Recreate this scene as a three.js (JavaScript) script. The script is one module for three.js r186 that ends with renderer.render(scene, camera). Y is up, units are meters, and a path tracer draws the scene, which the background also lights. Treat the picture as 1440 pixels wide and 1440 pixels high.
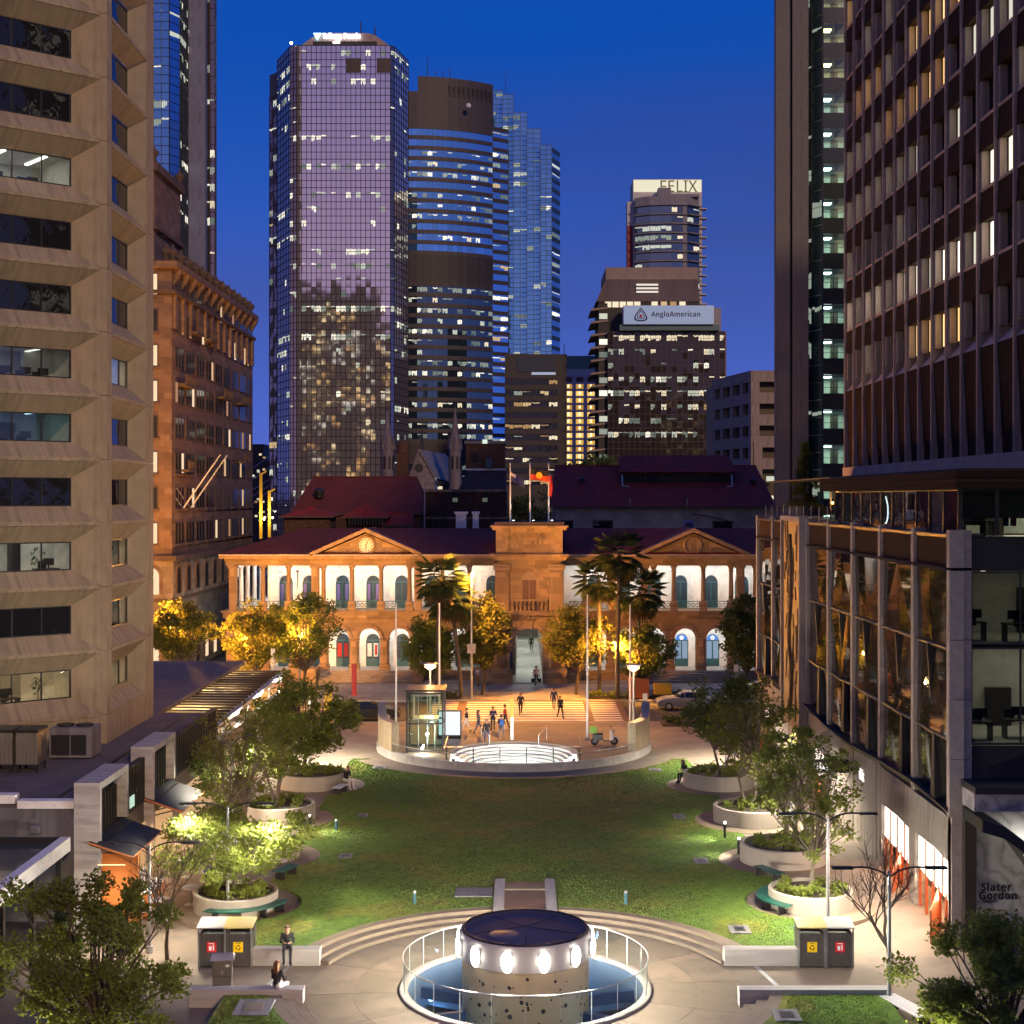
import * as THREE from 'three';
import { mergeGeometries, toCreasedNormals } from 'three/addons/utils/BufferGeometryUtils.js';
import { RoundedBoxGeometry } from 'three/addons/geometries/RoundedBoxGeometry.js';
import { MarchingCubes } from 'three/addons/objects/MarchingCubes.js';
import { TextGeometry } from 'three/addons/geometries/TextGeometry.js';
import { FontLoader } from 'three/addons/loaders/FontLoader.js';
import { RectAreaLightUniformsLib } from 'three/addons/lights/RectAreaLightUniformsLib.js';

// ---------- camera, sky, sun, exposure ----------
const scene = new THREE.Scene();
const EYE = 17;                                   // camera stands on a balcony 17 m above the square
const camera = new THREE.PerspectiveCamera(2 * Math.atan(720 / 2070) * 180 / Math.PI, 1, 0.5, 6000);
camera.position.set(0, EYE, 0);
camera.lookAt(0, EYE, -100);
camera.setViewOffset(1440, 1440, -15, 20, 1440, 1440);
const renderer = new THREE.WebGLRenderer({ antialias: true });
renderer.toneMapping = THREE.LinearToneMapping;
renderer.toneMappingExposure = 1.05;
renderer.shadowMap.enabled = true;
renderer.setSize(1024, 1024);
RectAreaLightUniformsLib.init();

function mulberry(a) { return () => { a |= 0; a = a + 0x6D2B79F5 | 0; let t = Math.imul(a ^ a >>> 15, 1 | a); t = t + Math.imul(t ^ t >>> 7, 61 | t) ^ t; return ((t ^ t >>> 14) >>> 0) / 4294967296; }; }
const rnd = mulberry(20240611);
const rr = (a, b) => a + (b - a) * rnd();
const pick = (a) => a[Math.floor(rnd() * a.length)];
const mix = (a, b, t) => a + (b - a) * t;
const sstep = (a, b, x) => { const t = Math.min(1, Math.max(0, (x - a) / (b - a))); return t * t * (3 - 2 * t); };
// value noise, periodic
function vnoise(seed, P) {
  const g = mulberry(seed), n = new Float32Array(P * P); for (let i = 0; i < n.length; i++) n[i] = g();
  return (x, y) => { const xi = Math.floor(x), yi = Math.floor(y), fx = x - xi, fy = y - yi, sx = fx * fx * (3 - 2 * fx), sy = fy * fy * (3 - 2 * fy);
    const a = ((xi % P) + P) % P, b = (a + 1) % P, c = ((yi % P) + P) % P, d = (c + 1) % P;
    return mix(mix(n[c * P + a], n[c * P + b], sx), mix(n[d * P + a], n[d * P + b], sx), sy); };
}
function fbm(seed, P, oct) { const f = []; for (let i = 0; i < oct; i++) f.push(vnoise(seed + i * 17, P << i));
  return (u, v) => { let s = 0, a = 0.5, t = 0; for (let i = 0; i < oct; i++) { s += a * f[i](u * (P << i), v * (P << i)); t += a; a *= 0.5; } return s / t; }; }

{ // dusk sky: deep blue ahead, the last mauve afterglow low behind the camera
  const W = 1024, H = 512, data = new Float32Array(W * H * 4), cl = fbm(5, 4, 5);
  for (let j = 0; j < H; j++) for (let i = 0; i < W; i++) {
    const el = (j + 0.5) / H * 180 - 90, az = ((i + 0.5) / W - 0.5) * 2 * Math.PI; // az: atan2(z,x)
    const back = 0.5 + 0.5 * Math.sin(az - 0.45);          // 1 towards +z, 0 towards -z
    const e = Math.max(0, el), t = sstep(-1, 18, e);
    let r = mix(0.095, 0.0035, Math.pow(t, 0.62)), g = mix(0.135, 0.072, t), b = mix(0.56, 0.42, t);
    const k = Math.pow(back, 2.2) * Math.exp(-Math.pow(e / 30, 2));
    r = mix(r, mix(0.60, 0.25, sstep(2, 24, e)), k); g = mix(g, mix(0.36, 0.20, sstep(2, 24, e)), k); b = mix(b, mix(0.52, 0.46, sstep(2, 24, e)), k);
    const k2 = Math.pow(0.5 + 0.5 * Math.sin(az + 0.55), 3) * Math.exp(-Math.pow(e / 16, 2)) * 0.35;   // paler blue beside the afterglow
    r = mix(r, 0.13, k2); g = mix(g, 0.29, k2); b = mix(b, 0.66, k2);
    const c = sstep(0.36, 0.6, cl(i / W * 1.5 % 1, Math.min(0.99, e / 24))) * Math.exp(-Math.pow((e - 11) / 5, 2)) * 0.9;
    r = mix(r, r * 0.75 + 0.026, c); g = mix(g, g * 0.74 + 0.004, c); b = mix(b, b * 0.62, c);
    if (el < 0) { const d = sstep(0, -8, el); r *= 1 - 0.9 * d; g *= 1 - 0.9 * d; b *= 1 - 0.92 * d; }
    const o = (j * W + i) * 4; data[o] = r; data[o + 1] = g; data[o + 2] = b; data[o + 3] = 1;
  }
  const sky = new THREE.DataTexture(data, W, H, THREE.RGBAFormat, THREE.FloatType);
  sky.mapping = THREE.EquirectangularReflectionMapping; sky.magFilter = sky.minFilter = THREE.LinearFilter; sky.needsUpdate = true;
  scene.background = sky; scene.environment = sky;
}
// what is left of the sun: a weak, very soft warm glow from low behind the camera
const sun = new THREE.DirectionalLight(new THREE.Color().setRGB(1, 0.64, 0.34), 1.6);
sun.position.set(72, 79, 190); sun.target.position.set(0, 0, 0); sun.castShadow = true; sun.shadow.radius = 10;
Object.assign(sun.shadow.camera, { left: -150, right: 150, top: 150, bottom: -150, near: 1, far: 900 });
scene.add(sun, sun.target);

// ---------- helpers ----------
const V = (x, y, z) => new THREE.Vector3(x, y, z);
// photo pixel -> metres, for a known distance d ahead of the camera, or for a known height y
const PX = (px, d) => (px - 735) * d / 2070, PY = (py, d) => EYE - (py - 700) * d / 2070, DG = (py, y = 0) => (EYE - y) * 2070 / (py - 700);
const taken = {};
function numbered(n) { if (!(n in taken)) { taken[n] = 0; return n; } taken[n]++; return n + '_' + String(taken[n]).padStart(3, '0'); }
function thing(name, label, category, [x, y, z] = [0, 0, 0], turn = 0, group) {
  const o = new THREE.Group(); o.name = numbered(name); o.position.set(x, y, z); o.rotation.y = turn;
  o.userData = { label, category }; if (group) o.userData.group = group; scene.add(o); return o;
}
function mesh(name, geo, m) { const o = new THREE.Mesh(geo, m); o.name = name; o.castShadow = o.receiveShadow = true; return o; }
function part(parent, name, geo, m, x = 0, y = 0, z = 0, ry = 0) { const o = mesh(name, Array.isArray(geo) ? merge(geo) : geo, m); o.position.set(x, y, z); o.rotation.y = ry; parent.add(o); return o; }
function sole(name, label, category, geo, m, [x, y, z] = [0, 0, 0], turn = 0, group) {
  const o = mesh(numbered(name), Array.isArray(geo) ? merge(geo) : geo, m); o.position.set(x, y, z); o.rotation.y = turn; o.userData = { label, category }; if (group) o.userData.group = group; scene.add(o); return o; }
function struct(name, label, geo, m, [x, y, z] = [0, 0, 0]) { const o = mesh(numbered(name), Array.isArray(geo) ? merge(geo) : geo, m); o.position.set(x, y, z); o.userData = { kind: 'structure', label, category: 'ground' }; scene.add(o); return o; }
function stuff(o) { o.userData.kind = 'stuff'; return o; }
function copy(o, [x, y, z], turn = 0, label) { const c = o.clone(); c.name = numbered(o.name.replace(/_\d{3}$/, '')); c.userData = { ...o.userData }; if (label) c.userData.label = label; c.position.set(x, y, z); c.rotation.y = turn; scene.add(c); return c; }
// facet: a vertical plane; local x runs along it, y up, z outwards
function facet(x, z, turn) { const c = Math.cos(turn), s = Math.sin(turn);
  return { turn, at(lx, ly, lz) { return [x + c * lx + s * lz, ly, z - s * lx + c * lz]; },
    add(parent, name, geo, m, lx = 0, ly = 0, lz = 0, ry = 0) { const p = this.at(lx, ly, lz); return part(parent, name, geo, m, p[0], p[1], p[2], turn + ry); } }; }
function merge(list) { const l = list.map(g => { const n = g.index ? g.toNonIndexed() : g.clone(); for (const k of Object.keys(n.attributes)) if (!['position', 'normal', 'uv'].includes(k)) n.deleteAttribute(k);
  if (!n.attributes.uv) n.setAttribute('uv', new THREE.BufferAttribute(new Float32Array(n.attributes.position.count * 2), 2)); n.morphAttributes = {}; n.clearGroups(); return n; }); return mergeGeometries(l, false); }
function tris(p, uv) { const g = new THREE.BufferGeometry(); g.setAttribute('position', new THREE.BufferAttribute(new Float32Array(p), 3)); g.setAttribute('uv', new THREE.BufferAttribute(new Float32Array(uv), 2)); g.computeVertexNormals(); return g; }
// flat faces from corner lists (each 3 or 4 Vector3), uv in metres
function faces(list) { const p = [], uv = []; for (const f of list) {
  const a = f[0], e1 = f[1].clone().sub(a), n = e1.clone().cross(f[f.length - 1].clone().sub(a)).normalize(); const ux = Math.abs(n.y) > 0.9 ? V(1, 0, 0) : V(0, 1, 0).cross(n).normalize(), uy = n.clone().cross(ux);
  const Q = q => uv.push(q.dot(ux), q.dot(uy)); for (let i = 1; i + 1 < f.length; i++) for (const q of [f[0], f[i], f[i + 1]]) { p.push(q.x, q.y, q.z); Q(q); } }
  return tris(p, uv); }
// solid from 8 corners: front quad (0..3 counter-clockwise seen from outside), back quad 4..7 behind them
function hex(c) { return faces([[c[0], c[1], c[2], c[3]], [c[5], c[4], c[7], c[6]], [c[4], c[0], c[3], c[7]], [c[1], c[5], c[6], c[2]], [c[3], c[2], c[6], c[7]], [c[4], c[5], c[1], c[0]]]); }
function bx(x0, x1, y0, y1, z0, z1) { return hex([V(x0, y0, z1), V(x1, y0, z1), V(x1, y1, z1), V(x0, y1, z1), V(x0, y0, z0), V(x1, y0, z0), V(x1, y1, z0), V(x0, y1, z0)]); }
function rbx(w, h, d, r = 0.03, y0 = 0) { const g = new RoundedBoxGeometry(w, h, d, 2, r); g.translate(0, y0 + h / 2, 0); return g; }
function cyl(r0, r1, y0, y1, n = 16, x = 0, z = 0) { const g = new THREE.CylinderGeometry(r1, r0, y1 - y0, n); g.translate(x, (y0 + y1) / 2, z); return g; }
function bar(a, b, r0, r1 = r0, n = 7) { const d = b.clone().sub(a), g = new THREE.CylinderGeometry(r1, r0, d.length(), n); g.applyQuaternion(new THREE.Quaternion().setFromUnitVectors(V(0, 1, 0), d.normalize())); const m = a.clone().add(b).multiplyScalar(0.5); g.translate(m.x, m.y, m.z); return g; }
function tube(pts, r, seg = 20, n = 6, closed = false) { return new THREE.TubeGeometry(new THREE.CatmullRomCurve3(pts, closed), seg, r, n, closed); }
function lathe(pts, n = 24) { return new THREE.LatheGeometry(pts.map(([r, y]) => new THREE.Vector2(r, y)), n); }
function ball(r, x, y, z, n = 10) { const g = new THREE.SphereGeometry(r, n, Math.max(6, n * 0.7 | 0)); g.translate(x, y, z); return g; }
// extruded outline in the wall's plane: pts [[x,y]...], holes, depth from z0 to z1
function slab(pts, z0, z1, holes = [], seg = 10) { const s = !Array.isArray(pts) ? pts : new THREE.Shape(pts.map(([x, y]) => new THREE.Vector2(x, y))); for (const h of holes) s.holes.push(!Array.isArray(h) ? h : new THREE.Path(h.map(([x, y]) => new THREE.Vector2(x, y))));
  const g = new THREE.ExtrudeGeometry(s, { depth: z1 - z0, bevelEnabled: false, curveSegments: seg }); g.translate(0, 0, z0); return g; }
// flat plan: pts [[x,d]...] (d = metres ahead) from height y0 to y1
function plan(pts, y0, y1, holes = [], seg = 24) { const g = slab(pts, y0, y1, holes, seg); g.rotateX(-Math.PI / 2); return g; }
const arcPts = (cx, cy, r, a0, a1, n = 32) => Array.from({ length: n + 1 }, (_, i) => { const a = a0 + (a1 - a0) * i / n; return [cx + r * Math.cos(a), cy + r * Math.sin(a)]; });
// arched opening outline
const archPts = (x0, x1, y0, ys, n = 14) => { const r = (x1 - x0) / 2, c = (x0 + x1) / 2; return [[x0, y0], [x1, y0], ...arcPts(c, ys, r, 0, Math.PI, n)]; };

const archRing = (xo, yo, xi, yi, y0 = 0) => [[-xo, y0], ...arcPts(0, yo, xo, Math.PI, 0, 14), [xo, y0], [xi, y0], ...arcPts(0, yi, xi, 0, Math.PI, 14), [-xi, y0]];
// ---------- textures and materials ----------
function tex(size, fn, srgb = false) { const d = new Uint8Array(size * size * 4); for (let j = 0; j < size; j++) for (let i = 0; i < size; i++) { const c = fn(i / size, j / size), o = (j * size + i) * 4; for (let k = 0; k < 3; k++) d[o + k] = Math.max(0, Math.min(255, (Array.isArray(c) ? c[k] : c) * 255)); d[o + 3] = 255; }
  const t = new THREE.DataTexture(d, size, size); t.wrapS = t.wrapT = THREE.RepeatWrapping; t.magFilter = THREE.LinearFilter; t.minFilter = THREE.LinearMipmapLinearFilter; t.generateMipmaps = true; if (srgb) t.colorSpace = THREE.SRGBColorSpace; t.needsUpdate = true; return t; }
const rep = (t, m) => { const c = t.clone(); c.repeat.set(1 / m, 1 / m); c.needsUpdate = true; return c; };
const nA = fbm(11, 8, 5), nB = fbm(23, 4, 6), nC = fbm(37, 16, 4), nS = fbm(51, 4, 4);
const T = {
  grain: tex(512, (u, v) => 0.86 + 0.16 * nA(u, v) - 0.05 * (nC(v, u) > 0.66 ? 1 : 0), true),
  blotch: tex(512, (u, v) => { const a = nB(u, v), b = nC(u, v); return 0.76 + 0.22 * a + 0.08 * b - 0.06 * sstep(0.55, 0.75, nA(u, v)); }, true),
  streak: tex(512, (u, v) => { const s = nS(u * 4 % 1, v * 0.25) * 0.6 + nC(u, v * 0.12) * 0.4; return 0.70 + 0.28 * s + 0.10 * nA(u, v) - 0.12 * sstep(0.54, 0.74, nC(u, v * 0.06)); }, true),
  fine: tex(512, (u, v) => nC(u, v) * 0.6 + nA(u, v) * 0.4),
  wave: tex(256, (u, v) => 0.5 + 0.5 * Math.sin(6.283 * (u * 2 + nB(u, v) * 1.5)) * nB(v, u)),
  grass: tex(1024, (u, v) => { const p = sstep(0.42, 0.66, nB(u, v)), q = nC(u * 3 % 1, v * 3 % 1), f = 0.62 + 0.5 * q; return [mix(0.45, 0.60, p) * f, mix(0.62, 0.63, p) * f, mix(0.22, 0.29, p) * f]; }, true),
  ribs: tex(256, (u) => 0.5 + 0.5 * Math.cos(6.283 * u * 8)),
  marble: tex(512, (u, v) => { const w = Math.abs(Math.sin(6.283 * ((u + v) * 2 + 1.4 * nB(u, v)))); return 0.72 + 0.26 * Math.pow(w, 0.5) - 0.1 * nA(u, v); }, true),
  courses: tex(512, (u, v) => { const r = Math.floor(v * 16), f = v * 16 - r, x = u * 8 + (r % 2) * 0.5, g = x - Math.floor(x); return (f < 0.07 || g < 0.035) ? 0.35 : 0.7 + 0.3 * nA(u, v); }),
  stoneTone: tex(512, (u, v) => { const r = Math.floor(v * 16), x = Math.floor(u * 8 + (r % 2) * 0.5) % 8, h = mulberry(r * 91 + x * 7 + 3)(); return (0.74 + 0.2 * h) * (0.88 + 0.2 * nA(u, v)); }, true),
};
const L = (r, g, b) => new THREE.Color().setRGB(r, g, b);
const std = (c, rough = 0.8, o = {}) => new THREE.MeshStandardMaterial({ color: L(...c), roughness: rough, ...o });
const surf = (c, map, m, rough = 0.85, bump = 0.004, o = {}) => std(c, rough, { map: rep(map, m), bumpMap: bump ? rep(T.fine, m * 0.6) : null, bumpScale: bump, ...o });
const glow = (c, k, o = {}) => new THREE.MeshStandardMaterial({ color: 0x111111, roughness: 0.4, emissive: L(...c), emissiveIntensity: k, ...o });
const matte = (c, o = {}) => new THREE.MeshPhysicalMaterial({ color: L(...c), roughness: 1, specularIntensity: 0.1, ...o });
const mirrorGlass = (c, o = {}) => std(c, 0.04, { metalness: 0.85, ...o });
const pane = (c = [1, 1, 1], o = {}) => new THREE.MeshPhysicalMaterial({ color: L(...c), roughness: 0.02, transmission: 1, thickness: 0, ior: 1.5, ...o });
const M = {
  concrete: surf([0.45, 0.37, 0.26], T.streak, 4, 0.9, 0.005),
  paleConcrete: surf([0.50, 0.47, 0.44], T.blotch, 4, 0.88, 0.005),
  greyConcrete: surf([0.24, 0.235, 0.25], T.streak, 6, 0.9, 0.005),
  paving: surf([0.235, 0.18, 0.135], T.blotch, 5, 0.75, 0.004),
  plazaPaving: surf([0.23, 0.17, 0.12], T.blotch, 7, 0.72, 0.004),
  flag: surf([0.33, 0.29, 0.27], T.blotch, 3, 0.6, 0.003),
  flag2: surf([0.28, 0.25, 0.235], T.blotch, 3.3, 0.6, 0.003),
  flag3: surf([0.37, 0.33, 0.30], T.blotch, 2.7, 0.6, 0.003),
  brickPave: surf([0.20, 0.115, 0.08], T.blotch, 3, 0.75, 0.004),
  asphalt: surf([0.055, 0.052, 0.05], T.grain, 2, 0.85, 0.006),
  whitePaint: surf([0.75, 0.74, 0.70], T.grain, 3, 0.7, 0.001),
  lawn: surf([0.58, 0.56, 0.31], T.grass, 9, 0.95, 0.03),
  soil: surf([0.06, 0.045, 0.035], T.blotch, 1.5, 1, 0.03),
  sand: std([0.42, 0.29, 0.18], 0.88, { map: rep(T.stoneTone, 6), bumpMap: rep(T.courses, 6), bumpScale: 0.02 }),
  white: surf([0.80, 0.80, 0.78], T.grain, 4, 0.75, 0.001),
  teal: std([0.035, 0.11, 0.13], 0.45),
  roofRed: std([0.34, 0.030, 0.018], 0.95, { map: rep(T.blotch, 6), bumpMap: rep(T.ribs, 1.6), bumpScale: 0.03 }),
  roofMaroon: std([0.17, 0.030, 0.022], 0.95, { map: rep(T.blotch, 5), bumpMap: rep(T.ribs, 1.6), bumpScale: 0.03 }),
  cream: surf([0.42, 0.36, 0.31], T.blotch, 6, 0.9, 0.002),
  brick: surf([0.12, 0.055, 0.035], T.stoneTone, 2.2, 0.9, 0.004),
  heritage: std([0.25, 0.155, 0.105], 0.88, { map: rep(T.stoneTone, 9), bumpMap: rep(T.courses, 9), bumpScale: 0.03 }),
  heritageDark: surf([0.13, 0.085, 0.062], T.blotch, 4, 0.9, 0.01),
  darkMetal: std([0.035, 0.036, 0.04], 0.45, { metalness: 0.5 }),
  steel: std([0.45, 0.45, 0.46], 0.35, { metalness: 0.9 }),
  galv: std([0.42, 0.43, 0.45], 0.42, { metalness: 0.75, map: rep(T.blotch, 1.5) }),
  whiteMetal: std([0.62, 0.62, 0.64], 0.4, { metalness: 0.15 }),
  bronze: std([0.055, 0.042, 0.036], 0.4, { metalness: 0.4 }),
  blackGlass: std([0.012, 0.013, 0.016], 0.035, { metalness: 0.0, bumpMap: rep(T.wave, 7), bumpScale: 0.02 }),
  black: std([0.012, 0.012, 0.013], 0.6),
  bark: surf([0.11, 0.085, 0.065], T.streak, 0.8, 0.95, 0.02),
  paleBark: surf([0.20, 0.165, 0.13], T.streak, 0.8, 0.9, 0.02),
  green: std([0.012, 0.085, 0.062], 0.45),
  red: std([0.42, 0.02, 0.018], 0.45), yellow: std([0.62, 0.38, 0.02], 0.5),
};
M.sandDark = M.sand;   // one stone throughout
const leafMat = (c, t = 0.35) => new THREE.MeshPhysicalMaterial({ color: L(...c), roughness: 0.95, specularIntensity: 0.25, transmission: t, thickness: 0, side: THREE.DoubleSide });
// a lamp: a light of the same colour just in front of its glowing face
function point(x, y, z, c, cd, r = 5) { const l = new THREE.PointLight(L(...c), cd); l.position.set(x, y, z); l.castShadow = true; l.shadow.radius = r; scene.add(l); return l; }
function spot(x, y, z, tx, ty, tz, c, cd, ang, pen = 0.6, r = 5) { const l = new THREE.SpotLight(L(...c), cd, 0, ang, pen); l.position.set(x, y, z); l.target.position.set(tx, ty, tz); l.castShadow = true; l.shadow.radius = r; scene.add(l, l.target); return l; }
function area(x, y, z, tx, ty, tz, w, h, c, k) { const l = new THREE.RectAreaLight(L(...c), k, w, h); l.position.set(x, y, z); l.lookAt(tx, ty, tz); scene.add(l); return l; }
const WARM = [1, 0.78, 0.50], SODIUM = [1, 0.40, 0.06], COOL = [0.93, 0.97, 1], NEUTRAL = [1, 0.92, 0.78];
const font = await new FontLoader().loadAsync('fonts/droid/droid_sans_bold.typeface.json');
const fontR = await new FontLoader().loadAsync('fonts/droid/droid_sans_regular.typeface.json');
function fitText(s, w, h, depth, f = font) { const g = text(s, 1, depth, f); g.computeBoundingBox(); const b = g.boundingBox; g.scale(w / (b.max.x - b.min.x), h / (b.max.y - b.min.y), 1); return g; }
function text(s, size, depth = 0.05, f = font) { const g = new TextGeometry(s, { font: f, size, depth, curveSegments: 3 }); g.computeBoundingBox(); const b = g.boundingBox; g.translate(-(b.max.x + b.min.x) / 2, -(b.max.y + b.min.y) / 2, 0); return g; }
// ---------- ground, street, paving, lawn ----------
const LOW = -0.42, KX = 0.1, KD = 52.3, AX = -0.6, AD = 100.5;     // lower plaza level; kiosk centre; stairwell centre
const rect = (x0, x1, d0, d1) => [[x0, d0], [x1, d0], [x1, d1], [x0, d1]];
struct('ground', 'dark city ground reaching the horizon', plan(rect(-2500, 2500, -600, 3600), -0.6, -0.14, [rect(-18.6, 18.6, 18, 111.5)]), surf([0.05, 0.048, 0.046], T.grain, 4, 0.9, 0.004));
struct('road', 'dark asphalt street in front of the arcaded sandstone building', plan(rect(-300, 300, 111.7, 123.4), -0.139, -0.134), M.asphalt);
{ const lines = []; for (const d of [115.4, 119.2]) lines.push(plan(rect(-120, -10.5, d, d + 0.12), -0.133, -0.129), plan(rect(10.5, 120, d, d + 0.12), -0.133, -0.129));
  struct('road_marking', 'thin white lane lines on the street', lines, M.whitePaint); }
struct('footpath', 'grey stone footpath before the sandstone building', plan(rect(-30, 300, 123.6, 260), -0.139, -0.01), M.paving);
struct('kerb', 'pale stone kerb along the far side of the street', plan(rect(-30, 300, 123.4, 123.6), -0.139, 0.01), M.paleConcrete);
struct('kerb', 'pale stone kerb along the park side of the street', plan(rect(-300, 300, 111.5, 111.7), -0.139, 0.008), M.paleConcrete);
struct('footpath', 'paved footpath left of the park along the street', plan(rect(-300, -18.6, 106, 111.5), -0.139, 0), M.paving);
struct('footpath', 'paved footpath right of the park along the street', plan(rect(18.6, 300, 106, 111.5), -0.139, 0), M.paving);
{ // flagstones in front of the sandstone building
  const g = new THREE.Group(); g.name = 'flagstone_pavement'; g.userData = { kind: 'structure', label: 'flagstone pavement below the sandstone building steps', category: 'pavement' }; scene.add(g);
  const geo = [1.98, 1.6].map(w => { const b = rbx(w - 0.02, 0.05, 1.66, 0.008, 0); return b; }), ms = [M.flag, M.flag2, M.flag3];
  let n = 0; for (let r = 0; r < 6; r++) for (let x = -26 + (r % 2); x < 27.5; x += 2) { if (n++ > 296) break; part(g, 'paver', geo[0], pick(ms), x + 1, -0.02 + rr(0, 0.006), -(124.5 + r * 1.7)); } }
{ // zebra crossing on a raised brick table
  struct('raised_crossing', 'brick raised table under the zebra crossing', plan(rect(-9, 8.2, 111.8, 123.3), -0.132, -0.035), M.brickPave);
  const g = new THREE.Group(); g.name = 'zebra_crossing'; g.userData = { kind: 'structure', label: 'white zebra crossing bars lit orange by street lamps', category: 'crossing' }; scene.add(g);
  const s = plan(rect(-4.6, 5.0, 0, 0.62), 0, 0.006), s2 = plan(rect(-1.1, 1.1, 0, 0.5), 0, 0.006);
  for (let i = 0; i < 9; i++) { part(g, 'bar', s, M.whitePaint, 0, -0.034, -(112.4 + i * 1.22)); part(g, 'bar', s2, M.whitePaint, 6.6, -0.034, -(112.5 + i * 1.2)); part(g, 'bar', s2, M.whitePaint, -6.4, -0.034, -(112.5 + i * 1.2)); } }
const hole = (cx, cd, r) => arcPts(cx, cd, r, 0, Math.PI * 2, 64).slice(0, -1);
const wellHole = [...arcPts(AX, 98.6, 4.25, 0, Math.PI, 28), [AX - 4.25, 93.6], [AX + 4.25, 93.6]];
struct('park_paving', 'warm concrete paving round the lawn and stairwell', plan(rect(-18.6, 18.6, 64, 111.5), -0.3, 0, [wellHole]), M.paving);
struct('lower_plaza', 'sunken concrete plaza round the glass ringed kiosk', plan(rect(-18.6, 18.6, 18, 58), -0.8, LOW, [hole(KX, KD, 4.2)]), M.plazaPaving);
for (const s of [-1, 1]) struct('ramp', s < 0 ? 'paved ramp by the awning shops' : 'paved ramp by the glowing shop openings',
  hex([V(s > 0 ? 9.6 : -18.6, LOW - 0.3, -58), V(s > 0 ? 18.6 : -9.6, LOW - 0.3, -58), V(s > 0 ? 18.6 : -9.6, LOW, -58), V(s > 0 ? 9.6 : -18.6, LOW, -58), V(s > 0 ? 9.6 : -18.6, LOW - 0.3, -64), V(s > 0 ? 18.6 : -9.6, LOW - 0.3, -64), V(s > 0 ? 18.6 : -9.6, 0, -64), V(s > 0 ? 9.6 : -18.6, 0, -64)]), M.paving);
const gy = d => d < 58 ? LOW : d < 64 ? mix(LOW, 0, (d - 58) / 6) : 0;
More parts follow.
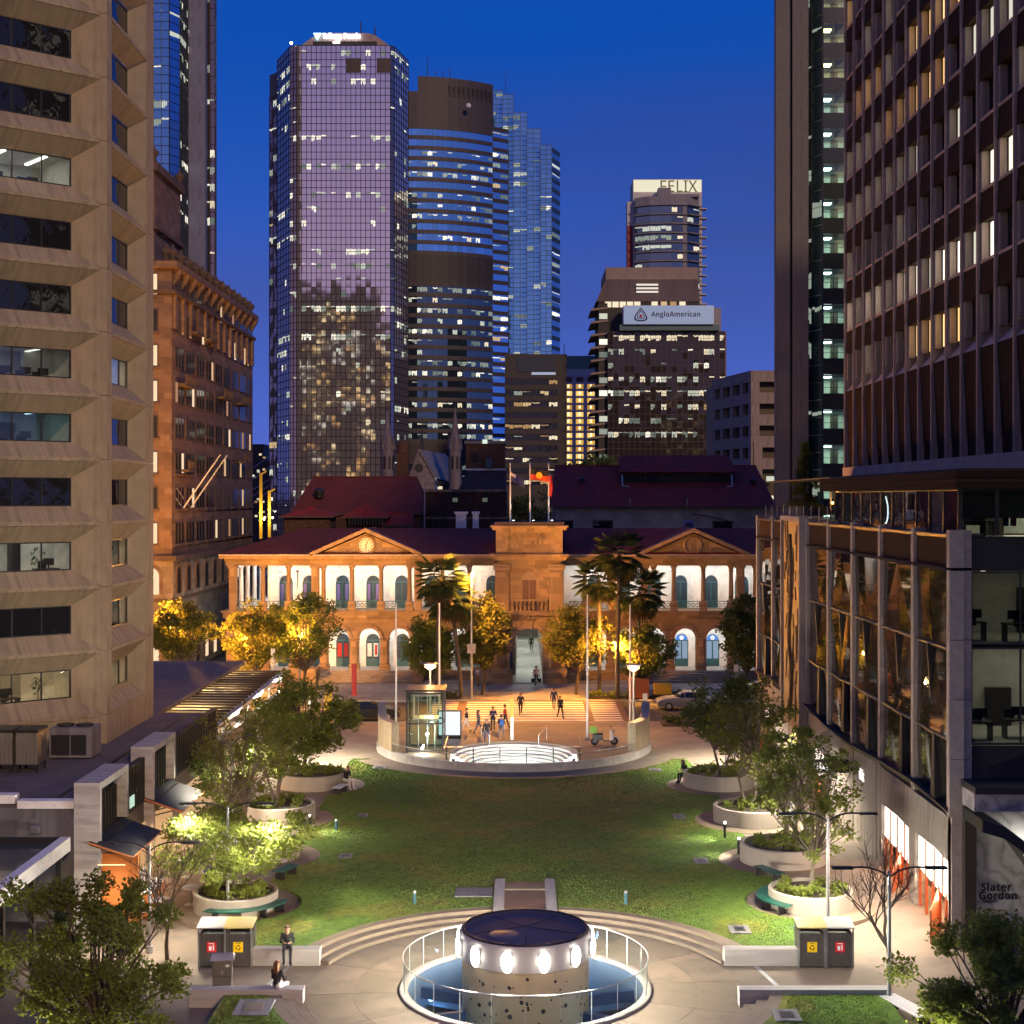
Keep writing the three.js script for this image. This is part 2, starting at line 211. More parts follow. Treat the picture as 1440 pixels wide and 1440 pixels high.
// lawn: a raised slab cut by the plaza circle, the scalloped planter aprons and the stairwell path
const planters = [ // x, d, radius, lawn side
  [-12.0, 61.6, 1.75], [-12.5, 69.8, 1.9], [-12.9, 78.0, 1.9], [-12.4, 87.0, 2.1],
  [12.1, 61.9, 1.75], [12.2, 69.0, 2.0], [12.2, 77.5, 2.15], [11.6, 87.0, 2.1]];
{ const lawn = []; const ang = Math.asin(2.95 / 9.02);
  const nt = Math.asin(1.33 / 9.02); lawn.push(...arcPts(KX, KD, 9.02, ang, Math.PI / 2 - nt, 20), [KX + 1.33, 65.1], [KX - 1.33, 65.1], ...arcPts(KX, KD, 9.02, Math.PI / 2 + nt, Math.PI - ang, 20));
  lawn.push([-10.6, 55.25]);
  const side = (s) => { const o = []; for (const [x, d, r] of planters.filter(p => Math.sign(p[0]) === s).sort((a, b) => a[1] - b[1])) { const R = r + 1.0, e = s * 11.15, h = Math.sqrt(Math.max(0.1, R * R - (e - x) * (e - x))); const a0 = Math.atan2(-h, e - x), a1 = Math.atan2(h, e - x); const pts = s > 0 ? arcPts(x, d, R, a0 < 0 ? a0 + 2 * Math.PI : a0, a1, 12) : arcPts(x, d, R, a0, a1, 12); o.push(...pts); } return o; };
  lawn.push(...side(-1)); lawn.push([-11.15, 95.8], [-9.9, 95.8]);
  lawn.push(...arcPts(AX, AD, 11.4, Math.PI + 0.45, 2 * Math.PI - 0.45, 28));
  lawn.push([9.6, 95.8], [10.6, 95.8]); lawn.push(...side(1).reverse()); lawn.push([10.7, 55.25]);
  struct('lawn', 'wide green lawn with worn brown patches in the park', plan(lawn, -0.6, 0.02), M.lawn);
  // grass blades standing on the lawn
  const inside = (x, d) => { let c = false; for (let i = 0, j = lawn.length - 1; i < lawn.length; j = i++) { const [xi, yi] = lawn[i], [xj, yj] = lawn[j]; if ((yi > d) !== (yj > d) && x < (xj - xi) * (d - yi) / (yj - yi) + xi) c = !c; } return c; };
  const blade = faces([[V(-0.02, 0, 0), V(0.02, 0, 0), V(0.012, 0.045, 0.012)], [V(0, 0, -0.02), V(0, 0, 0.02), V(-0.014, 0.04, 0.01)], [V(-0.015, 0, 0.015), V(0.015, 0, -0.015), V(0.006, 0.05, -0.012)]]);
  const gp = fbm(71, 4, 4), pts = []; const gr = mulberry(99);
  while (pts.length < 70000) { const x = -12 + 24 * gr(), d = 47 + 50 * gr(); const small = d < 50.3 && Math.hypot(x - KX, d - KD) > 9.2 && Math.abs(x) < 12.2 && x > -10; if ((d > 55.3 && inside(x, d)) || small) { if (gp((x + 30) / 40, d / 40 % 1) < 0.62 - 0.25 * gr()) pts.push([x, d]); else if (gr() < 0.2) pts.push([x, d]); } }
  const im = new THREE.InstancedMesh(blade, std([1, 1, 1], 0.9, { side: THREE.DoubleSide }), pts.length); const m4 = new THREE.Matrix4(), q = new THREE.Quaternion(), c = new THREE.Color();
  pts.forEach(([x, d], i) => { q.setFromAxisAngle(V(0, 1, 0), gr() * 6.28); const s = 0.5 + gr() * 0.6; m4.compose(V(x, 0.018, -d), q, V(s, s, s)); im.setMatrixAt(i, m4); const y = gr(), dry = gp((x + 13) / 20 % 1, d / 30 % 1) > 0.58 ? 0.35 : 0.1; y < dry ? c.setRGB(0.19, 0.19, 0.06) : c.setRGB(0.115 + 0.035 * y, 0.185 + 0.03 * y, 0.036); im.setColorAt(i, c); });
  im.name = 'lawn_grass'; im.userData = { kind: 'stuff', label: 'short grass blades growing over the park lawns', category: 'grass' }; im.castShadow = im.receiveShadow = true; scene.add(im);
  // two small lawns before the near seat walls
  for (const s of [-1, 1]) { const a1 = Math.asin(1.95 / 9.02), x1 = s > 0 ? 12.4 : -10.2; const arc = s > 0 ? arcPts(KX, KD, 9.02, -a1, -0.75, 14) : arcPts(KX, KD, 9.02, Math.PI + a1, Math.PI + 0.75, 14);
    struct('lawn', s < 0 ? 'small lawn patch with pale lid beside the steel cabinet' : 'small lawn patch with dark lid before the slatted bench', plan(s > 0 ? [...arc, [x1, 46.1], [x1, 50.3]] : [...arc, [x1, 46.1], [x1, 50.3]], -0.6, 0.02), M.lawn); } }
// curved steps round the plaza
{ const ringSeg = (r0, r1, a0, a1, y0, y1) => plan([...arcPts(KX, KD, r1, a0, a1, 36), ...arcPts(KX, KD, r0, a1, a0, 36)], y0, y1);
  const mk = (label, a0, a1) => { const g = thing('curved_steps', label, 'steps', [0, 0, 0], 0, 'curved plaza steps'); const R = [7.75, 8.17, 8.59, 9.02]; const ys = [-0.28, -0.14, 0.005];
    for (let i = 0; i < 3; i++) { part(g, 'step', ringSeg(R[i], R[i + 1], a0, a1, -0.6, ys[i]), M.paving); part(g, 'nosing', ringSeg(R[i] - 0.02, R[i] + 0.06, a0, a1, ys[i] - 0.05, ys[i] + 0.004), M.paving); } };
  const a = Math.asin(2.75 / 8.4), b = 1.42;
  mk('curved concrete steps between the lawn and the kiosk, left of its ramp', Math.PI - b, Math.PI - a); mk('curved concrete steps between the lawn and the kiosk, right of its ramp', a, b);
  mk('curved concrete steps below the cabinet and pale lid', Math.PI + 0.22, Math.PI + 0.85); mk('curved concrete steps below the slatted bench lawn', -0.85, -0.22);
  // short ramp with kerb walls on the axis
  const g = thing('ramp', 'short concrete ramp with two kerb walls behind the kiosk', 'ramp', [KX, 0, -60.4]);
  part(g, 'slope', hex([V(-0.87, -0.6, 0.5), V(0.87, -0.6, 0.5), V(0.87, LOW + 0.02, 0.5), V(-0.87, LOW + 0.02, 0.5), V(-0.87, -0.6, -4.65), V(0.87, -0.6, -4.65), V(0.87, 0.03, -4.65), V(-0.87, 0.03, -4.65)]), M.brickPave);
  for (const s of [-1, 1]) part(g, 'kerb_wall', rbx(0.44, 0.6, 5.1, 0.02, -0.42), M.paleConcrete, s * 1.095, 0, -2.1);
  part(g, 'side_landing', bx(-3, -1.4, 0.02, 0.06, -3.6, -2.2), M.greyConcrete); }
// seat walls
for (const [x0, x1, d, h, label] of [[-10.3, -7.55, 55, 0.52, 'low concrete seat wall with a man in dark jacket on it'], [7.5, 10.9, 55, 0.52, 'low concrete seat wall between the recycling bins and curved steps'], [-11.4, -7.5, 50.5, 0.52, 'low concrete seat wall beside the steel cabinet'], [7.4, 12.6, 50.5, 0.52, 'long low concrete seat wall before the small lawn']])
  sole('seat_wall', label, 'wall', [rbx(x1 - x0, h + 0.1, 0.48, 0.02, LOW)], M.paleConcrete, [(x0 + x1) / 2, 0, -d], 0, 'concrete seat walls');
// steel drain strips
for (const s of [-1, 1]) struct('drain', s < 0 ? 'thin steel drain strip beside the seated woman' : 'thin steel drain strip below the recycling bins', plan([[s * 8.6, 54.7], [s * 8.75, 54.7], [s * 9.5, 50.8], [s * 9.3, 50.8]].sort((a, b) => 0), LOW, LOW + 0.012), M.galv);

{ const g = new THREE.Group(); g.name = 'plaza_slabs'; g.userData = { kind: 'structure', label: 'large concrete slabs with thin joints ringing the kiosk', category: 'pavement' }; scene.add(g); const ms = [M.plazaPaving, surf([0.215, 0.16, 0.115], T.blotch, 6, 0.72, 0.004), surf([0.245, 0.18, 0.13], T.blotch, 5, 0.72, 0.004)];
  for (let i = 0; i < 14; i++) { const a0 = i / 14 * 6.283 + 0.1, w = 6.283 / 14; for (const [r0, r1, k] of [[4.5, 6.1, 0], [6.115, 7.73, 1]]) part(g, 'paving_slab', plan([...arcPts(0, 0, r1, a0 + 0.0016, a0 + w - 0.0016, 8), ...arcPts(0, 0, r0, a0 + w - 0.002, a0 + 0.002, 8)], 0.002, 0.014), ms[(i + k * 2) % 3], KX, LOW, -KD); } }
// ---------- the kiosk ----------
{ const z = -KD;
  const k = thing('kiosk_drum', 'round speckled kiosk drum with dark roof and ring of floodlights', 'kiosk', [KX, LOW, z]);
  const y0 = -2.6 - LOW, top = 1.72 - LOW, R = 2.25;
  part(k, 'body', lathe([[0, y0], [R, y0], [R, top - 0.95], [R + 0.03, top - 0.95], [R + 0.03, top - 0.9]], 64), std([0.62, 0.50, 0.30], 0.45, { map: rep(T.grain, 3) }));
  part(k, 'fascia', lathe([[R + 0.05, top - 0.9], [R + 0.08, top - 0.86], [R + 0.08, top - 0.06], [R + 0.02, top]], 64), std([0.60, 0.57, 0.52], 0.45));
  part(k, 'roof', lathe([[R + 0.02, top], [R - 0.12, top + 0.02], [R - 0.16, top - 0.1], [1.2, top - 0.02], [0, top + 0.05]], 64), std([0.11, 0.11, 0.17], 0.85, { map: rep(T.blotch, 2) }));
  part(k, 'roof_ring', new THREE.TorusGeometry(R - 0.05, 0.05, 6, 64).rotateX(Math.PI / 2), M.darkMetal, 0, top + 0.02, 0);
  part(k, 'roof_vent', lathe([[0.55, 0], [0.5, 0.05], [0, 0.07]], 32), std([0.10, 0.10, 0.13], 0.5), -0.75, top - 0.03, 0.75);
  part(k, 'roof_seam', [0, 1, 2, 3, 4].map(i => bar(V(0, top + 0.05, 0), V(1.95 * Math.cos(i * 1.26 + 0.3), top - 0.03, 1.95 * Math.sin(i * 1.26 + 0.3)), 0.012)), M.darkMetal);
  const spots = []; const g = mulberry(7);
  for (let i = 0; i < 130; i++) { const a = Math.PI * 2 * g(), y = y0 + 1.5 + Math.pow(g(), 1.3) * (top - 1.05 - y0 - 1.5), s = 0.025 + 0.06 * g() * g() * (1 - 0.4 * (y / top)); const d = new THREE.CircleGeometry(s, 6 + (i % 3)); d.scale(1 + 0.5 * g(), 1 + 0.4 * g(), 1); d.rotateZ(g() * 3); d.translate(0, 0, R + 0.006); d.rotateY(a); d.translate(0, y, 0); spots.push(d); }
  stuff(part(k, 'perforations', spots, M.black));
  const lensM = glow([1, 0.97, 0.9], 9), n = 12;
  for (let i = 0; i < n; i++) { const a = (i + 0.5) / n * Math.PI * 2, h = part(k, 'floodlight', rbx(0.34, 0.6, 0.12, 0.05, -0.3), M.whiteMetal, Math.sin(a) * (R + 0.14), top - 0.48, Math.cos(a) * (R + 0.14), a); const ln = new THREE.SphereGeometry(0.5, 14, 8); ln.scale(0.44, 0.74, 0.16); part(h, 'lamp_lens', ln, lensM, 0, 0, 0.065);
    const x = KX + Math.sin(a) * (R + 0.32), zz = z + Math.cos(a) * (R + 0.32), y = LOW + top - 0.48; spot(x, y, zz, x + Math.sin(a) * 10, y - 0.4, zz + Math.cos(a) * 10, [1, 0.90, 0.74], 290, 1.15, 1, 12); }
  // glass balustrade ring
  const gl = thing('glass_balustrade', 'round frameless glass balustrade circling the kiosk', 'balustrade', [KX, LOW, z]);
  part(gl, 'base_kerb', lathe([[4.18, 0.0], [4.18, 0.1], [4.46, 0.1], [4.48, 0.0]], 72), M.flag3);
  const pm = pane([0.86, 0.93, 0.92]);
  for (let i = 0; i < 24; i++) { const gg = new THREE.CylinderGeometry(4.35, 4.35, 1.05, 4, 1, true, i / 24 * Math.PI * 2 + 0.004, Math.PI / 12 - 0.008); gg.translate(0, 0.65, 0); part(gl, 'pane', gg, pm); }
  part(gl, 'rail', new THREE.TorusGeometry(4.35, 0.022, 6, 96).rotateX(Math.PI / 2), M.steel, 0, 1.18, 0);
  for (let i = 0; i < 24; i++) { const a = i / 24 * Math.PI * 2; part(gl, 'pane_edge', bx(-0.008, 0.008, 0.12, 1.16, -0.01, 0.01), std([0.5, 0.6, 0.58], 0.2), Math.sin(a) * 4.35, 0, Math.cos(a) * 4.35, a); }
  // the light well under it
  const w = thing('light_well', 'blue lit round light well with radial steel beams under the kiosk', 'light well', [KX, -2.7, z]);
  part(w, 'well_wall', new THREE.CylinderGeometry(4.19, 4.19, 2.28, 64, 1, true).translate(0, 1.14, 0), surf([0.12, 0.20, 0.32], T.blotch, 3, 0.6, 0.002, { side: THREE.DoubleSide }));
  part(w, 'well_floor', new THREE.CylinderGeometry(4.19, 4.19, 0.1, 64).translate(0, -0.05, 0), surf([0.20, 0.26, 0.33], T.blotch, 2, 0.4, 0.002));
  for (let i = 0; i < 8; i++) { const a = i / 8 * Math.PI * 2 + 0.35; part(w, 'beam', [bx(-0.1, 0.1, 1.35, 1.75, 2.18, 4.18)], std([0.03, 0.08, 0.19], 0.4), 0, 0, 0, a); }
  for (let i = 0; i < 8; i++) { const a0 = i / 8 * 6.283 + 0.41, pl = plan([...arcPts(0, 0, 4.1, a0, a0 + 0.66, 8), ...arcPts(0, 0, 2.3, a0 + 0.66, a0, 8)], 1.0 - (i % 2) * 0.35, 1.04 - (i % 2) * 0.35); part(w, 'floor_plate', pl, i % 2 ? std([0.55, 0.60, 0.64], 0.25) : std([0.10, 0.20, 0.34], 0.2)); } const bl = glow([0.35, 0.62, 1], 4); for (let i = 0; i < 4; i++) { const a = i / 4 * Math.PI * 2 + 1.1; part(w, 'well_lamp', new THREE.SphereGeometry(0.1, 10, 8), bl, Math.sin(a) * 3.9, 1.3, Math.cos(a) * 3.9); point(KX + Math.sin(a) * 3.72, -1.4, z + Math.cos(a) * 3.72, [0.35, 0.62, 1], 1.6, 8); }
  for (const [x, dz] of [[-3.1, 1.4], [3.3, 2.1]]) { const s = thing('floor_sign', 'small yellow folding floor sign inside the light well, ' + (x < 0 ? 'by the blue beam' : 'by the glass edge'), 'sign', [KX + x, -2.695, z + dz], 0.3, 'yellow floor signs'); for (const q of [-1, 1]) part(s, 'panel', hex([V(-0.18, 0, q * 0.16 + 0.01), V(0.18, 0, q * 0.16 + 0.01), V(0.14, 0.75, 0.012), V(-0.14, 0.75, 0.012), V(-0.18, 0, q * 0.16 - 0.01), V(0.18, 0, q * 0.16 - 0.01), V(0.14, 0.75, -0.012), V(-0.14, 0.75, -0.012)]), std([0.72, 0.32, 0.03], 0.5)); }
}
// ---------- the stairwell ----------
{ const g = thing('stairwell_wall', 'low curved concrete wall round the sunken stairs', 'wall', [AX, 0, -AD]);
  const R = 9.05, a0 = Math.PI + 0.06, a1 = 2 * Math.PI - 0.06, n = 16;
  for (let i = 0; i < n; i++) { const b0 = mix(a0, a1, i / n) + 0.0015, b1 = mix(a0, a1, (i + 1) / n) - 0.0015; part(g, 'wall_panel', plan([...arcPts(0, 0, R + 0.28, b0, b1, 4), ...arcPts(0, 0, R, b1, b0, 4)], -0.1, 0.5), M.paleConcrete); }
  const gl = thing('glass_balustrade', 'low glass balustrade with thin rail on the curved stairwell wall', 'balustrade', [AX, 0.5, -AD]);
  const pm = pane([0.94, 0.98, 0.97]);
  for (let i = 0; i < n; i++) { const b0 = mix(a0 + 0.22, a1 - 0.22, i / n) + 0.003, b1 = mix(a0 + 0.22, a1 - 0.22, (i + 1) / n) - 0.003; const pts = arcPts(0, 0, R + 0.14, b0, b1, 3), f = []; for (let j = 0; j < 3; j++) f.push([V(pts[j][0], 0, -pts[j][1]), V(pts[j + 1][0], 0, -pts[j + 1][1]), V(pts[j + 1][0], 0.5, -pts[j + 1][1]), V(pts[j][0], 0.5, -pts[j][1])]); part(gl, 'pane', faces(f), pm); }
  part(gl, 'rail', tube(arcPts(0, 0, R + 0.14, a0 + 0.2, a1 - 0.2, 30).map(([x, d]) => V(x, 0.52, -d)), 0.022, 80), M.steel);
  // metal pylons at both ends
  const gold = std([0.50, 0.40, 0.26], 0.5, { metalness: 0.35, map: rep(T.streak, 2) });
  for (const s of [-1, 1]) { const p = thing('metal_pylon', s < 0 ? 'curved brushed metal pylon beside the glass lift' : 'curved brushed metal pylon beside the parked scooter', 'pylon', [AX, 0, -AD], 0, 'curved metal pylons'); const c = s < 0 ? Math.PI + 0.02 : 2 * Math.PI - 0.02, sg = s < 0 ? 1 : -1;
    for (let i = 0; i < 4; i++) { const b0 = c + sg * i * 0.13 + sg * 0.002, b1 = c + sg * (i + 1) * 0.13; const h0 = 3.1 - 0.75 * sstep(0, 1.6, i), h1 = 3.1 - 0.75 * sstep(0, 1.6, i + 1); const q = (a, r, y) => V(r * Math.cos(a), y, -r * Math.sin(a)); const A = sg > 0 ? [b0, b1, h0, h1] : [b1, b0, h1, h0];
      for (const [ya, yb] of [[0.5, 1.55], [1.57, 9]]) part(p, 'cladding_panel', hex([q(A[0], R + 0.2, ya), q(A[1], R + 0.2, ya), q(A[1], R + 0.2, Math.min(yb, A[3])), q(A[0], R + 0.2, Math.min(yb, A[2])), q(A[0], R - 0.35, ya), q(A[1], R - 0.35, ya), q(A[1], R - 0.35, Math.min(yb, A[3])), q(A[0], R - 0.35, Math.min(yb, A[2]))]), gold); } }
  // stairs going down towards the lawn
  const st = thing('sunken_stairs', 'white lit curved stairs going down into the stairwell', 'stairs', [AX, -3.2, -98.6]);
  const tread = surf([0.72, 0.70, 0.68], T.grain, 2, 0.6, 0.001), dark = tread;
  for (let i = 0; i < 12; i++) { const r1 = 4.24 - i * 0.3, r0 = r1 - 0.3, y = 3.2 - 0.17 * (i + 1); part(st, 'step', plan([...arcPts(0, 0, r1, 0, Math.PI, 26), ...arcPts(0, 0, r0, Math.PI, 0, 26)], y - 0.3, y), tread); const e = part(st, 'nosing', plan([...arcPts(0, 0, r0 + 0.06, 0, Math.PI, 26), ...arcPts(0, 0, r0 - 0.005, Math.PI, 0, 26)], y - 0.03, y + 0.004), dark); }
  part(st, 'well_wall', [bx(-4.25, -4.2, 0, 2.9, -0.02, 5), bx(4.2, 4.25, 0, 2.9, -0.02, 5), bx(-4.25, 4.25, 0, 2.9, 5, 5.05)], M.white); part(st, 'well_floor', plan(rect(-4.25, 4.25, -5.05, 4.3), -0.1, 0), M.paving);
  const sl = glow([1, 0.95, 0.88], 14); for (const s of [-1, 1]) { part(st, 'strip_light', bx(-0.02, 0.02, 0, 0.06, -2.2, 2.2), sl, s * 4.17, 2.7, 2.6); area(AX + s * 4.1, -0.47, -96, AX, -1.4, -97.5, 3.6, 0.2, [1, 0.94, 0.88], 260); }
  part(st, 'strip_light', bx(-3, 3, 0, 0.06, -0.02, 0.02), sl, 0, 2.6, 4.96); area(AX, -0.55, -93.72, AX, -0.6, -99, 6, 0.25, [1, 0.94, 0.88], 170);
  // rails
  const hr = (label, pts) => { const t = thing('handrail', label, 'handrail', [AX, 0, -98.6], 0, 'steel stair handrails'); part(t, 'rail', pts.slice(1).map((p, i) => bar(V(...pts[i]), V(...p), 0.025)), M.steel); };
  hr('steel handrail at the top of the white stairs beside the two pedestrians', [[-2.3, 0, -4.6], [-2.3, 0.95, -4.6], [-1.7, 0.6, -3.0], [-1.7, -0.4, -3.0]]); hr('steel handrail at the top of the white stairs facing the scooter', [[2.3, 0, -4.6], [2.3, 0.95, -4.6], [1.7, 0.6, -3.0], [1.7, -0.4, -3.0]]);
  const fg = thing('glass_guard', 'glass guard with steel posts at the low end of the white stairs', 'balustrade', [AX, 0, -93.8]); for (let i = 0; i < 5; i++) part(fg, 'pane', bx(-0.82, 0.82, 0.02, 1.0, -0.005, 0.005), pm, -3.4 + i * 1.7, 0, 0); for (let i = 0; i < 6; i++) part(fg, 'post', bx(-0.03, 0.03, 0, 1.1, -0.03, 0.03), M.darkMetal, -4.25 + i * 1.7, 0, 0); part(fg, 'rail', bx(-4.25, 4.25, 1.1, 1.14, -0.02, 0.02), M.steel);
  for (const s of [-1, 1]) { const t = thing('glass_guard', s < 0 ? 'glass side guard of the white stairs next to the glass lift' : 'glass side guard of the white stairs next to the scooter', 'balustrade', [AX + s * 4.4, 0, -96.2]); for (let i = 0; i < 3; i++) part(t, 'pane', bx(-0.005, 0.005, 0.02, 1, -0.76, 0.76), pm, 0, 0, -1.6 + i * 1.6); part(t, 'rail', bx(-0.02, 0.02, 1.0, 1.04, -2.4, 2.4), M.steel); }
  // lift tower
  const lf = thing('glass_lift', 'free standing glass lift tower with dark steel frame', 'lift', [PX(600, 100), 0, -99.4]);
  const w = 1.2, h = 4.05; for (const [sx, sz] of [[-1, -1], [1, -1], [1, 1], [-1, 1]]) part(lf, 'corner_post', bx(-0.06, 0.06, 0, h, -0.06, 0.06), M.darkMetal, sx * w, 0, sz * w);
  for (const y of [0.1, 1.95, h - 0.1]) part(lf, 'ring_beam', [bx(-w, w, y - 0.06, y + 0.06, w - 0.04, w + 0.04), bx(-w, w, y - 0.06, y + 0.06, -w - 0.04, -w + 0.04), bx(-w - 0.04, -w + 0.04, y - 0.06, y + 0.06, -w, w), bx(w - 0.04, w + 0.04, y - 0.06, y + 0.06, -w, w)], M.darkMetal);
  const gp = pane([0.85, 0.95, 0.93]); for (const y of [0.18, 2.03]) for (let k = 0; k < 4; k++) part(lf, 'pane', bx(-w + 0.07, w - 0.07, 0, 1.75, -0.006, 0.006), gp, k % 2 ? (k - 2) * w : 0, y, k % 2 ? 0 : (k - 1) * w, k % 2 ? Math.PI / 2 : 0);
  part(lf, 'roof', rbx(2.7, 0.14, 2.7, 0.03, h), M.bronze); part(lf, 'lift_car', [bx(-0.85, 0.85, 2.1, 2.2, -0.85, 0.85), bx(-0.85, 0.85, 3.7, 3.8, -0.85, 0.85), bx(-0.85, -0.8, 2.2, 3.7, -0.85, 0.85)], M.steel);
  for (const x of [-0.5, 0.1, 0.6]) part(lf, 'guide_rail', bx(-0.03, 0.03, 0, h - 0.2, -0.03, 0.03), M.steel, x, 0, 0.2);
  part(lf, 'lift_lamp', new THREE.SphereGeometry(0.07, 10, 8), glow([1, 0.95, 0.85], 40), 0.15, 1.2, 1.35); point(PX(600, 100) + 0.15, 1.2, -97.85, NEUTRAL, 14, 4); part(lf, 'lift_lamp', new THREE.SphereGeometry(0.09, 10, 8), glow([1, 0.95, 0.85], 40), -0.15, 0.35, 1.6); point(PX(600, 100) - 0.15, 0.35, -97.6, NEUTRAL, 12, 4);
  // poster panel and yellow marker
  const ps = thing('poster_panel', 'blank white backlit poster panel behind the glass lift', 'sign', [PX(632, 104), 0, -104]); part(ps, 'frame', bx(-0.85, 0.85, 0, 1.98, -0.08, 0.08), M.darkMetal); part(ps, 'screen', bx(-0.75, 0.75, 0.25, 1.9, 0.081, 0.09), glow([0.9, 0.95, 1], 0.9)); area(PX(632, 104), 1.1, -103.85, PX(632, 104), 1.0, -100, 1.4, 1.6, COOL, 1.4);
  const ym = thing('marker_post', 'slim yellow and white marker post at the top of the white stairs', 'post', [PX(720, 103.5), 0, -103.4]); part(ym, 'post', bx(-0.1, 0.1, 0, 1.6, -0.05, 0.05), M.whiteMetal); part(ym, 'sign_face', bx(-0.13, 0.13, 1.6, 2.9, -0.06, 0.06), M.yellow);
}
// ---------- lit office rooms ----------
// a real room behind a window: shell, ceiling lamps, desks. F facet, local x0..x1, y0..y1, from depth z0 back to z1
function office(parent, F, x0, x1, y0, y1, z0, z1, c, k, seed, plants = 0) {
  const g = mulberry(seed), wall = surf([0.62, 0.60, 0.56], T.grain, 3, 0.9, 0), w = x1 - x0, d = z0 - z1;
  F.add(parent, 'room', faces([[V(x0, y0, z1), V(x1, y0, z1), V(x1, y1, z1), V(x0, y1, z1)], [V(x0, y0, z0), V(x0, y0, z1), V(x0, y1, z1), V(x0, y1, z0)], [V(x1, y0, z1), V(x1, y0, z0), V(x1, y1, z0), V(x1, y1, z1)], [V(x0, y1, z1), V(x1, y1, z1), V(x1, y1, z0), V(x0, y1, z0)], [V(x0, y0, z0), V(x1, y0, z0), V(x1, y0, z1), V(x0, y0, z1)]]), wall);
  const n = Math.max(1, Math.round(w / 2.4)); for (let i = 0; i < n; i++) { const x = x0 + w * (i + 0.5) / n; F.add(parent, 'ceiling_light', bx(-0.08, 0.08, -0.05, 0, -d * 0.3, d * 0.3), glow(c, k * 3.5), x, y1 - 0.01, (z0 + z1) / 2); }
  const p = F.at((x0 + x1) / 2, y1 - 0.12, (z0 + z1) / 2); area(p[0], p[1], p[2], p[0], p[1] - 2, p[2], w * 0.7, d * 0.5, c, k * 1.4).rotateZ(-F.turn);
  for (let i = 0; i < n + 1; i++) { const x = x0 + 0.5 + (w - 1) * g(), zz = z0 - 0.7 - 1.2 * g(), hh = y0 + 0.75 + (y1 - y0 > 2.3 ? 0.2 : 0); const dk = F.add(parent, 'desk', [bx(-0.6, 0.6, 0.7, 0.75, -0.35, 0.35), bx(-0.58, -0.53, 0, 0.7, -0.3, 0.3), bx(0.53, 0.58, 0, 0.7, -0.3, 0.3)], M.bronze, x, y0, zz); part(dk, 'monitor', [bx(-0.28, 0.28, 0.9, 1.25, -0.02, 0.02), bx(-0.03, 0.03, 0.75, 0.9, -0.02, 0.02)], M.black, rrg(g, -0.2, 0.2), 0, 0.05); part(dk, 'chair_back', rbx(0.45, 0.55, 0.06, 0.03, 0.55), M.black, rrg(g, -0.3, 0.3), 0, -0.5); }
  for (let i = 0; i < 1 + n / 2; i++) F.add(parent, 'cupboard', bx(-0.5, 0.5, 0, 1.2 + 0.8 * g(), 0, 0.4), pick([M.bronze, M.paleConcrete, M.greyConcrete]), x0 + 0.7 + (w - 1.4) * g(), y0, z1 + 0.02);
  for (let i = 0; i < plants; i++) { const lv = []; for (let j = 0; j < 60; j++) { const q = new THREE.CircleGeometry(0.09, 4); q.scale(0.5, 1.3, 1); q.rotateX(g() * 2); q.rotateY(g() * 6.3); q.translate((g() - 0.5) * 0.6, 1.0 + g() * 0.8, (g() - 0.5) * 0.5); lv.push(q); } const pt = F.add(parent, 'pot_plant', [cyl(0.16, 0.2, 0, 0.5, 10), cyl(0.03, 0.02, 0.5, 1.3, 5)], M.bronze, x0 + 0.6 + (w - 1.2) * (i + 0.6) / plants, y0, z0 - 0.4); part(pt, 'leaves', lv, leafMat([0.05, 0.10, 0.03])); }
}
const rrg = (g, a, b) => a + (b - a) * g();
function windowUnit(F, parent, x0, x1, y0, y1, z, n, gm, fm = M.darkMetal, name = 'window') {
  const fr = []; const t = 0.06; fr.push(bx(x0, x1, y0, y0 + t, z - 0.05, z + 0.04), bx(x0, x1, y1 - t, y1, z - 0.05, z + 0.04)); for (let i = 0; i <= n; i++) { const x = mix(x0 + t / 2, x1 - t / 2, i / n); fr.push(bx(x - t / 2, x + t / 2, y0 + t, y1 - t, z - 0.05, z + 0.04)); }
  const o = F.add(parent, name, fr, fm); const w = (x1 - x0) / n; const pg = bx(-w / 2 + t / 2, w / 2 - t / 2, 0, y1 - y0 - 2 * t, -0.008, 0.008);
  for (let i = 0; i < n; i++) { const q = part(o, 'pane', pg, gm, x0 + w * (i + 0.5), y0 + t, z - 0.01); q.rotation.y = (rnd() - 0.5) * 0.012; q.rotation.x = (rnd() - 0.5) * 0.01; } return o; }

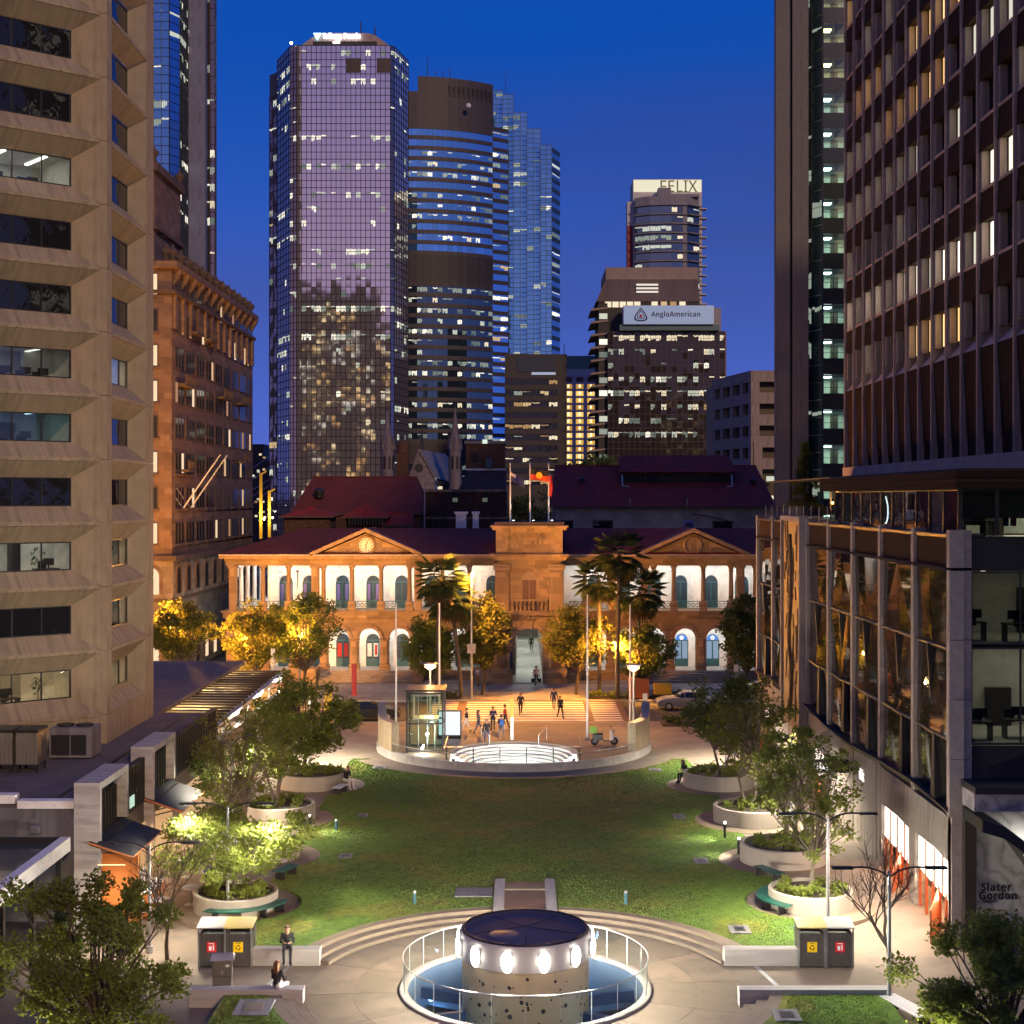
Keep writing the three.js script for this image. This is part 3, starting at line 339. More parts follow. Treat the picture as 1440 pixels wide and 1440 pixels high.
// ---------- left: beige concrete office tower with splayed windows ----------
{ const g = thing('office_tower', 'beige concrete office tower with deeply splayed window hoods', 'tower', [0, 0, 0]);
  const th = 0.72, H = 3.19, Y0 = 6.17, F1 = facet(-27.41, -68.25, th), F2 = facet(-20.82, -74.5, Math.PI / 2);
  const clear = pane([0.9, 0.95, 0.95]);
  const lit1 = { 0: [[1, 0.66, 0.33], 1.5, 2], 2: [[1, 0.9, 0.74], 1.3, 2], 4: [[0.5, 0.85, 0.95], 0.5, 0], 5: [[1, 0.93, 0.82], 0.35, 0], 8: [[1, 0.93, 0.80], 1.7, 0] };
  const lit2 = { 0: [[1, 0.66, 0.34], 1.6, 0], 1: [[1, 0.85, 0.62], 0.5, 0], 2: [[1, 0.85, 0.62], 0.4, 1], 5: [[1, 0.92, 0.78], 1.6, 0] };
  for (const [F, Lb, wx0, wx1, lit, n, dz] of [[F1, 8.28, 1.1, 7.13, lit1, 4, -0.75], [F2, 6.82, 1.06, 5.7, lit2, 3, -0.7]]) {
    const q = (x, y, z) => V(x, y, z), t = 0.2;
    const wy0 = 0.84, wy1 = 2.26, o0 = 0.09, o1 = 3.06;   // within a storey that starts at the ledge
    const sill = hex([q(0, o0, 0), q(Lb, o0, 0), q(wx1, wy0, dz), q(wx0, wy0, dz), q(0, o0 - t, -0.1), q(Lb, o0 - t, -0.1), q(wx1, wy0 - t, dz - 0.1), q(wx0, wy0 - t, dz - 0.1)]);
    const soff = hex([q(wx0, wy1, dz), q(wx1, wy1, dz), q(Lb, o1, 0), q(0, o1, 0), q(wx0, wy1 + t, dz - 0.1), q(wx1, wy1 + t, dz - 0.1), q(Lb, o1 + 0.1, -0.15), q(0, o1 + 0.1, -0.15)]);
    const spR = hex([q(wx1, wy0, dz), q(Lb, o0, 0), q(Lb, o1, 0), q(wx1, wy1, dz), q(wx1 + 0.02, wy0, dz - 0.2), q(Lb, o0, -0.2), q(Lb, o1, -0.2), q(wx1 + 0.02, wy1, dz - 0.2)]);
    const spL = hex([q(0, o0, 0), q(wx0, wy0, dz), q(wx0, wy1, dz), q(0, o1, 0), q(0, o0, -0.2), q(wx0 - 0.02, wy0, dz - 0.2), q(wx0 - 0.02, wy1, dz - 0.2), q(0, o1, -0.2)]);
    const ledge = bx(0, Lb, -0.11, 0.088, -0.3, 0.045);
    F.add(g, 'base_wall', bx(0, Lb, 0, Y0 - 0.12, -0.4, -0.02), M.concrete);
    for (let k = 0; k < 14; k++) { const y = Y0 + H * k;
      F.add(g, 'ledge', ledge, M.concrete, 0, y, 0); F.add(g, 'sill_panel', sill, M.concrete, 0, y, 0); F.add(g, 'soffit_panel', soff, M.concrete, 0, y, 0); F.add(g, 'splay_panel', spR, M.concrete, 0, y, 0); F.add(g, 'splay_panel', spL, M.concrete, 0, y, 0);
      const l = lit[k]; windowUnit(F, g, wx0, wx1, y + wy0, y + wy1, dz - 0.06, n, l ? clear : M.blackGlass);
      if (l) office(g, F, wx0 - 0.15, wx1 + 0.15, y + wy0 - 0.7, y + wy1 + 0.15, dz - 0.16, dz - 4.2, l[0], l[1], 300 + k * 7 + n, l[2]); } }
  // piers with shadow joints
  const P1 = F1.at(8.28, 0, 0), P2 = F2.at(0, 0, 0);
  for (let k = -1; k < 14; k++) { const y0 = k < 0 ? 0 : Y0 + H * k + 0.014, y1 = Y0 + H * (k + 1) - 0.014;
    part(g, 'pier_block', plan([[P1[0], -P1[2]], [P2[0] + 0.02, -P1[2] - 0.02], [P2[0] + 0.02, -P2[2]], [P2[0] - 0.8, -P2[2]], [P1[0] - 0.6, -P1[2] + 0.2]], y0, y1), M.concrete);
    F2.add(g, 'pier_block', bx(6.82, 8.42, y0, y1, -1.1, 0.02), M.concrete); }
  part(g, 'core', plan([[-29.7, 73.1], [-26.8, 77.8], [-25.9, 82.8], [-45, 82.8], [-45, 73.1]], 0, 51), M.greyConcrete);
  F1.add(g, 'side_wall', bx(-7, 0, 0, 50, -1.0, 0), M.concrete);
}
// ---------- left podium: roof, portal frames, awnings, shops ----------
{ const g = thing('podium_building', 'low grey podium building with two white portal frames', 'building', [0, 0, 0]);
  const RY = 4.7, grey = surf([0.16, 0.16, 0.185], T.streak, 4, 0.9, 0.003); part(g, 'roof', plan([[-60, 59.6], [-17.6, 59.6], [-17.6, 84], [-20.9, 84], [-20.9, 111], [-60, 111]], RY - 0.25, RY), surf([0.115, 0.10, 0.115], T.blotch, 6, 0.9, 0.006));
  part(g, 'wall', [bx(-60, -18.05, -0.45, RY - 0.25, -59.9, -59.55)], grey); part(g, 'coping', [bx(-20.4, -18.1, RY - 0.25, RY + 0.06, -59.95, -59.4)], M.white); part(g, 'coping', [bx(-60, -20.5, RY - 0.05, RY + 0.3, -59.95, -59.4)], M.white);
  part(g, 'wall', [bx(-17.75, -17.45, -0.45, 3.0, -110, -59.7)], M.bronze); part(g, 'upper_wall', bx(-17.7, -17.4, 3.0, 5.05, -84, -63.5), M.black); for (let i = 0; i < 44; i++) part(g, 'wall_rib', bx(-0.03, 0.05, 3.1, 5.0, -0.04, 0.04), M.darkMetal, -17.38, 0, -(63.8 + i * 0.45));
  part(g, 'roof_seam', [bx(-19.1, -18.95, RY, RY + 0.05, -84, -60)], M.black); part(g, 'wall_vent', [rbx(0.4, 0.3, 0.35, 0.03, 0)], M.galv, -19.6, 3.5, -59.3);
  for (const [d, L0] of [[59.2, 4.3], [67.8, 4.3]]) { const f = part(g, 'portal_frame', slab([[0, 0], [0, 5.98], [L0, 5.98], [L0, 3.75], [L0 - 0.28, 3.75], [L0 - 0.28, 5.7], [0.28, 5.7], [0.28, 0]], 0, 1.05), surf([0.52, 0.50, 0.485], T.streak, 3, 0.85, 0.003), -18.05, -0.45, -d, Math.PI / 2);
    part(f, 'infill_panel', bx(0.28, L0 - 0.28, 3.4, 5.3, 0.45, 0.5), M.black); for (let i = 0; i < 9; i++) part(f, 'fin', bx(-0.03, 0.03, 3.5, 5.2, 0.5, 0.66), M.darkMetal, 0.5 + i * 0.42, 0, 0); part(f, 'sill', bx(0.28, L0, 3.3, 3.5, 0.5, 1.2), M.darkMetal); }
  part(g, 'exit_sign', bx(-0.02, 0.02, 0, 0.5, -0.35, 0.35), glow([0.7, 1, 0.8], 0.7), -17.3, 3.3, -65.2);
  part(g, 'side_screen', bx(-17.4, -15.6, -0.42, 2.55, -59.9, -59.8), std([0.50, 0.17, 0.04], 0.6));
  // shops behind the arcade
  for (const [d0, d1, c, k] of [[60, 66, [1, 0.45, 0.14], 6], [67, 73, [1, 0.55, 0.24], 5], [75, 83, [1, 0.62, 0.32], 5], [84, 92, [1, 0.66, 0.40], 6], [95, 104, [1, 0.75, 0.52], 6]]) { const m = (d0 + d1) / 2; part(g, 'shopfront_window', bx(-0.03, 0.03, 0, 2.1, -(d1 - d0) / 2, (d1 - d0) / 2), glow(c, 0.55), -17.4, -0.4 + (d0 > 64 ? 0.4 : 0), -m); area(-17.2, 1.0, -m, -10, 0.4, -m, d1 - d0, 1.9, c, k); }
  area(-16.5, 1.2, -58.9, -16.5, 1.0, -60, 1.2, 0.5, [1, 0.6, 0.3], 6); part(g, 'awning_lamp', bx(-17.0, -15.9, 2.3, 2.33, -58.9, -58.86), glow([1, 0.7, 0.4], 2));
}
for (const [d, lab] of [[61.4, 'dark sloping shop awning below the white portal frame beside the grey wall'], [70, 'dark sloping shop awning below the white portal frame beside the batten canopy']]) { const a = thing('shop_awning', lab, 'awning', [-17.4, 2.75, -d], 0, 'dark shop awnings'), w = 2.3, o = 1.75; part(a, 'canopy', hex([V(0, 0.3, w), V(o, -0.25, w), V(o, -0.15, w), V(0, 0.45, w), V(0, 0.3, -w), V(o, -0.25, -w), V(o, -0.15, -w), V(0, 0.45, -w)]), M.black); part(a, 'edge_trim', [bar(V(0, 0.38, w + 0.02), V(o, -0.2, w + 0.02), 0.05), bar(V(o, -0.2, w), V(o, -0.2, -w), 0.04), bar(V(0, 0.38, -w - 0.02), V(o, -0.2, -w - 0.02), 0.05)], std([0.40, 0.15, 0.05], 0.6)); for (const z of [-1.5, 0, 1.5]) part(a, 'bracket', bar(V(0, -0.6, z), V(o - 0.2, -0.2, z), 0.03), M.darkMetal); }
{ const a = thing('flat_canopy', 'dark glazed canopy roof with deep white edge beam', 'canopy', [0, 0, 0]);
  part(a, 'edge_beam', bx(-18.4, -18.0, 2.95, 3.5, -58.6, -44), M.white); part(a, 'edge_beam', bx(-36, -18.4, 3.0, 3.5, -58.6, -58.3), M.darkMetal);
  for (let i = 0; i < 7; i++) part(a, 'glass_panel', bx(-36, -18.5, 3.25, 3.29, -(46.1 + i * 2.05 - 0.05), -(44.1 + i * 2.05)), std([0.05, 0.065, 0.07], 0.12)); for (let i = 0; i < 5; i++) part(a, 'post', bx(-0.1, 0.1, -0.42, 2.95, -0.1, 0.1), M.darkMetal, -18.2, 0, -(45 + i * 3.2)); }
// roof plant
for (const [px, d, w, h, lab] of [[106, 70, 2.0, 1.4, 'grey box air conditioning unit with two dark roof fans']]) { const a = thing('air_conditioner', lab, 'air conditioner', [PX(px, d), 4.7, -d]); part(a, 'body', rbx(w, h, 1.6, 0.04, 0.06), M.greyConcrete); part(a, 'grille', bx(-w / 2 + 0.1, -0.03, 0.2, h - 0.25, 0.8, 0.82), M.darkMetal); part(a, 'grille', bx(0.03, w / 2 - 0.25, 0.2, h - 0.25, 0.8, 0.82), M.darkMetal); for (const s of [-1, 1]) part(a, 'fan', cyl(0.4, 0.4, h + 0.05, h + 0.16, 20), M.black, s * 0.46, 0, 0); }
for (const [px, w, lab] of [[44, 1.05, 'ribbed steel duct unit on legs, first beside the box unit'], [8, 1.1, 'ribbed steel duct unit with dark lid on legs'], [-30, 1.3, 'wide ribbed steel duct unit at the tower corner']]) { const d = 66.5, a = thing('duct_unit', lab, 'duct', [PX(px, d), 4.7, -d], 0, 'steel duct units on the roof'); part(a, 'casing', [rbx(w * 0.94, 1.45, 1.3, 0.03, 0.35)], std([0.42, 0.38, 0.28], 0.4, { metalness: 0.6, map: rep(T.streak, 1) })); for (let i = 0; i < 6; i++) part(a, 'rib', bx(-0.02, 0.02, 0.4, 1.75, 0.65, 0.68), M.galv, -w * 0.4 + i * w * 0.16, 0, 0); part(a, 'lid', rbx(w, 0.12, 1.5, 0.03, 1.81), M.black); for (const [x, z] of [[-1, 1], [1, 1], [1, -1], [-1, -1]]) part(a, 'leg', bx(-0.05, 0.05, 0, 0.38, -0.05, 0.05), M.darkMetal, x * w * 0.4, 0, z * 0.55); }
{ // striped translucent canopy by the street
  const c = thing('batten_canopy', 'long canopy of translucent yellowish sheets and dark battens', 'canopy', [0, 0, 0]); const trans = c => new THREE.MeshPhysicalMaterial({ color: L(...c), roughness: 0.95, transmission: 0.55, thickness: 0, map: rep(T.blotch, 3) }), sh = trans([0.62, 0.48, 0.27]), sh2 = trans([0.42, 0.32, 0.19]);
  const Y = d => 3.75 + 0.35 * (d - 78) / 31, XR = -17.9;
  for (let i = 0; i < 26; i++) { const d0 = 79 + i * 1.17, d1 = d0 + 1.1, xl = -22 - Math.max(0, (d0 - 86)) * 0.25, xr = XR - 0.1; part(c, 'roof_sheet', faces([[V(xl, Y(d0) + 0.05, -d0), V(xr, Y(d0) - 0.1, -d0), V(xr, Y(d1) - 0.1, -d1), V(xl, Y(d1) + 0.05, -d1)]]), i % 3 ? sh : sh2); part(c, 'batten', bx(xl, xr, Y(d1) - 0.16, Y(d1) + 0.06, -d1 - 0.07, -d1), M.bronze); }
  part(c, 'gutter', hex([V(XR - 0.1, 3.45, -79), V(XR + 0.2, 3.45, -79), V(XR + 0.2, 3.7, -79), V(XR - 0.1, 3.7, -79), V(XR - 0.1, 3.8, -109.5), V(XR + 0.2, 3.8, -109.5), V(XR + 0.2, 4.05, -109.5), V(XR - 0.1, 4.05, -109.5)]), M.galv);
  for (const d of [80, 88, 96, 104, 109]) part(c, 'post', cyl(0.08, 0.08, 0, Y(d) - 0.15, 10), M.galv, XR, 0, -d);
  const lm = glow([1, 0.95, 0.8], 8); for (const d of [84, 92, 100, 108]) { part(c, 'canopy_lamp', new THREE.SphereGeometry(0.1, 10, 8), lm, XR + 0.05, Y(d) - 0.35, -d); point(XR + 0.3, Y(d) - 0.45, -d, NEUTRAL, 45, 5); part(c, 'canopy_lamp', new THREE.SphereGeometry(0.1, 10, 8), lm, -20.5, Y(d) - 1.0, -d); point(-20.5, Y(d) - 1.25, -d, WARM, 130, 5); }
  const s = thing('hanging_sign', 'small blank salmon sign under the canopy end', 'sign', [-17.4, 2.9, -107]); part(s, 'board', bx(-0.05, 0.05, 0, 0.85, -1.2, 1.2), std([0.5, 0.22, 0.13], 0.6)); part(s, 'bracket', [bx(-0.4, 0, 0.8, 0.86, -1, -0.94), bx(-0.4, 0, 0.8, 0.86, 0.94, 1)], M.darkMetal); }

// ---------- left far: heritage brick and stone building ----------
{ const g = thing('heritage_building', 'tall brown stone heritage building with ornate top and arched base', 'building', [0, 0, 0]); const X = -33, D0 = 138.5, LEN = 41.5, F = facet(X, -D0, Math.PI / 2), FF = facet(-45, -D0, 0), TOP = 39;
  part(g, 'body', plan([[-60, D0 + 0.02], [X - 0.02, D0 + 0.02], [X - 0.02, D0 + LEN], [-60, D0 + LEN]], 0, TOP), M.heritage);
  F.add(g, 'stone_skin', bx(0, LEN, 0, 11.1, 0, 0.12), surf([0.32, 0.27, 0.22], T.stoneTone, 8, 0.85, 0.006)); FF.add(g, 'stone_skin', bx(0, 12.1, 0, 11.1, 0, 0.1), surf([0.32, 0.25, 0.19], T.stoneTone, 8, 0.85, 0.006));
  const dark = mirrorGlass([0.03, 0.035, 0.045], { metalness: 0.1 }), lw = [glow([1, 0.62, 0.32], 0.7), glow([1, 0.74, 0.46], 0.95), glow([1, 0.5, 0.25], 0.4)];
  const fr = bx(-0.55, 0.55, 0, 2.1, 0, 0.06), gl = bx(-0.42, 0.42, 0.1, 2.0, 0.06, 0.08), sl = bx(-0.65, 0.65, -0.18, 0, 0, 0.22), bar_ = bx(-0.03, 0.03, 0.1, 2.0, 0.08, 0.11);
  const xs = []; for (let b = 0; b < 9; b++) for (let i = 0; i < 3; i++) xs.push(1.6 + b * 4.55 + i * 1.25);
  let n = 0; for (let r = 0; r < 8; r++) for (const x of xs) { const w = F.add(g, 'window', fr, M.heritageDark, x, 12.6 + r * 3.35, 0.0); const lit = rnd() < 0.09; part(w, 'pane', gl, lit ? pick(lw) : dark); if (n++ < 60) part(w, 'sill', sl, M.heritage); }
  for (let r = 0; r < 8; r++) for (const x of [5.6, 10.2]) { const w = FF.add(g, 'window', fr, M.heritageDark, x, 12.6 + r * 3.35, 0); const lit = [1, 0, 1, 0, 1, 1, 0, 1][r]; part(w, 'pane', gl, x > 8 && lit ? lw[1] : dark); part(w, 'sill', sl, M.heritage); }
  const ledge = (y, h, o, m) => { F.add(g, 'cornice', bx(-o, LEN, y, y + h, 0, o), m); FF.add(g, 'cornice', bx(0, 12 - 0.003, y, y + h, 0, o - 0.004), m); };
  ledge(11.1, 0.45, 0.5, M.heritageDark); ledge(7.2, 0.3, 0.35, M.heritageDark); ledge(36.2, 0.35, 0.4, M.heritageDark); ledge(38.6, 0.6, 0.7, M.heritage);
  const arch = slab(archPts(-0.85, 0.85, 0, 1.7), 0, 0.08), ring = slab(archRing(1.15, 1.75, 0.85, 1.7), 0, 0.14);
  for (let i = 0; i < 10; i++) for (const y of [7.9, 0.6]) { const a = F.add(g, 'arched_window', ring, M.heritage, 2 + i * 4.1, y, 0.12); part(a, 'pane', arch, rnd() < 0.12 ? lw[1] : dark); }
  for (const y of [7.9, 0.6]) for (const x of [6, 10]) { const a = FF.add(g, 'arched_window', ring, M.heritage, x, y, 0.1); part(a, 'pane', arch, x > 8 ? lw[1] : dark); }
  // balconies, brackets, urn blocks along the parapet
  const urn = lathe([[0, 0], [0.42, 0], [0.35, 0.25], [0.22, 0.4], [0.5, 0.9], [0.55, 1.15], [0.2, 1.4], [0.12, 1.7], [0, 1.75]], 10), brk = slab([[0, 0], [0.75, 1.2], [0.75, 1.6], [0, 1.6]], -0.25, 0.25), pil = bx(-0.35, 0.35, 0, 3.2, 0, 0.3);
  for (let i = 0; i < 13; i++) { F.add(g, 'bracket', brk, M.heritage, 0.7 + i * 3.3, 37.0, 0, -Math.PI / 2); F.add(g, 'pilaster', pil, M.heritage, 0.7 + i * 3.3, 33, 0.0); F.add(g, 'urn', urn, M.heritageDark, 0.7 + i * 3.3, 39.2, -0.1); }
  for (const x of [8, 11.4]) { FF.add(g, 'urn', urn, M.heritageDark, x, 39.2, -0.2); }
  for (const [x, y, w] of [[4.4, 27.7, 4.6], [22.5, 27.7, 4.6], [33, 27.7, 4.6], [4.4, 19.5, 2.4], [33, 21, 2.4], [8.5, 33.2, 3], [15, 33.2, 3]]) { const b = F.add(g, 'balcony', [bx(-w / 2, w / 2, 0, 0.25, 0, 0.9), bx(-w / 2, w / 2, 1.0, 1.12, 0.75, 0.9)], M.heritageDark, x, y, 0); for (let i = 0; i < 8; i++) part(b, 'baluster', cyl(0.09, 0.09, 0.25, 1.0, 6), M.heritageDark, -w / 2 + 0.2 + i * (w - 0.4) / 7, 0, 0.82); }
  // attic block and roof pavilion
  part(g, 'attic_block', plan([[-60, 146], [-36.5, 146], [-36.5, 157], [-60, 157]], TOP, 49.4), M.heritage); part(g, 'attic_cornice', plan([[-60, 145.6], [-36.1, 145.6], [-36.1, 157.4], [-60, 157.4]], 43.6, 44.0), M.heritageDark); part(g, 'attic_cornice', plan([[-60, 145.6], [-36.1, 145.6], [-36.1, 157.4], [-60, 157.4]], 49.4, 50.2), M.heritageDark);
  part(g, 'attic_roof', faces([[V(-62, 50.2, -146), V(-38.5, 50.2, -146), V(-44, 56, -151.5)], [V(-38.5, 50.2, -146), V(-38.5, 50.2, -157), V(-44, 56, -151.5)], [V(-62, 50.2, -146), V(-44, 56, -151.5), V(-62, 56, -151.5)]]), M.heritageDark);
  for (const d of [146, 157]) part(g, 'urn', urn, M.heritageDark, -36.6, 50.2, -d);
  const flag = (x) => { const f = F.add(g, 'slanted_flagpole', bar(V(0, 0, 0), V(0, 5.2, 3.6), 0.09, 0.06), M.whiteMetal, x, 16, 0.1); }; flag(4.2); flag(7.4);
}
// dark low roofs left of the sandstone building
sole('low_block', 'dark flat roofed block in the side street beside the heritage building', 'building', [bx(-6, 3, 0, 5.5, -20, 0), bx(-6.2, 3.2, 5.5, 5.9, -20.2, 0.2)], M.greyConcrete, [-37, 0, -205]);

// ---------- right: glass podium with stone piers, office tower above ----------
{ const g = thing('podium_building', 'podium with folded bronze glass bays between pale stone piers', 'building', [0, 0, 0]); const X = 16.6, D = 103.5, F = facet(X, -D, -Math.PI / 2), E = facet(X, -56.9, 0);
  const stone = surf([0.36, 0.30, 0.265], T.grain, 2, 0.7, 0.003), lowWall = surf([0.36, 0.315, 0.27], T.streak, 4, 0.75, 0.004), gs = [std([0.02, 0.017, 0.014], 0.03, { metalness: 0.25 }), std([0.035, 0.028, 0.022], 0.03, { metalness: 0.35 })], span = matte([0.06, 0.033, 0.02]);
  const bays = [[0.3, 6.0], [6.5, 11.2], [18.4, 23.8], [24.3, 29.6], [30.1, 35.3], [35.8, 41.1], [41.6, 46.35]], Y = [5.0, 7.6, 11.1, 14.2];
  part(g, 'body', [plan([[X + 1.2, 63.2], [60, 63.2], [60, D], [X + 1.2, D]], 0, 15), plan([[X + 1.2, 57.4], [60, 57.4], [60, 63.1], [X + 1.2, 63.1]], 0, 6.0)], M.bronze);
  bays.forEach(([x0, x1], b) => { const w = x1 - x0, xm = x0 + w * (0.46 + 0.08 * (b % 2)), xs = [x0, xm, x1];
    const zf = (i, j) => (i === 1 ? (j % 2 ? 0.12 : 0.0) : (j + i + b) % 2 ? 0.03 : -0.04); const wob = 0.25 * Math.sin(b * 1.3);
    for (let i = 0; i < 2; i++) for (let j = 0; j < 3; j++) { const y0 = Y[j] + (j === 0 ? wob : 0) + 0.05, y1 = Y[j + 1] - 0.05; const a = V(xs[i] + 0.03, y0, zf(i, j)), c = V(xs[i + 1] - 0.03, y0, zf(i + 1, j)), d = V(xs[i + 1] - 0.03, y1, zf(i + 1, j + 1)), e = V(xs[i] + 0.03, y1, zf(i, j + 1));
      F.add(g, 'glass_panel', faces((i + j + b) % 2 ? [[a, c, d], [a, d, e]] : [[a, c, e], [c, d, e]]), gs[(i + j + b) % 2]); }
    F.add(g, 'fold_fin', [hex([V(xm - 0.16, 7.6, 0.0), V(xm + 0.16, 7.6, 0), V(xm + 0.05, 11.1, 0.2), V(xm - 0.05, 11.1, 0.2), V(xm - 0.16, 7.6, -0.3), V(xm + 0.16, 7.6, -0.3), V(xm + 0.05, 11.1, -0.3), V(xm - 0.05, 11.1, -0.3)]), hex([V(xm + w * 0.18, 5.1, 0.3), V(xm + w * 0.3, 5.1, 0.3), V(xm + w * 0.22, 7.6, 0.2), V(xm + w * 0.16, 7.6, 0.2), V(xm + w * 0.18, 5.1, -0.3), V(xm + w * 0.3, 5.1, -0.3), V(xm + w * 0.22, 7.6, -0.3), V(xm + w * 0.16, 7.6, -0.3)])], M.black);
    for (const y of [7.6, 11.1]) F.add(g, 'transom', bar(V(x0, y, 0.04), V(xm, y, y > 8 ? 0.05 : 0.15), 0.07, 0.07, 4), M.bronze), F.add(g, 'transom', bar(V(xm, y, y > 8 ? 0.05 : 0.15), V(x1, y, 0.04), 0.07, 0.07, 4), M.bronze);
    F.add(g, 'head_rail', bx(x0, x1, 14.15, 14.3, -0.1, 0.2), matte([0.05, 0.04, 0.035])); F.add(g, 'spandrel_panel', bx(x0, x1, 14.3, 15.45, -0.2, 0.02), span);
    F.add(g, 'sill_band', hex([V(x0 - 0.25, 4.55 + wob, 0.0), V(x1 + 0.25, 4.55 + 0.25 * Math.sin(b * 1.3 + 1.3), 0), V(x1 + 0.25, 4.95 + 0.25 * Math.sin(b * 1.3 + 1.3), 0.35), V(x0 - 0.25, 4.95 + wob, 0.35), V(x0 - 0.25, 4.55 + wob, -0.5), V(x1 + 0.25, 4.55 + 0.25 * Math.sin(b * 1.3 + 1.3), -0.5), V(x1 + 0.25, 4.95 + 0.25 * Math.sin(b * 1.3 + 1.3), -0.5), V(x0 - 0.25, 4.95 + wob, -0.5)]), M.black);
    F.add(g, 'back_panel', bx(x0, x1, 5, 14.2, -0.7, -0.6), M.black); });
  for (const x of [0, 6.25, 18.1, 24.05, 29.85, 35.55, 41.35, 46.6]) for (const [a, b] of [[4.7, 6.9], [6.93, 9.2], [9.23, 11.5], [11.53, 14.18], [14.3, 15.75]]) F.add(g, 'pier_block', bx(x - 0.2, x + 0.2, a, b, -0.4, 0.16), stone);
  F.add(g, 'coping', bx(0, 46.6, 15.45, 15.58, -1.2, 0.1), M.bronze);
  // tall bronze relief panel
  F.add(g, 'art_panel', bx(11.7, 17.5, 3.2, 15.6, 0, 0.35), surf([0.30, 0.18, 0.085], T.blotch, 3, 0.5, 0.03, { metalness: 0.3 })); { const rb = []; const q = mulberry(5); for (let i = 0; i < 46; i++) { const x = 12 + 5 * q(), y = 3.6 + 11.4 * q(); rb.push(bar(V(x, y, 0.36), V(x + (q() - 0.5) * 1.2, y + 0.6 + 1.6 * q(), 0.38), 0.04 + 0.05 * q(), 0.03, 5)); } rb.push(tube([V(14.2, 3.6, 0.38), V(14.9, 6.5, 0.42), V(14.0, 8.6, 0.4), V(14.8, 11.5, 0.42), V(14.4, 14.8, 0.38)], 0.14, 30, 6)); stuff(F.add(g, 'relief', rb, std([0.10, 0.055, 0.03], 0.5, { metalness: 0.4 }))); }
  F.add(g, 'art_frame', [bx(11.45, 11.7, 3.2, 15.9, 0, 0.5), bx(17.5, 17.75, 3.2, 15.9, 0, 0.5), bx(11.7, 17.5, 15.6, 15.9, 0, 0.5)], stone);
  // street level wall with openings
  const op = [[2, 4.6, 0.0, 3.0], [19.5, 23, 0, 2.9], [35.6, 40.4, 0, 2.95], [41.4, 46.3, -0.3, 2.95]];
  F.add(g, 'street_wall', slab([[-0.2, -0.5], ...op.flatMap(([a, b, c, d]) => [[a, -0.5], [a, d - 0.05], [b - (b - a) * 0.4, d], [b, d - 0.12], [b, -0.5]]), [46.6, -0.5], [46.6, 4.6], [-0.2, 4.6]], -0.5, 0.05), lowWall);
  for (const x of [6.25, 12, 18, 24, 29.8, 34.6]) F.add(g, 'wall_joint', bx(x - 0.03, x + 0.03, 0, 4.6, 0.045, 0.07), M.bronze);
  const pk = [1, 0.80, 0.66]; op.forEach(([a, b, c, d], i) => { const k = [4, 6, 11, 11][i], m = (a + b) / 2, p = F.at(m, 1.7, 0.12); F.add(g, 'shop_light_panel', slab([[a + 0.05, 1.45], [b - 0.05, 1.15], [b - 0.05, d - 0.2], [b - (b - a) * 0.4, d - 0.08], [a + 0.05, d - 0.13]], -0.16, -0.1), glow([1, 0.86, 0.74], i > 1 ? 3.2 : 2.2)); for (let j = 1; j < 4; j++) F.add(g, 'panel_mullion', bx(-0.04, 0.04, 1.2, d - 0.15, -0.1, -0.05), std([0.30, 0.12, 0.06], 0.5), a + (b - a) * j / 4, 0, 0); F.add(g, 'shop_wall', bx(a, b, -0.45, 1.6, -1.4, -1.3), std([0.5, 0.16, 0.05], 0.6)); F.add(g, 'shop_floor', bx(a, b, -0.45, -0.28, -1.3, 0.05), M.paving); area(p[0], p[1], p[2], p[0] - 6, 0.3, p[2], b - a, 1.6, i > 1 ? [1, 0.74, 0.56] : [1, 0.84, 0.70], k); { const q = F.at(m, 1.3, -0.7); area(q[0], q[1], q[2], q[0], 0, q[2], 1.0, b - a, [1, 0.5, 0.25], 8); F.add(g, 'shop_ceiling', bx(a, b, 1.4, 1.5, -1.3, -0.2), M.white); F.add(g, 'shop_ceiling_light', bx(a + 0.2, b - 0.2, 1.36, 1.39, -0.8, -0.6), glow([1, 0.6, 0.35], 5)); }
    for (let j = 0; j < 5; j++) F.add(g, 'door_frame', bx(-0.06, 0.06, c - 0.4, 1.4, -0.16, -0.06), std([0.30, 0.06, 0.02], 0.4), a + (b - a) * (j + 0.2) / 5, 0, 0); F.add(g, 'door_leaf', hex([V(a + (b - a) * 0.62, c - 0.4, -0.1), V(a + (b - a) * 0.95, c - 0.4, 0.7), V(a + (b - a) * 0.95, 0.9, 0.7), V(a + (b - a) * 0.62, 1.5, -0.1), V(a + (b - a) * 0.62, c - 0.4, -0.15), V(a + (b - a) * 0.95, c - 0.4, 0.65), V(a + (b - a) * 0.95, 0.9, 0.65), V(a + (b - a) * 0.62, 1.5, -0.15)]), std([0.42, 0.10, 0.03], 0.45)); });
  // number signs
  const wl = glow([1, 0.95, 0.85], 1.3); F.add(g, 'number_sign', text('240', 0.42, 0.05), wl, 31.8, 3.45, 0.12).rotation.y += Math.PI; F.add(g, 'sign_bar', bx(-0.4, 0.4, 3.75, 3.79, 0.1, 0.14), wl, 31.8, 0, 0); const bl = F.add(g, 'blade_sign', bx(-0.1, 0.1, 3.1, 3.75, 0.1, 2.2), M.black, 29.0, 0, 0); part(bl, 'number_sign', text('240', 0.4, 0.04), wl, 0.12, 3.42, 1.5, Math.PI / 2).scale.x = -1;
  // end face towards the camera
  for (const [a, b] of [[-0.45, 0.9], [0.93, 3.2], [3.23, 6.9], [6.93, 9.2], [9.23, 11.5], [11.53, 14.18], [14.3, 15.75]]) E.add(g, 'pier_block', bx(-0.05, 0.72, a, b, -0.4, 0.1), stone);
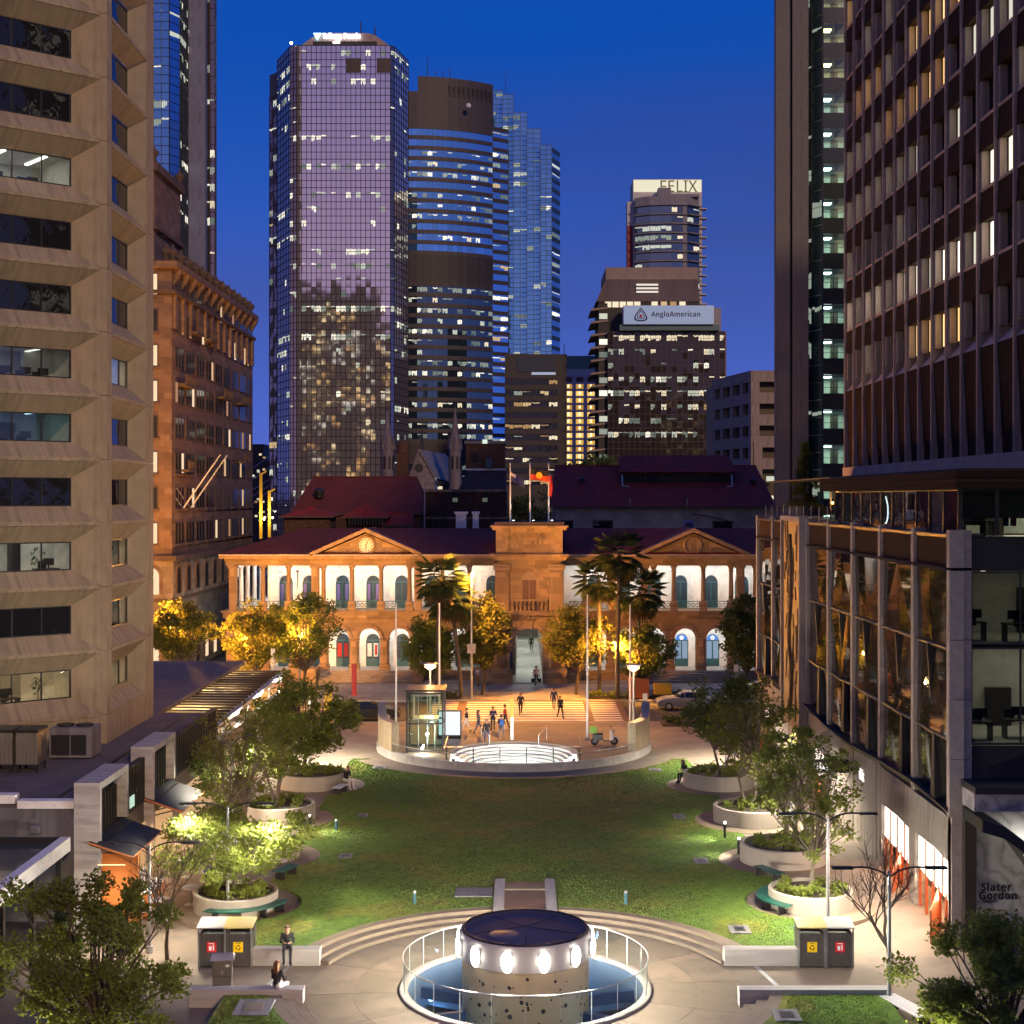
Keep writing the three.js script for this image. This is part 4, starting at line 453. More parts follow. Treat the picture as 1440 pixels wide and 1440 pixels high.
  E.add(g, 'spandrel_panel', bx(0.72, 26, 14.2, 15.5, -0.3, 0.0), M.black); E.add(g, 'spandrel_panel', bx(0.72, 26, 6.1, 7.4, -0.3, 0), M.black);
  const clear = pane([0.55, 0.6, 0.6]); windowUnit(E, g, 0.75, 4.6, 11.3, 14.15, -0.1, 2, clear); windowUnit(E, g, 0.75, 4.6, 7.45, 11.2, -0.1, 2, clear);
  office(g, E, 0.6, 9, 7.4, 11.15, -0.4, -5.5, [1, 0.85, 0.6], 1.5, 91, 1); office(g, E, 0.6, 9, 11.3, 14.15, -0.4, -5.5, [1, 0.85, 0.6], 0.5, 92, 0);
  windowUnit(E, g, 4.7, 9, 7.45, 14.15, -0.1, 2, M.blackGlass);
  // upper glazed storey and its roof slab
  const U = facet(17.0, -80, -Math.PI / 2), UE = facet(17.0, -57.3, 0);
  part(g, 'roof_slab', plan([[16.75, 56.9], [45, 56.9], [45, 83], [16.75, 83]], 17.35, 18.05), matte([0.035, 0.021, 0.016])); part(g, 'roof_deck', plan([[17.2, 57.5], [45, 57.5], [45, 104], [17.2, 104]], 18.06, 18.16), M.black);
  part(g, 'slab_edge', plan([[16.7, 56.85], [45, 56.85], [45, 83], [16.7, 83]], 17.62, 17.72), matte([0.05, 0.03, 0.022]));
  for (let i = 0; i < 11; i++) windowUnit(U, g, i * 2.06, i * 2.06 + 2.04, 15.55, 17.33, 0, 1, i % 4 === 1 || i === 7 ? pane([0.6, 0.65, 0.65]) : M.blackGlass);
  office(g, U, 0.2, 17.2, 15.3, 17.33, -0.2, -3.2, [1, 0.8, 0.7], 0.12, 95, 0);
  for (let i = 0; i < 2; i++) windowUnit(UE, g, i * 1.42 + 0.05, i * 1.42 + 1.45, 15.55, 17.33, 0, 1, clear); windowUnit(UE, g, 2.9, 6, 15.55, 17.33, 0, 2, clear); office(g, UE, 0.05, 8, 15.35, 17.33, -0.15, -4, [0.95, 0.9, 0.62], 2.4, 96, 0); UE.add(g, 'blind', bx(0.1, 1.45, 16.2, 17.3, -0.25, -0.22), std([0.16, 0.15, 0.11], 0.9)); UE.add(g, 'blind', bx(1.5, 3, 16.2, 17.3, -0.25, -0.22), std([0.16, 0.15, 0.11], 0.9)); for (const [x, c] of [[1.75, [0.03, 0.05, 0.16]], [2.05, [0.25, 0.03, 0.07]]]) UE.add(g, 'poster', bx(x, x + 0.24, 15.9, 16.2, -0.21, -0.2), std(c, 0.7));
  const nm = glow([0.95, 0.97, 1], 5); for (const [x, pts] of [[3.0, [[0, 0], [0.35, 0.5], [0.6, 1.3]]], [4.9, [[0.2, 0], [0, 0.6], [0.15, 1.2], [0.3, 0.7], [0.15, 0.3]]], [8.3, [[0.3, 0], [0.7, 0.25], [0.75, 0.8], [0.35, 1.3]]], [11.3, [[0.1, 0], [0.2, 0.6], [0.25, 1.1], [0.6, 1.3]]], [1.9, [[0, 0], [0.4, 0.2], [0.1, 0.35], [0.5, 0.05]]], [6.3, [[0, 0], [0.4, 0.05], [0.7, 0.2]]]]) U.add(g, 'neon_tube', tube(pts.map(([a, b]) => V(a, b, 0)), 0.03, 16, 5), nm, x, 15.75, -0.6);
  // stone sign wall and curved entrance canopy at the corner
  const W = facet(17.25, -56.7, 0); W.add(g, 'marble_wall', bx(0.15, 8, -0.45, 6.0, -0.1, 0.1), std([0.52, 0.50, 0.46], 0.35, { map: rep(T.marble, 4) })); W.add(g, 'wall_edge', bx(-0.3, 0.14, -0.45, 5.3, -0.1, 0.3), M.bronze);
  W.add(g, 'lettering', text('Slater', 0.30, 0.04), M.black, 0.95, 2.05, 0.11); W.add(g, 'lettering', text('Gordon', 0.30, 0.04), M.black, 1.02, 1.72, 0.11); W.add(g, 'lettering', text('Lawyers', 0.12, 0.02, fontR), M.black, 0.72, 1.48, 0.11); W.add(g, 'emblem', [bx(0.28, 0.30, 1.65, 2.15, 0.1, 0.13), bx(0.14, 0.44, 1.88, 1.9, 0.1, 0.13)], std([0.3, 0.28, 0.25], 0.5)); W.add(g, 'lettering', text('215', 0.42, 0.05), std([0.35, 0.27, 0.10], 0.4, { metalness: 0.6 }), 0.95, 0.82, 0.11); W.add(g, 'lettering_bar', bx(0.45, 1.3, 1.12, 1.17, 0.1, 0.15), std([0.35, 0.27, 0.10], 0.4, { metalness: 0.6 }));
  area(19.6, 3.5, -54.6, 18.9, 1.2, -56.6, 1.8, 0.4, [1, 0.95, 0.85], 75); W.add(g, 'wall_washer_light', bx(1.4, 3.2, 3.68, 3.74, 1.9, 2.0), glow([1, 0.95, 0.85], 4));
  const cv = [[-0.35, 5.15], [0.5, 4.9], [1.3, 4.3], [1.9, 3.5], [2.6, 2.4], [3.4, 1.2]], cp = []; for (let i = 0; i < cv.length - 1; i++) { const [a, b] = [cv[i], cv[i + 1]]; cp.push(hex([V(a[0], a[1] - 0.45, 2.6), V(b[0], b[1] - 0.45, 2.6), V(b[0], b[1], 2.6), V(a[0], a[1], 2.6), V(a[0], a[1] - 0.45, 0.1), V(b[0], b[1] - 0.45, 0.1), V(b[0], b[1], 0.1), V(a[0], a[1], 0.1)])); } W.add(g, 'entrance_canopy', cp, M.darkMetal);
  W.add(g, 'canopy_band', [bx(-0.35, 6, 5.25, 5.95, 0.1, 1.6)], std([0.42, 0.39, 0.41], 0.5, { map: rep(T.marble, 5) })); W.add(g, 'canopy_top', bx(-0.4, 6, 5.95, 6.2, 0.1, 1.9), M.darkMetal);
}
{ // tower with dark spandrels and pale reveals
  const g = thing('office_tower', 'dark panelled office tower with pale vertical fins above the podium', 'tower', [0, 0, 0]); const X = 23.2, F = facet(X, -105.6, -Math.PI / 2);
  const P = 2.8, N = 20, H = 3.6, W0 = 25.4, pale = surf([0.50, 0.39, 0.32], T.streak, 4, 0.85, 0.003), dark = matte([0.040, 0.027, 0.020], { map: rep(T.blotch, 4) });
  part(g, 'body', plan([[X + 0.9, 52.5], [60, 52.5], [60, 105.5], [X + 0.9, 105.5]], 16, 60), dark); F.add(g, 'base_band', bx(0, N * P, 18.3, 19.15, -0.3, 0.25), pale);
  const fin = bx(-0.08, 0.08, 19.15, 60, -0.9, 0.14), tall = hex([V(0.1, 19.16, -0.25), V(P - 0.1, 19.16, -0.25), V(P - 0.1, 24.6, 0.02), V(0.1, 24.6, 0.02), V(0.1, 19.16, -0.9), V(P - 0.1, 19.16, -0.9), V(P - 0.1, 24.6, -0.9), V(0.1, 24.6, -0.9)]), sillg = hex([V(0.1, 24.6, 0.02), V(P - 0.1, 24.6, 0.02), V(P - 0.1, 25.3, -0.6), V(0.1, 25.3, -0.6), V(0.1, 24.55, -0.9), V(P - 0.1, 24.55, -0.9), V(P - 0.1, 25.2, -0.9), V(0.1, 25.2, -0.9)]);
  const spand = hex([V(0.1, -0.1, 0.02), V(P - 0.1, -0.1, 0.02), V(P - 0.1, 1.45, -0.04), V(0.1, 1.45, -0.04), V(0.1, 0, -0.9), V(P - 0.1, 0, -0.9), V(P - 0.1, 1.65, -0.9), V(0.1, 1.65, -0.9)]), reveal = bx(0.1, 0.34, 0, 2.0, -0.6, -0.03), sillw = bx(0.1, P - 0.1, -0.14, 0, -0.9, 0.0);
  const fr = slab([[0.35, 0], [P - 0.12, 0], [P - 0.12, 1.98], [0.35, 1.98]], -0.5, -0.40, [[[0.43, 0.08], [P - 0.2, 0.08], [P - 0.2, 1.9], [0.43, 1.9]]]), gl = bx(0.43, P - 0.2, 0.08, 1.9, -0.48, -0.45);
  const amber = [glow([1, 0.6, 0.22], 1.3), glow([1, 0.66, 0.28], 1.8)], white = [glow([1, 0.86, 0.66], 1.5), glow([1, 0.9, 0.74], 2.1), glow([0.9, 0.85, 0.7], 0.8)], dg = M.blackGlass;
  const lit = (c, k) => { if (k === 0) return c > 4 && c < 9 ? amber[c % 2] : null; if (k === 1) return c < 11 ? white[c % 3 === 0 ? 2 : 1] : null; if (k === 2) return c > 9 && c < 12 ? white[0] : null; if (k === 3) return c < 6 ? white[2] : null; if (k === 4) return c < 8 ? (c > 2 ? amber[0] : white[2]) : c === 9 ? white[2] : null; if (k === 5) return c < 3 || (c > 4 && c < 10) ? amber[c % 2] : null; if (k === 6) return c > 8 && c < 12 ? amber[1] : rnd() < 0.2 ? white[2] : null; return rnd() < 0.35 ? pick([...amber, ...white]) : null; }; const lit2 = (c, k) => lit(c, k) || (rnd() < 0.2 ? white[2] : null);
  for (let c = 0; c <= N; c++) F.add(g, 'fin', fin, pale, c * P, 0, 0);
  for (let c = 0; c < N; c++) { F.add(g, 'tall_panel', tall, dark, c * P, 0, 0); F.add(g, 'panel_cap', sillg, pale, c * P, 0, 0);
    for (let k = 0; k < 9; k++) { const y = W0 + k * H; F.add(g, 'spandrel_panel', spand, dark, c * P, y + 2.0, 0); F.add(g, 'reveal', reveal, pale, c * P, y, 0); const w = F.add(g, 'window', fr, M.bronze, c * P, y, 0); part(w, 'pane', gl, lit2(c - 1, k) || dg); if (k) F.add(g, 'sill', sillw, pale, c * P, y, 0); } }
  F.add(g, 'end_wall', bx(N * P, N * P + 0.5, 18.3, 60, -14, 0.1), pale);
}
// ---------- the arcaded sandstone building ----------
{ const D = 138, S = 15, gx = px => (px - 735) / S, gyy = py => EYE - (py - 700) / S, FL = 0.85, UP = 6.45, EAVE = 11.3;
  const g = thing('sandstone_building', 'long two storey sandstone building with white lit verandahs, pediments and central tower', 'building', [0, 0, -D]);
  const upper = [[318, 697], [794, 1085]];
  const arches = [350, 393, 434.5, 476.5, 519.5, 562, 605, 648, 838, 880, 921, 963.5, 1008, 1051];
  const colsL = [370, 406, 455, 495, 536, 576, 622, 660], colsR = [822, 862, 919, 947.5, 989, 1028, 1062], piersL = [328, 443.5, 588], piersR = [906, 1041];
  const winU = [395, 428, 476, 520, 561, 604, 648, 692, 838, 880, 924, 962, 1006, 1050], winL = arches;
  // verandah floor, ceilings, back wall, plinth
  for (const [a, b] of upper) { const x0 = gx(a), x1 = gx(b), lw = a < 500;
    part(g, 'plinth', bx(x0 - 0.2, x1, 0, FL - 0.02, -3.2, 0.35), M.sandDark); part(g, 'arcade_floor', bx(x0, x1, FL - 0.02, FL, -3.2, 0.3), M.flag3); part(g, 'deck', bx(x0 - 0.25, x1, 5.75, UP, -3.2, 0.28), M.sandDark); part(g, 'deck_cornice', bx(x0 - 0.4, x1, UP - 0.2, UP + 0.002, 0.28, 0.5), M.sand);
    part(g, 'back_wall', bx(lw ? gx(372) : x0, x1, FL, EAVE, -3.5, -3.2), M.white); part(g, 'ceiling', bx(x0, x1, 10.75, 10.85, -3.2, -0.1), M.white);
    part(g, 'architrave', bx(x0, x1, 10.65, 11.1, -0.3, 0.26), M.sand); part(g, 'frieze', bx(x0 - 0.1, x1, 11.1, 11.32, -0.4, 0.34), M.sandDark); part(g, 'eave_cornice', bx(x0 - 0.5, x1, 11.32, 11.62, -0.6, 0.85), M.sand); part(g, 'gutter', bx(x0 - 0.55, x1, 11.62, 11.72, 0.3, 0.95), M.paleConcrete); }
  // arcade of round arches with archivolts and pier blocks
  for (const [a, b] of upper) { const holes = [], x0 = gx(a), x1 = gx(b); for (const p of arches) if (p > a && p < b) holes.push(...[[gx(p) - 1.0, FL], ...archPts(gx(p) - 1.0, gx(p) + 1.0, FL, 3.75, 14).slice(2).reverse(), [gx(p) + 1.0, FL]]); part(g, 'arcade_wall', slab([[x0, FL], ...holes, [x1, FL], [x1, 5.8], [x0, 5.8]], -0.55, 0.0), M.sandDark); part(g, 'soffit_wash', bx(x0, x1, 5.7, 5.745, -3.2, -0.56), M.white); }
  const archi = slab(archPts(-1.28, 1.28, 3.75, 3.75, 16).slice(1), 0, 0.12, [archPts(-1.0, 1.0, 3.74, 3.75, 14).slice(1)]), capb = rbx(0.95, 0.22, 0.75, 0.03, 0), basb = rbx(1.0, 0.55, 0.8, 0.03, 0), shaft = rbx(0.7, 2.2, 0.62, 0.12, 0);
  for (const p of arches) { const s = new THREE.Shape(); s.absarc(0, 3.75, 1.3, 0, Math.PI, false); s.absarc(0, 3.75, 1.0, Math.PI, 0, true); part(g, 'archivolt', slab(s, 0.002, 0.14, [], 14), M.sand, gx(p), 0, 0); }
  for (let i = 0; i + 1 < arches.length; i++) { const m = (arches[i] + arches[i + 1]) / 2; if (m > 680 && m < 800) continue; const k = part(g, 'arcade_pier', shaft, M.sandDark, gx(m), FL + 0.55, -0.2); part(k, 'capital', capb, M.sand, 0, 2.2, 0); part(k, 'pier_base', basb, M.sandDark, 0, -0.55, 0); }
  // upper columns and piers
  const colG = lathe([[0, 0], [0.30, 0], [0.30, 0.12], [0.24, 0.2], [0.225, 0.9], [0.19, 3.55], [0.2, 3.62], [0.26, 3.68], [0.19, 3.72], [0.30, 3.98], [0, 3.98]], 18), capG = rbx(0.62, 0.16, 0.62, 0.02, 0), pedG = rbx(0.72, 0.85, 0.6, 0.03, 0);
  const column = (px, z = 0, x = gx(px)) => { const c = part(g, 'column', colG, z ? M.white : M.sandDark, x, UP + (z ? 0 : 0.1), z); part(c, 'capital', capG, z ? M.white : M.sand, 0, 3.98, 0); };
  for (const p of [...colsL, ...colsR]) { column(p); part(g, 'pedestal', pedG, M.sandDark, gx(p), UP - 0.0, 0.0); }
  for (const d of [3.2, 6.5, 10.2, 14]) column(0, -d, -27.0); part(g, 'side_wall', bx(gx(372) - 0.3, gx(372), FL, EAVE, -20, -3.5), M.white); part(g, 'side_deck', bx(-27.4, gx(372), UP - 0.3, UP, -20, -3.2), M.white); part(g, 'side_ceiling', bx(-27.4, gx(372), 10.75, 10.85, -20, -3.2), M.white); part(g, 'side_beam', bx(-27.5, -26.8, 10.45, 11.2, -20, -0.3), M.white);
  const pierG = rbx(0.72, 4.25, 0.62, 0.04, 0); for (const p of [...piersL, ...piersR]) { const k = part(g, 'corner_pier', pierG, M.sand, gx(p), UP, -0.02); part(k, 'capital', rbx(0.95, 0.3, 0.8, 0.03, 0), M.sand, 0, 3.95, 0); }
  // iron balustrades between the pedestals
  { const iron = std([0.03, 0.075, 0.085], 0.5); const seq = [[328, 370], [370, 406], [406, 443.5], [455, 495], [495, 536], [536, 576], [588, 622], [622, 660], [660, 697], [794, 822], [822, 862], [862, 906], [919, 947.5], [947.5, 989], [989, 1028], [1041, 1075]];
    for (const [a, b] of seq) { const w = (b - a) / S - 0.7, f = []; f.push(bx(-w / 2, w / 2, 0.82, 0.88, -0.04, 0.04), bx(-w / 2, w / 2, 0.12, 0.17, -0.03, 0.03)); const n = Math.max(2, Math.round(w / 0.45)); for (let i = 0; i < n; i++) { const x = -w / 2 + w * (i + 0.5) / n; f.push(new THREE.TorusGeometry(0.17, 0.025, 4, 12).translate(x, 0.5, 0), bx(x - 0.015, x + 0.015, 0.17, 0.82, -0.015, 0.015)); } part(g, 'balustrade', f, iron, gx((a + b) / 2), UP, 0.02); } }
  // arched french doors with white mouldings
  const surround = slab(archRing(0.88, 2.55, 0.66, 2.5), 0, 0.1), ears = [bx(-1.15, -0.95, 2.0, 3.5, 0, 0.08), bx(0.95, 1.15, 2.0, 3.5, 0, 0.08), bx(-1.25, 1.25, 3.45, 3.6, 0, 0.16)], gA = slab(archPts(-0.6, 0.6, 0.05, 2.5, 14), 0, 0.03), dg = mirrorGlass([0.06, 0.085, 0.11], { metalness: 0.15, roughness: 0.08 });
  const leaf = [bx(-0.64, -0.56, 0, 2.5, 0.03, 0.09), bx(0.56, 0.64, 0, 2.5, 0.03, 0.09), bx(-0.06, 0.06, 0, 2.5, 0.03, 0.09), bx(-0.56, 0.56, 2.42, 2.54, 0.03, 0.1), bx(-0.56, 0.56, 0, 0.12, 0.03, 0.09), bx(-0.56, 0.56, 0.12, 0.75, 0.03, 0.06)], purple = glow([0.16, 0.10, 0.5], 0.35);
  for (const p of winU) { const w = part(g, 'french_door', merge(leaf), M.teal, gx(p), UP, -3.19); part(w, 'surround', surround, M.white); part(w, 'moulding', merge(ears), M.white); part(w, 'pane', gA, dg); if (p > 380 && p < 540) for (const s of [-1, 1]) part(w, 'curtain', bx(-0.13, 0.13, 0.8, 2.3, 0.032, 0.04), std([0.14, 0.12, 0.36], 0.9), s * 0.4, 0, 0); }
  for (const p of winL) { const w = part(g, 'arched_door', merge(leaf), M.teal, gx(p), FL, -3.19); part(w, 'surround', surround, M.white); part(w, 'pane', gA, p > 950 ? glow([0.45, 0.62, 0.85], 0.5) : dg); if (p === 476.5 || p === 519.5) for (const s of [-1, 1]) { const ps = part(w, 'poster', bx(-0.2, 0.2, 0.95, 2.2, 0.06, 0.075), s > 0 || p < 500 ? M.red : M.whitePaint, s * 0.31, 0, 0.02); if (s > 0 && p > 500) part(ps, 'poster_border', slab([[-0.22, 0.93], [0.22, 0.93], [0.22, 2.22], [-0.22, 2.22]], 0.062, 0.09, [[[-0.12, 1.1], [0.12, 1.1], [0.12, 2.05], [-0.12, 2.05]]]), M.whitePaint); } if (p > 950 && p < 1020) { part(w, 'fanlight_sign', slab(arcPts(0, 2.5, 0.55, 0, Math.PI, 12), 0.06, 0.08), glow([0.08, 0.3, 0.9], 0.8)); part(w, 'flower_emblem', [0, 1, 2, 3, 4].map(i => new THREE.CircleGeometry(0.1, 10).translate(0.13 * Math.cos(i * 1.257 + 1.57), 2.74 + 0.13 * Math.sin(i * 1.257 + 1.57), 0.09)), glow([1, 1, 1], 1)); } }
  // pediments
  for (const [c, ap, clock] of [[515, 744, 1], [974, 746, 0]]) { const x = gx(c), h = 2.25, w = 5.2; const p = part(g, 'pediment', slab([[-w + 0.5, 0], [w - 0.5, 0], [0, h - 0.2]], -0.35, 0.2), M.sand, x, 11.62, 0); for (const s of [-1, 1]) part(p, 'raking_cornice', hex([V(s > 0 ? 0 : -w, s > 0 ? h - 0.05 : -0.1, 0.95), V(s > 0 ? w : 0, s > 0 ? -0.1 : h - 0.05, 0.95), V(s > 0 ? w : 0, s > 0 ? 0.25 : h + 0.3, 0.95), V(s > 0 ? 0 : -w, s > 0 ? h + 0.3 : 0.25, 0.95), V(s > 0 ? 0 : -w, s > 0 ? h - 0.05 : -0.1, -0.4), V(s > 0 ? w : 0, s > 0 ? -0.1 : h - 0.05, -0.4), V(s > 0 ? w : 0, s > 0 ? 0.25 : h + 0.3, -0.4), V(s > 0 ? 0 : -w, s > 0 ? h + 0.3 : 0.25, -0.4)]), M.sand);
    part(p, 'roundel', new THREE.TorusGeometry(0.78, 0.14, 8, 36), M.sand, 0, 0.92, 0.26); for (const s of [-1, 1]) part(p, 'carving', [0, 1, 2, 3, 4, 5, 6].map(i => new THREE.TorusGeometry(0.17 + 0.1 * ((6 - i) / 6), 0.045, 5, 12).translate(s * (1.25 + i * 0.32), 0.28 + 0.24 * (6 - i) / 6, 0.22)), M.sandDark);
    if (clock) { const f = part(p, 'clock_face', cyl(0.66, 0.66, 0, 0.06, 36).rotateX(Math.PI / 2), std([0.72, 0.66, 0.58], 0.5), 0, 0.92, 0.26); const tk = []; for (let i = 0; i < 12; i++) { const t = bx(-0.035, 0.035, 0.44, 0.6, 0.062, 0.075); t.rotateZ(-i * Math.PI / 6); tk.push(t); } part(f, 'numerals', tk, M.black); const hd = bx(-0.035, 0.035, -0.08, 0.36, 0.08, 0.09); hd.rotateZ(Math.PI + 0.05); part(f, 'hour_hand', hd, M.black); const mh = bx(-0.025, 0.025, -0.08, 0.52, 0.092, 0.1); mh.rotateZ(-0.45); part(f, 'minute_hand', mh, M.black); } else part(p, 'disc', cyl(0.7, 0.7, 0, 0.04, 36).rotateX(Math.PI / 2), M.sandDark, 0, 0.92, 0.22);
    part(g, 'pediment_roof', faces([[V(x - w - 0.1, 11.75, 0.7), V(x, 14.15, 0.7), V(x, 14.15, -8), V(x - w - 0.1, 11.75, -2)].reverse(), [V(x + w + 0.1, 11.75, 0.7), V(x, 14.15, 0.7), V(x, 14.15, -8), V(x + w + 0.1, 11.75, -2)]]), M.roofMaroon); }
  // main roofs
  for (const [a, b, hip] of [[-28.6, -2.5, 1], [3.9, 24, 0]]) part(g, 'roof', faces([[V(a, 11.72, 0.9), V(b, 11.72, 0.9), V(b, 14.0, -7.5), V(a + hip * 7, 14.0, -7.5)], [V(a, 11.72, -20), V(a, 11.72, 0.9), V(a + hip * 7, 14.0, -7.5), V(a + hip * 7, 14.0, -14)], [V(a + hip * 7, 14.0, -7.5), V(b, 14.0, -7.5), V(b, 11.7, -16), V(a, 11.7, -16)]]), a < 0 ? M.roofMaroon : M.roofRed);
  // steps
  const steps = (px0, px1) => { for (let i = 0; i < 5; i++) part(g, 'step', bx(gx(px0), gx(px1), i * 0.165, (i + 1) * 0.165, 0.36, 2.4 - i * 0.4), surf([0.26, 0.22, 0.20], T.blotch, 3, 0.7, 0.003)); }; steps(452, 582); steps(674, 696); steps(794, 815); steps(902, 1050);
  for (const p of [443, 590, 898]) part(g, 'stair_pier', rbx(0.9, 1.25, 2.3, 0.03, 0), M.sandDark, gx(p), 0, 1.5);
  for (const p of [446, 580]) { const l = part(g, 'globe_lamp_post', [cyl(0.06, 0.045, 1.25, 3.2, 8)], M.darkMetal, gx(p), 0, 1.5); part(l, 'globe', new THREE.SphereGeometry(0.2, 12, 10), std([0.55, 0.5, 0.42], 0.3), 0, 3.35, 0); }
  // white verandah lights
  const tubeM = glow([1, 0.97, 0.9], 9);
  for (const [a, b] of upper) { const x0 = gx(a) + 0.6, x1 = gx(b) - 0.6, n = a < 500 ? 7 : 6; for (const [y, k] of [[10.72, 9], [5.66, 9]]) { for (let i = 0; i < n; i++) part(g, 'strip_light', bx(-1.1, 1.1, -0.06, 0, -0.06, 0.06), tubeM, mix(x0, x1, (i + 0.5) / n), y, -1.3); area((x0 + x1) / 2, y - 0.12, -D - 1.3, (x0 + x1) / 2, y - 2, -D - 1.9, x1 - x0, 0.4, [1, 0.97, 0.90], k * 2.0); } }
  area(-25.6, 10.6, -D - 11, -25.6, 8, -D - 11, 2, 12, [1, 0.97, 0.9], 4);
  // central tower
  const TZ = 3, x0 = -2.6, x1 = 3.8, xc = 0.6; const t = g, F = facet(0, TZ, 0);
  F.add(t, 'tower_wall', slab([[x0 + 0.25, 0], ...archPts(xc - 1.25, xc + 1.25, 0, 3.85, 18).slice(2).reverse(), [xc + 1.25, 0], [x1 - 0.25, 0], [x1 - 0.25, 11.6], [x0 + 0.25, 11.6]].filter((p, i) => i !== -1), -6.5, 0), M.sand);
  for (const s of [-1, 1]) { const x = s < 0 ? x0 + 0.72 : x1 - 0.72; F.add(t, 'tower_pier', rbx(1.45, 5.0, 0.5, 0.04, 0.85), M.sand, x, 0, 0.2); F.add(t, 'pier_base', rbx(1.9, 1.35, 1.1, 0.03, 0), M.sandDark, x, 0, 0.35); F.add(t, 'upper_pilaster', rbx(1.3, 4.2, 0.4, 0.04, 6.6), M.sand, x, 0, 0.15); F.add(t, 'pilaster_capital', rbx(1.6, 0.55, 0.7, 0.05, 10.4), M.sand, x, 0, 0.15); F.add(t, 'plaque', slab(archPts(-0.45, 0.45, 1.45, 3.25, 10), 0.46, 0.52), std([0.10, 0.055, 0.03], 0.5, { metalness: 0.3 }), x, 0, 0);
    for (let i = 0; i < 6; i++) F.add(t, 'dentil', bx(-0.08, 0.08, 10.15, 10.35, 0.35, 0.5), M.sandDark, x - 0.5 + i * 0.2, 0, 0); }
  { const s = new THREE.Shape(); s.absarc(0, 3.85, 1.65, 0, Math.PI, false); s.absarc(0, 3.85, 1.25, Math.PI, 0, true); F.add(t, 'archivolt', slab(s, 0, 0.14, [], 18), M.sand, xc, 0, 0); const ks = F.add(t, 'keystone', slab([[-0.22, 5.0], [0.22, 5.0], [0.34, 5.85], [-0.34, 5.85]], 0.1, 0.32), M.sandDark, xc, 0, 0); F.add(t, 'crest', [ball(0.22, 0, 6.05, 0.3), bx(-0.5, 0.5, 5.9, 6.05, 0.1, 0.35)], M.sandDark, xc, 0, 0); }
  F.add(t, 'string_course', bx(x0 - 0.15, x1 + 0.15, 6.25, 6.6, -0.2, 0.55), M.sand); F.add(t, 'main_cornice', [bx(x0 - 0.2, x1 + 0.2, 11.3, 11.6, -6.6, 0.6), bx(x0 - 0.4, x1 + 0.4, 11.6, 11.85, -6.8, 0.85)], M.sand);
  F.add(t, 'attic', [bx(x0 + 0.15, x1 - 0.15, 11.85, 14.05, -6.2, 0.05), bx(x0 + 0.15, x0 + 1.3, 11.85, 14.05, 0.05, 0.25), bx(x1 - 1.3, x1 - 0.15, 11.85, 14.05, 0.05, 0.25)], M.sand); { const cv = []; for (let i = 0; i < 5; i++) cv.push(bx(-1.35 + i * 0.62, -1.2 + i * 0.62, 12.3, 13.5, 0.05, 0.16), new THREE.TorusGeometry(0.2, 0.06, 5, 12).translate(-1.28 + i * 0.62, 13.5, 0.12)); F.add(t, 'attic_carving', cv, M.sandDark, xc, 0, 0); } F.add(t, 'attic_cornice', [bx(x0 - 0.2, x1 + 0.2, 14.05, 14.3, -6.5, 0.5), bx(x0 - 0.35, x1 + 0.35, 14.3, 14.45, -6.7, 0.65)], M.sand); F.add(t, 'parapet', [bx(x0, x1, 14.45, 14.75, -6.2, 0.4)], M.heritageDark);
  F.add(t, 'niche', slab(archRing(0.95, 9.75, 0.68, 9.55, 7.0), 0, 0.12), M.sand, xc, 0, 0); F.add(t, 'niche_door', [slab(archPts(-0.66, 0.66, 7.0, 9.55, 14), 0.005, 0.04)], surf([0.36, 0.27, 0.2], T.grain, 3), xc, 0, 0); F.add(t, 'shutter', [bx(-0.62, -0.03, 7.05, 9.45, 0.04, 0.1), bx(0.03, 0.62, 7.05, 9.45, 0.04, 0.1)], std([0.09, 0.035, 0.018], 0.5), xc, 0, 0);
  { const b = F.add(t, 'balcony_rail', [bx(-1.7, 1.7, 7.55, 7.72, 0.35, 0.6), bx(-1.7, 1.7, 6.6, 6.72, 0.35, 0.6)], M.sand, xc, 0, 0); for (let i = 0; i < 9; i++) part(b, 'baluster', lathe([[0.06, 6.72], [0.11, 6.95], [0.05, 7.3], [0.09, 7.55]], 8), M.sand, -1.5 + i * 0.375, 0, 0.47); }
  // passage through the tower, open to a lane behind
  for (const s of [-1, 1]) part(g, 'passage_wall', bx(-0.15, 0.15, 0, 5.2, -44, -3.6), M.cream, xc + s * 1.42, 0, 0); part(g, 'passage_floor', bx(xc - 1.25, xc + 1.25, -0.01, 0.03, -44, 2.9), surf([0.42, 0.43, 0.39], T.blotch, 5, 0.6, 0.003)); part(g, 'passage_end', bx(xc - 1.25, xc + 1.25, 0, 5.2, -44.3, -44), M.cream); part(g, 'passage_ceiling', bx(xc - 1.25, xc + 1.25, 5.1, 5.2, -44, -3.6), M.cream);
  for (const z of [-6, -16, -26, -36]) { part(g, 'passage_light', bx(-0.5, 0.5, 4.95, 5.0, -0.1, 0.1), glow([0.92, 1, 0.9], 7), xc, 0, z); area(xc, 4.9, -D + z, xc, 0, -D + z, 1.2, 1.6, [0.97, 1, 0.9], 34); }
}
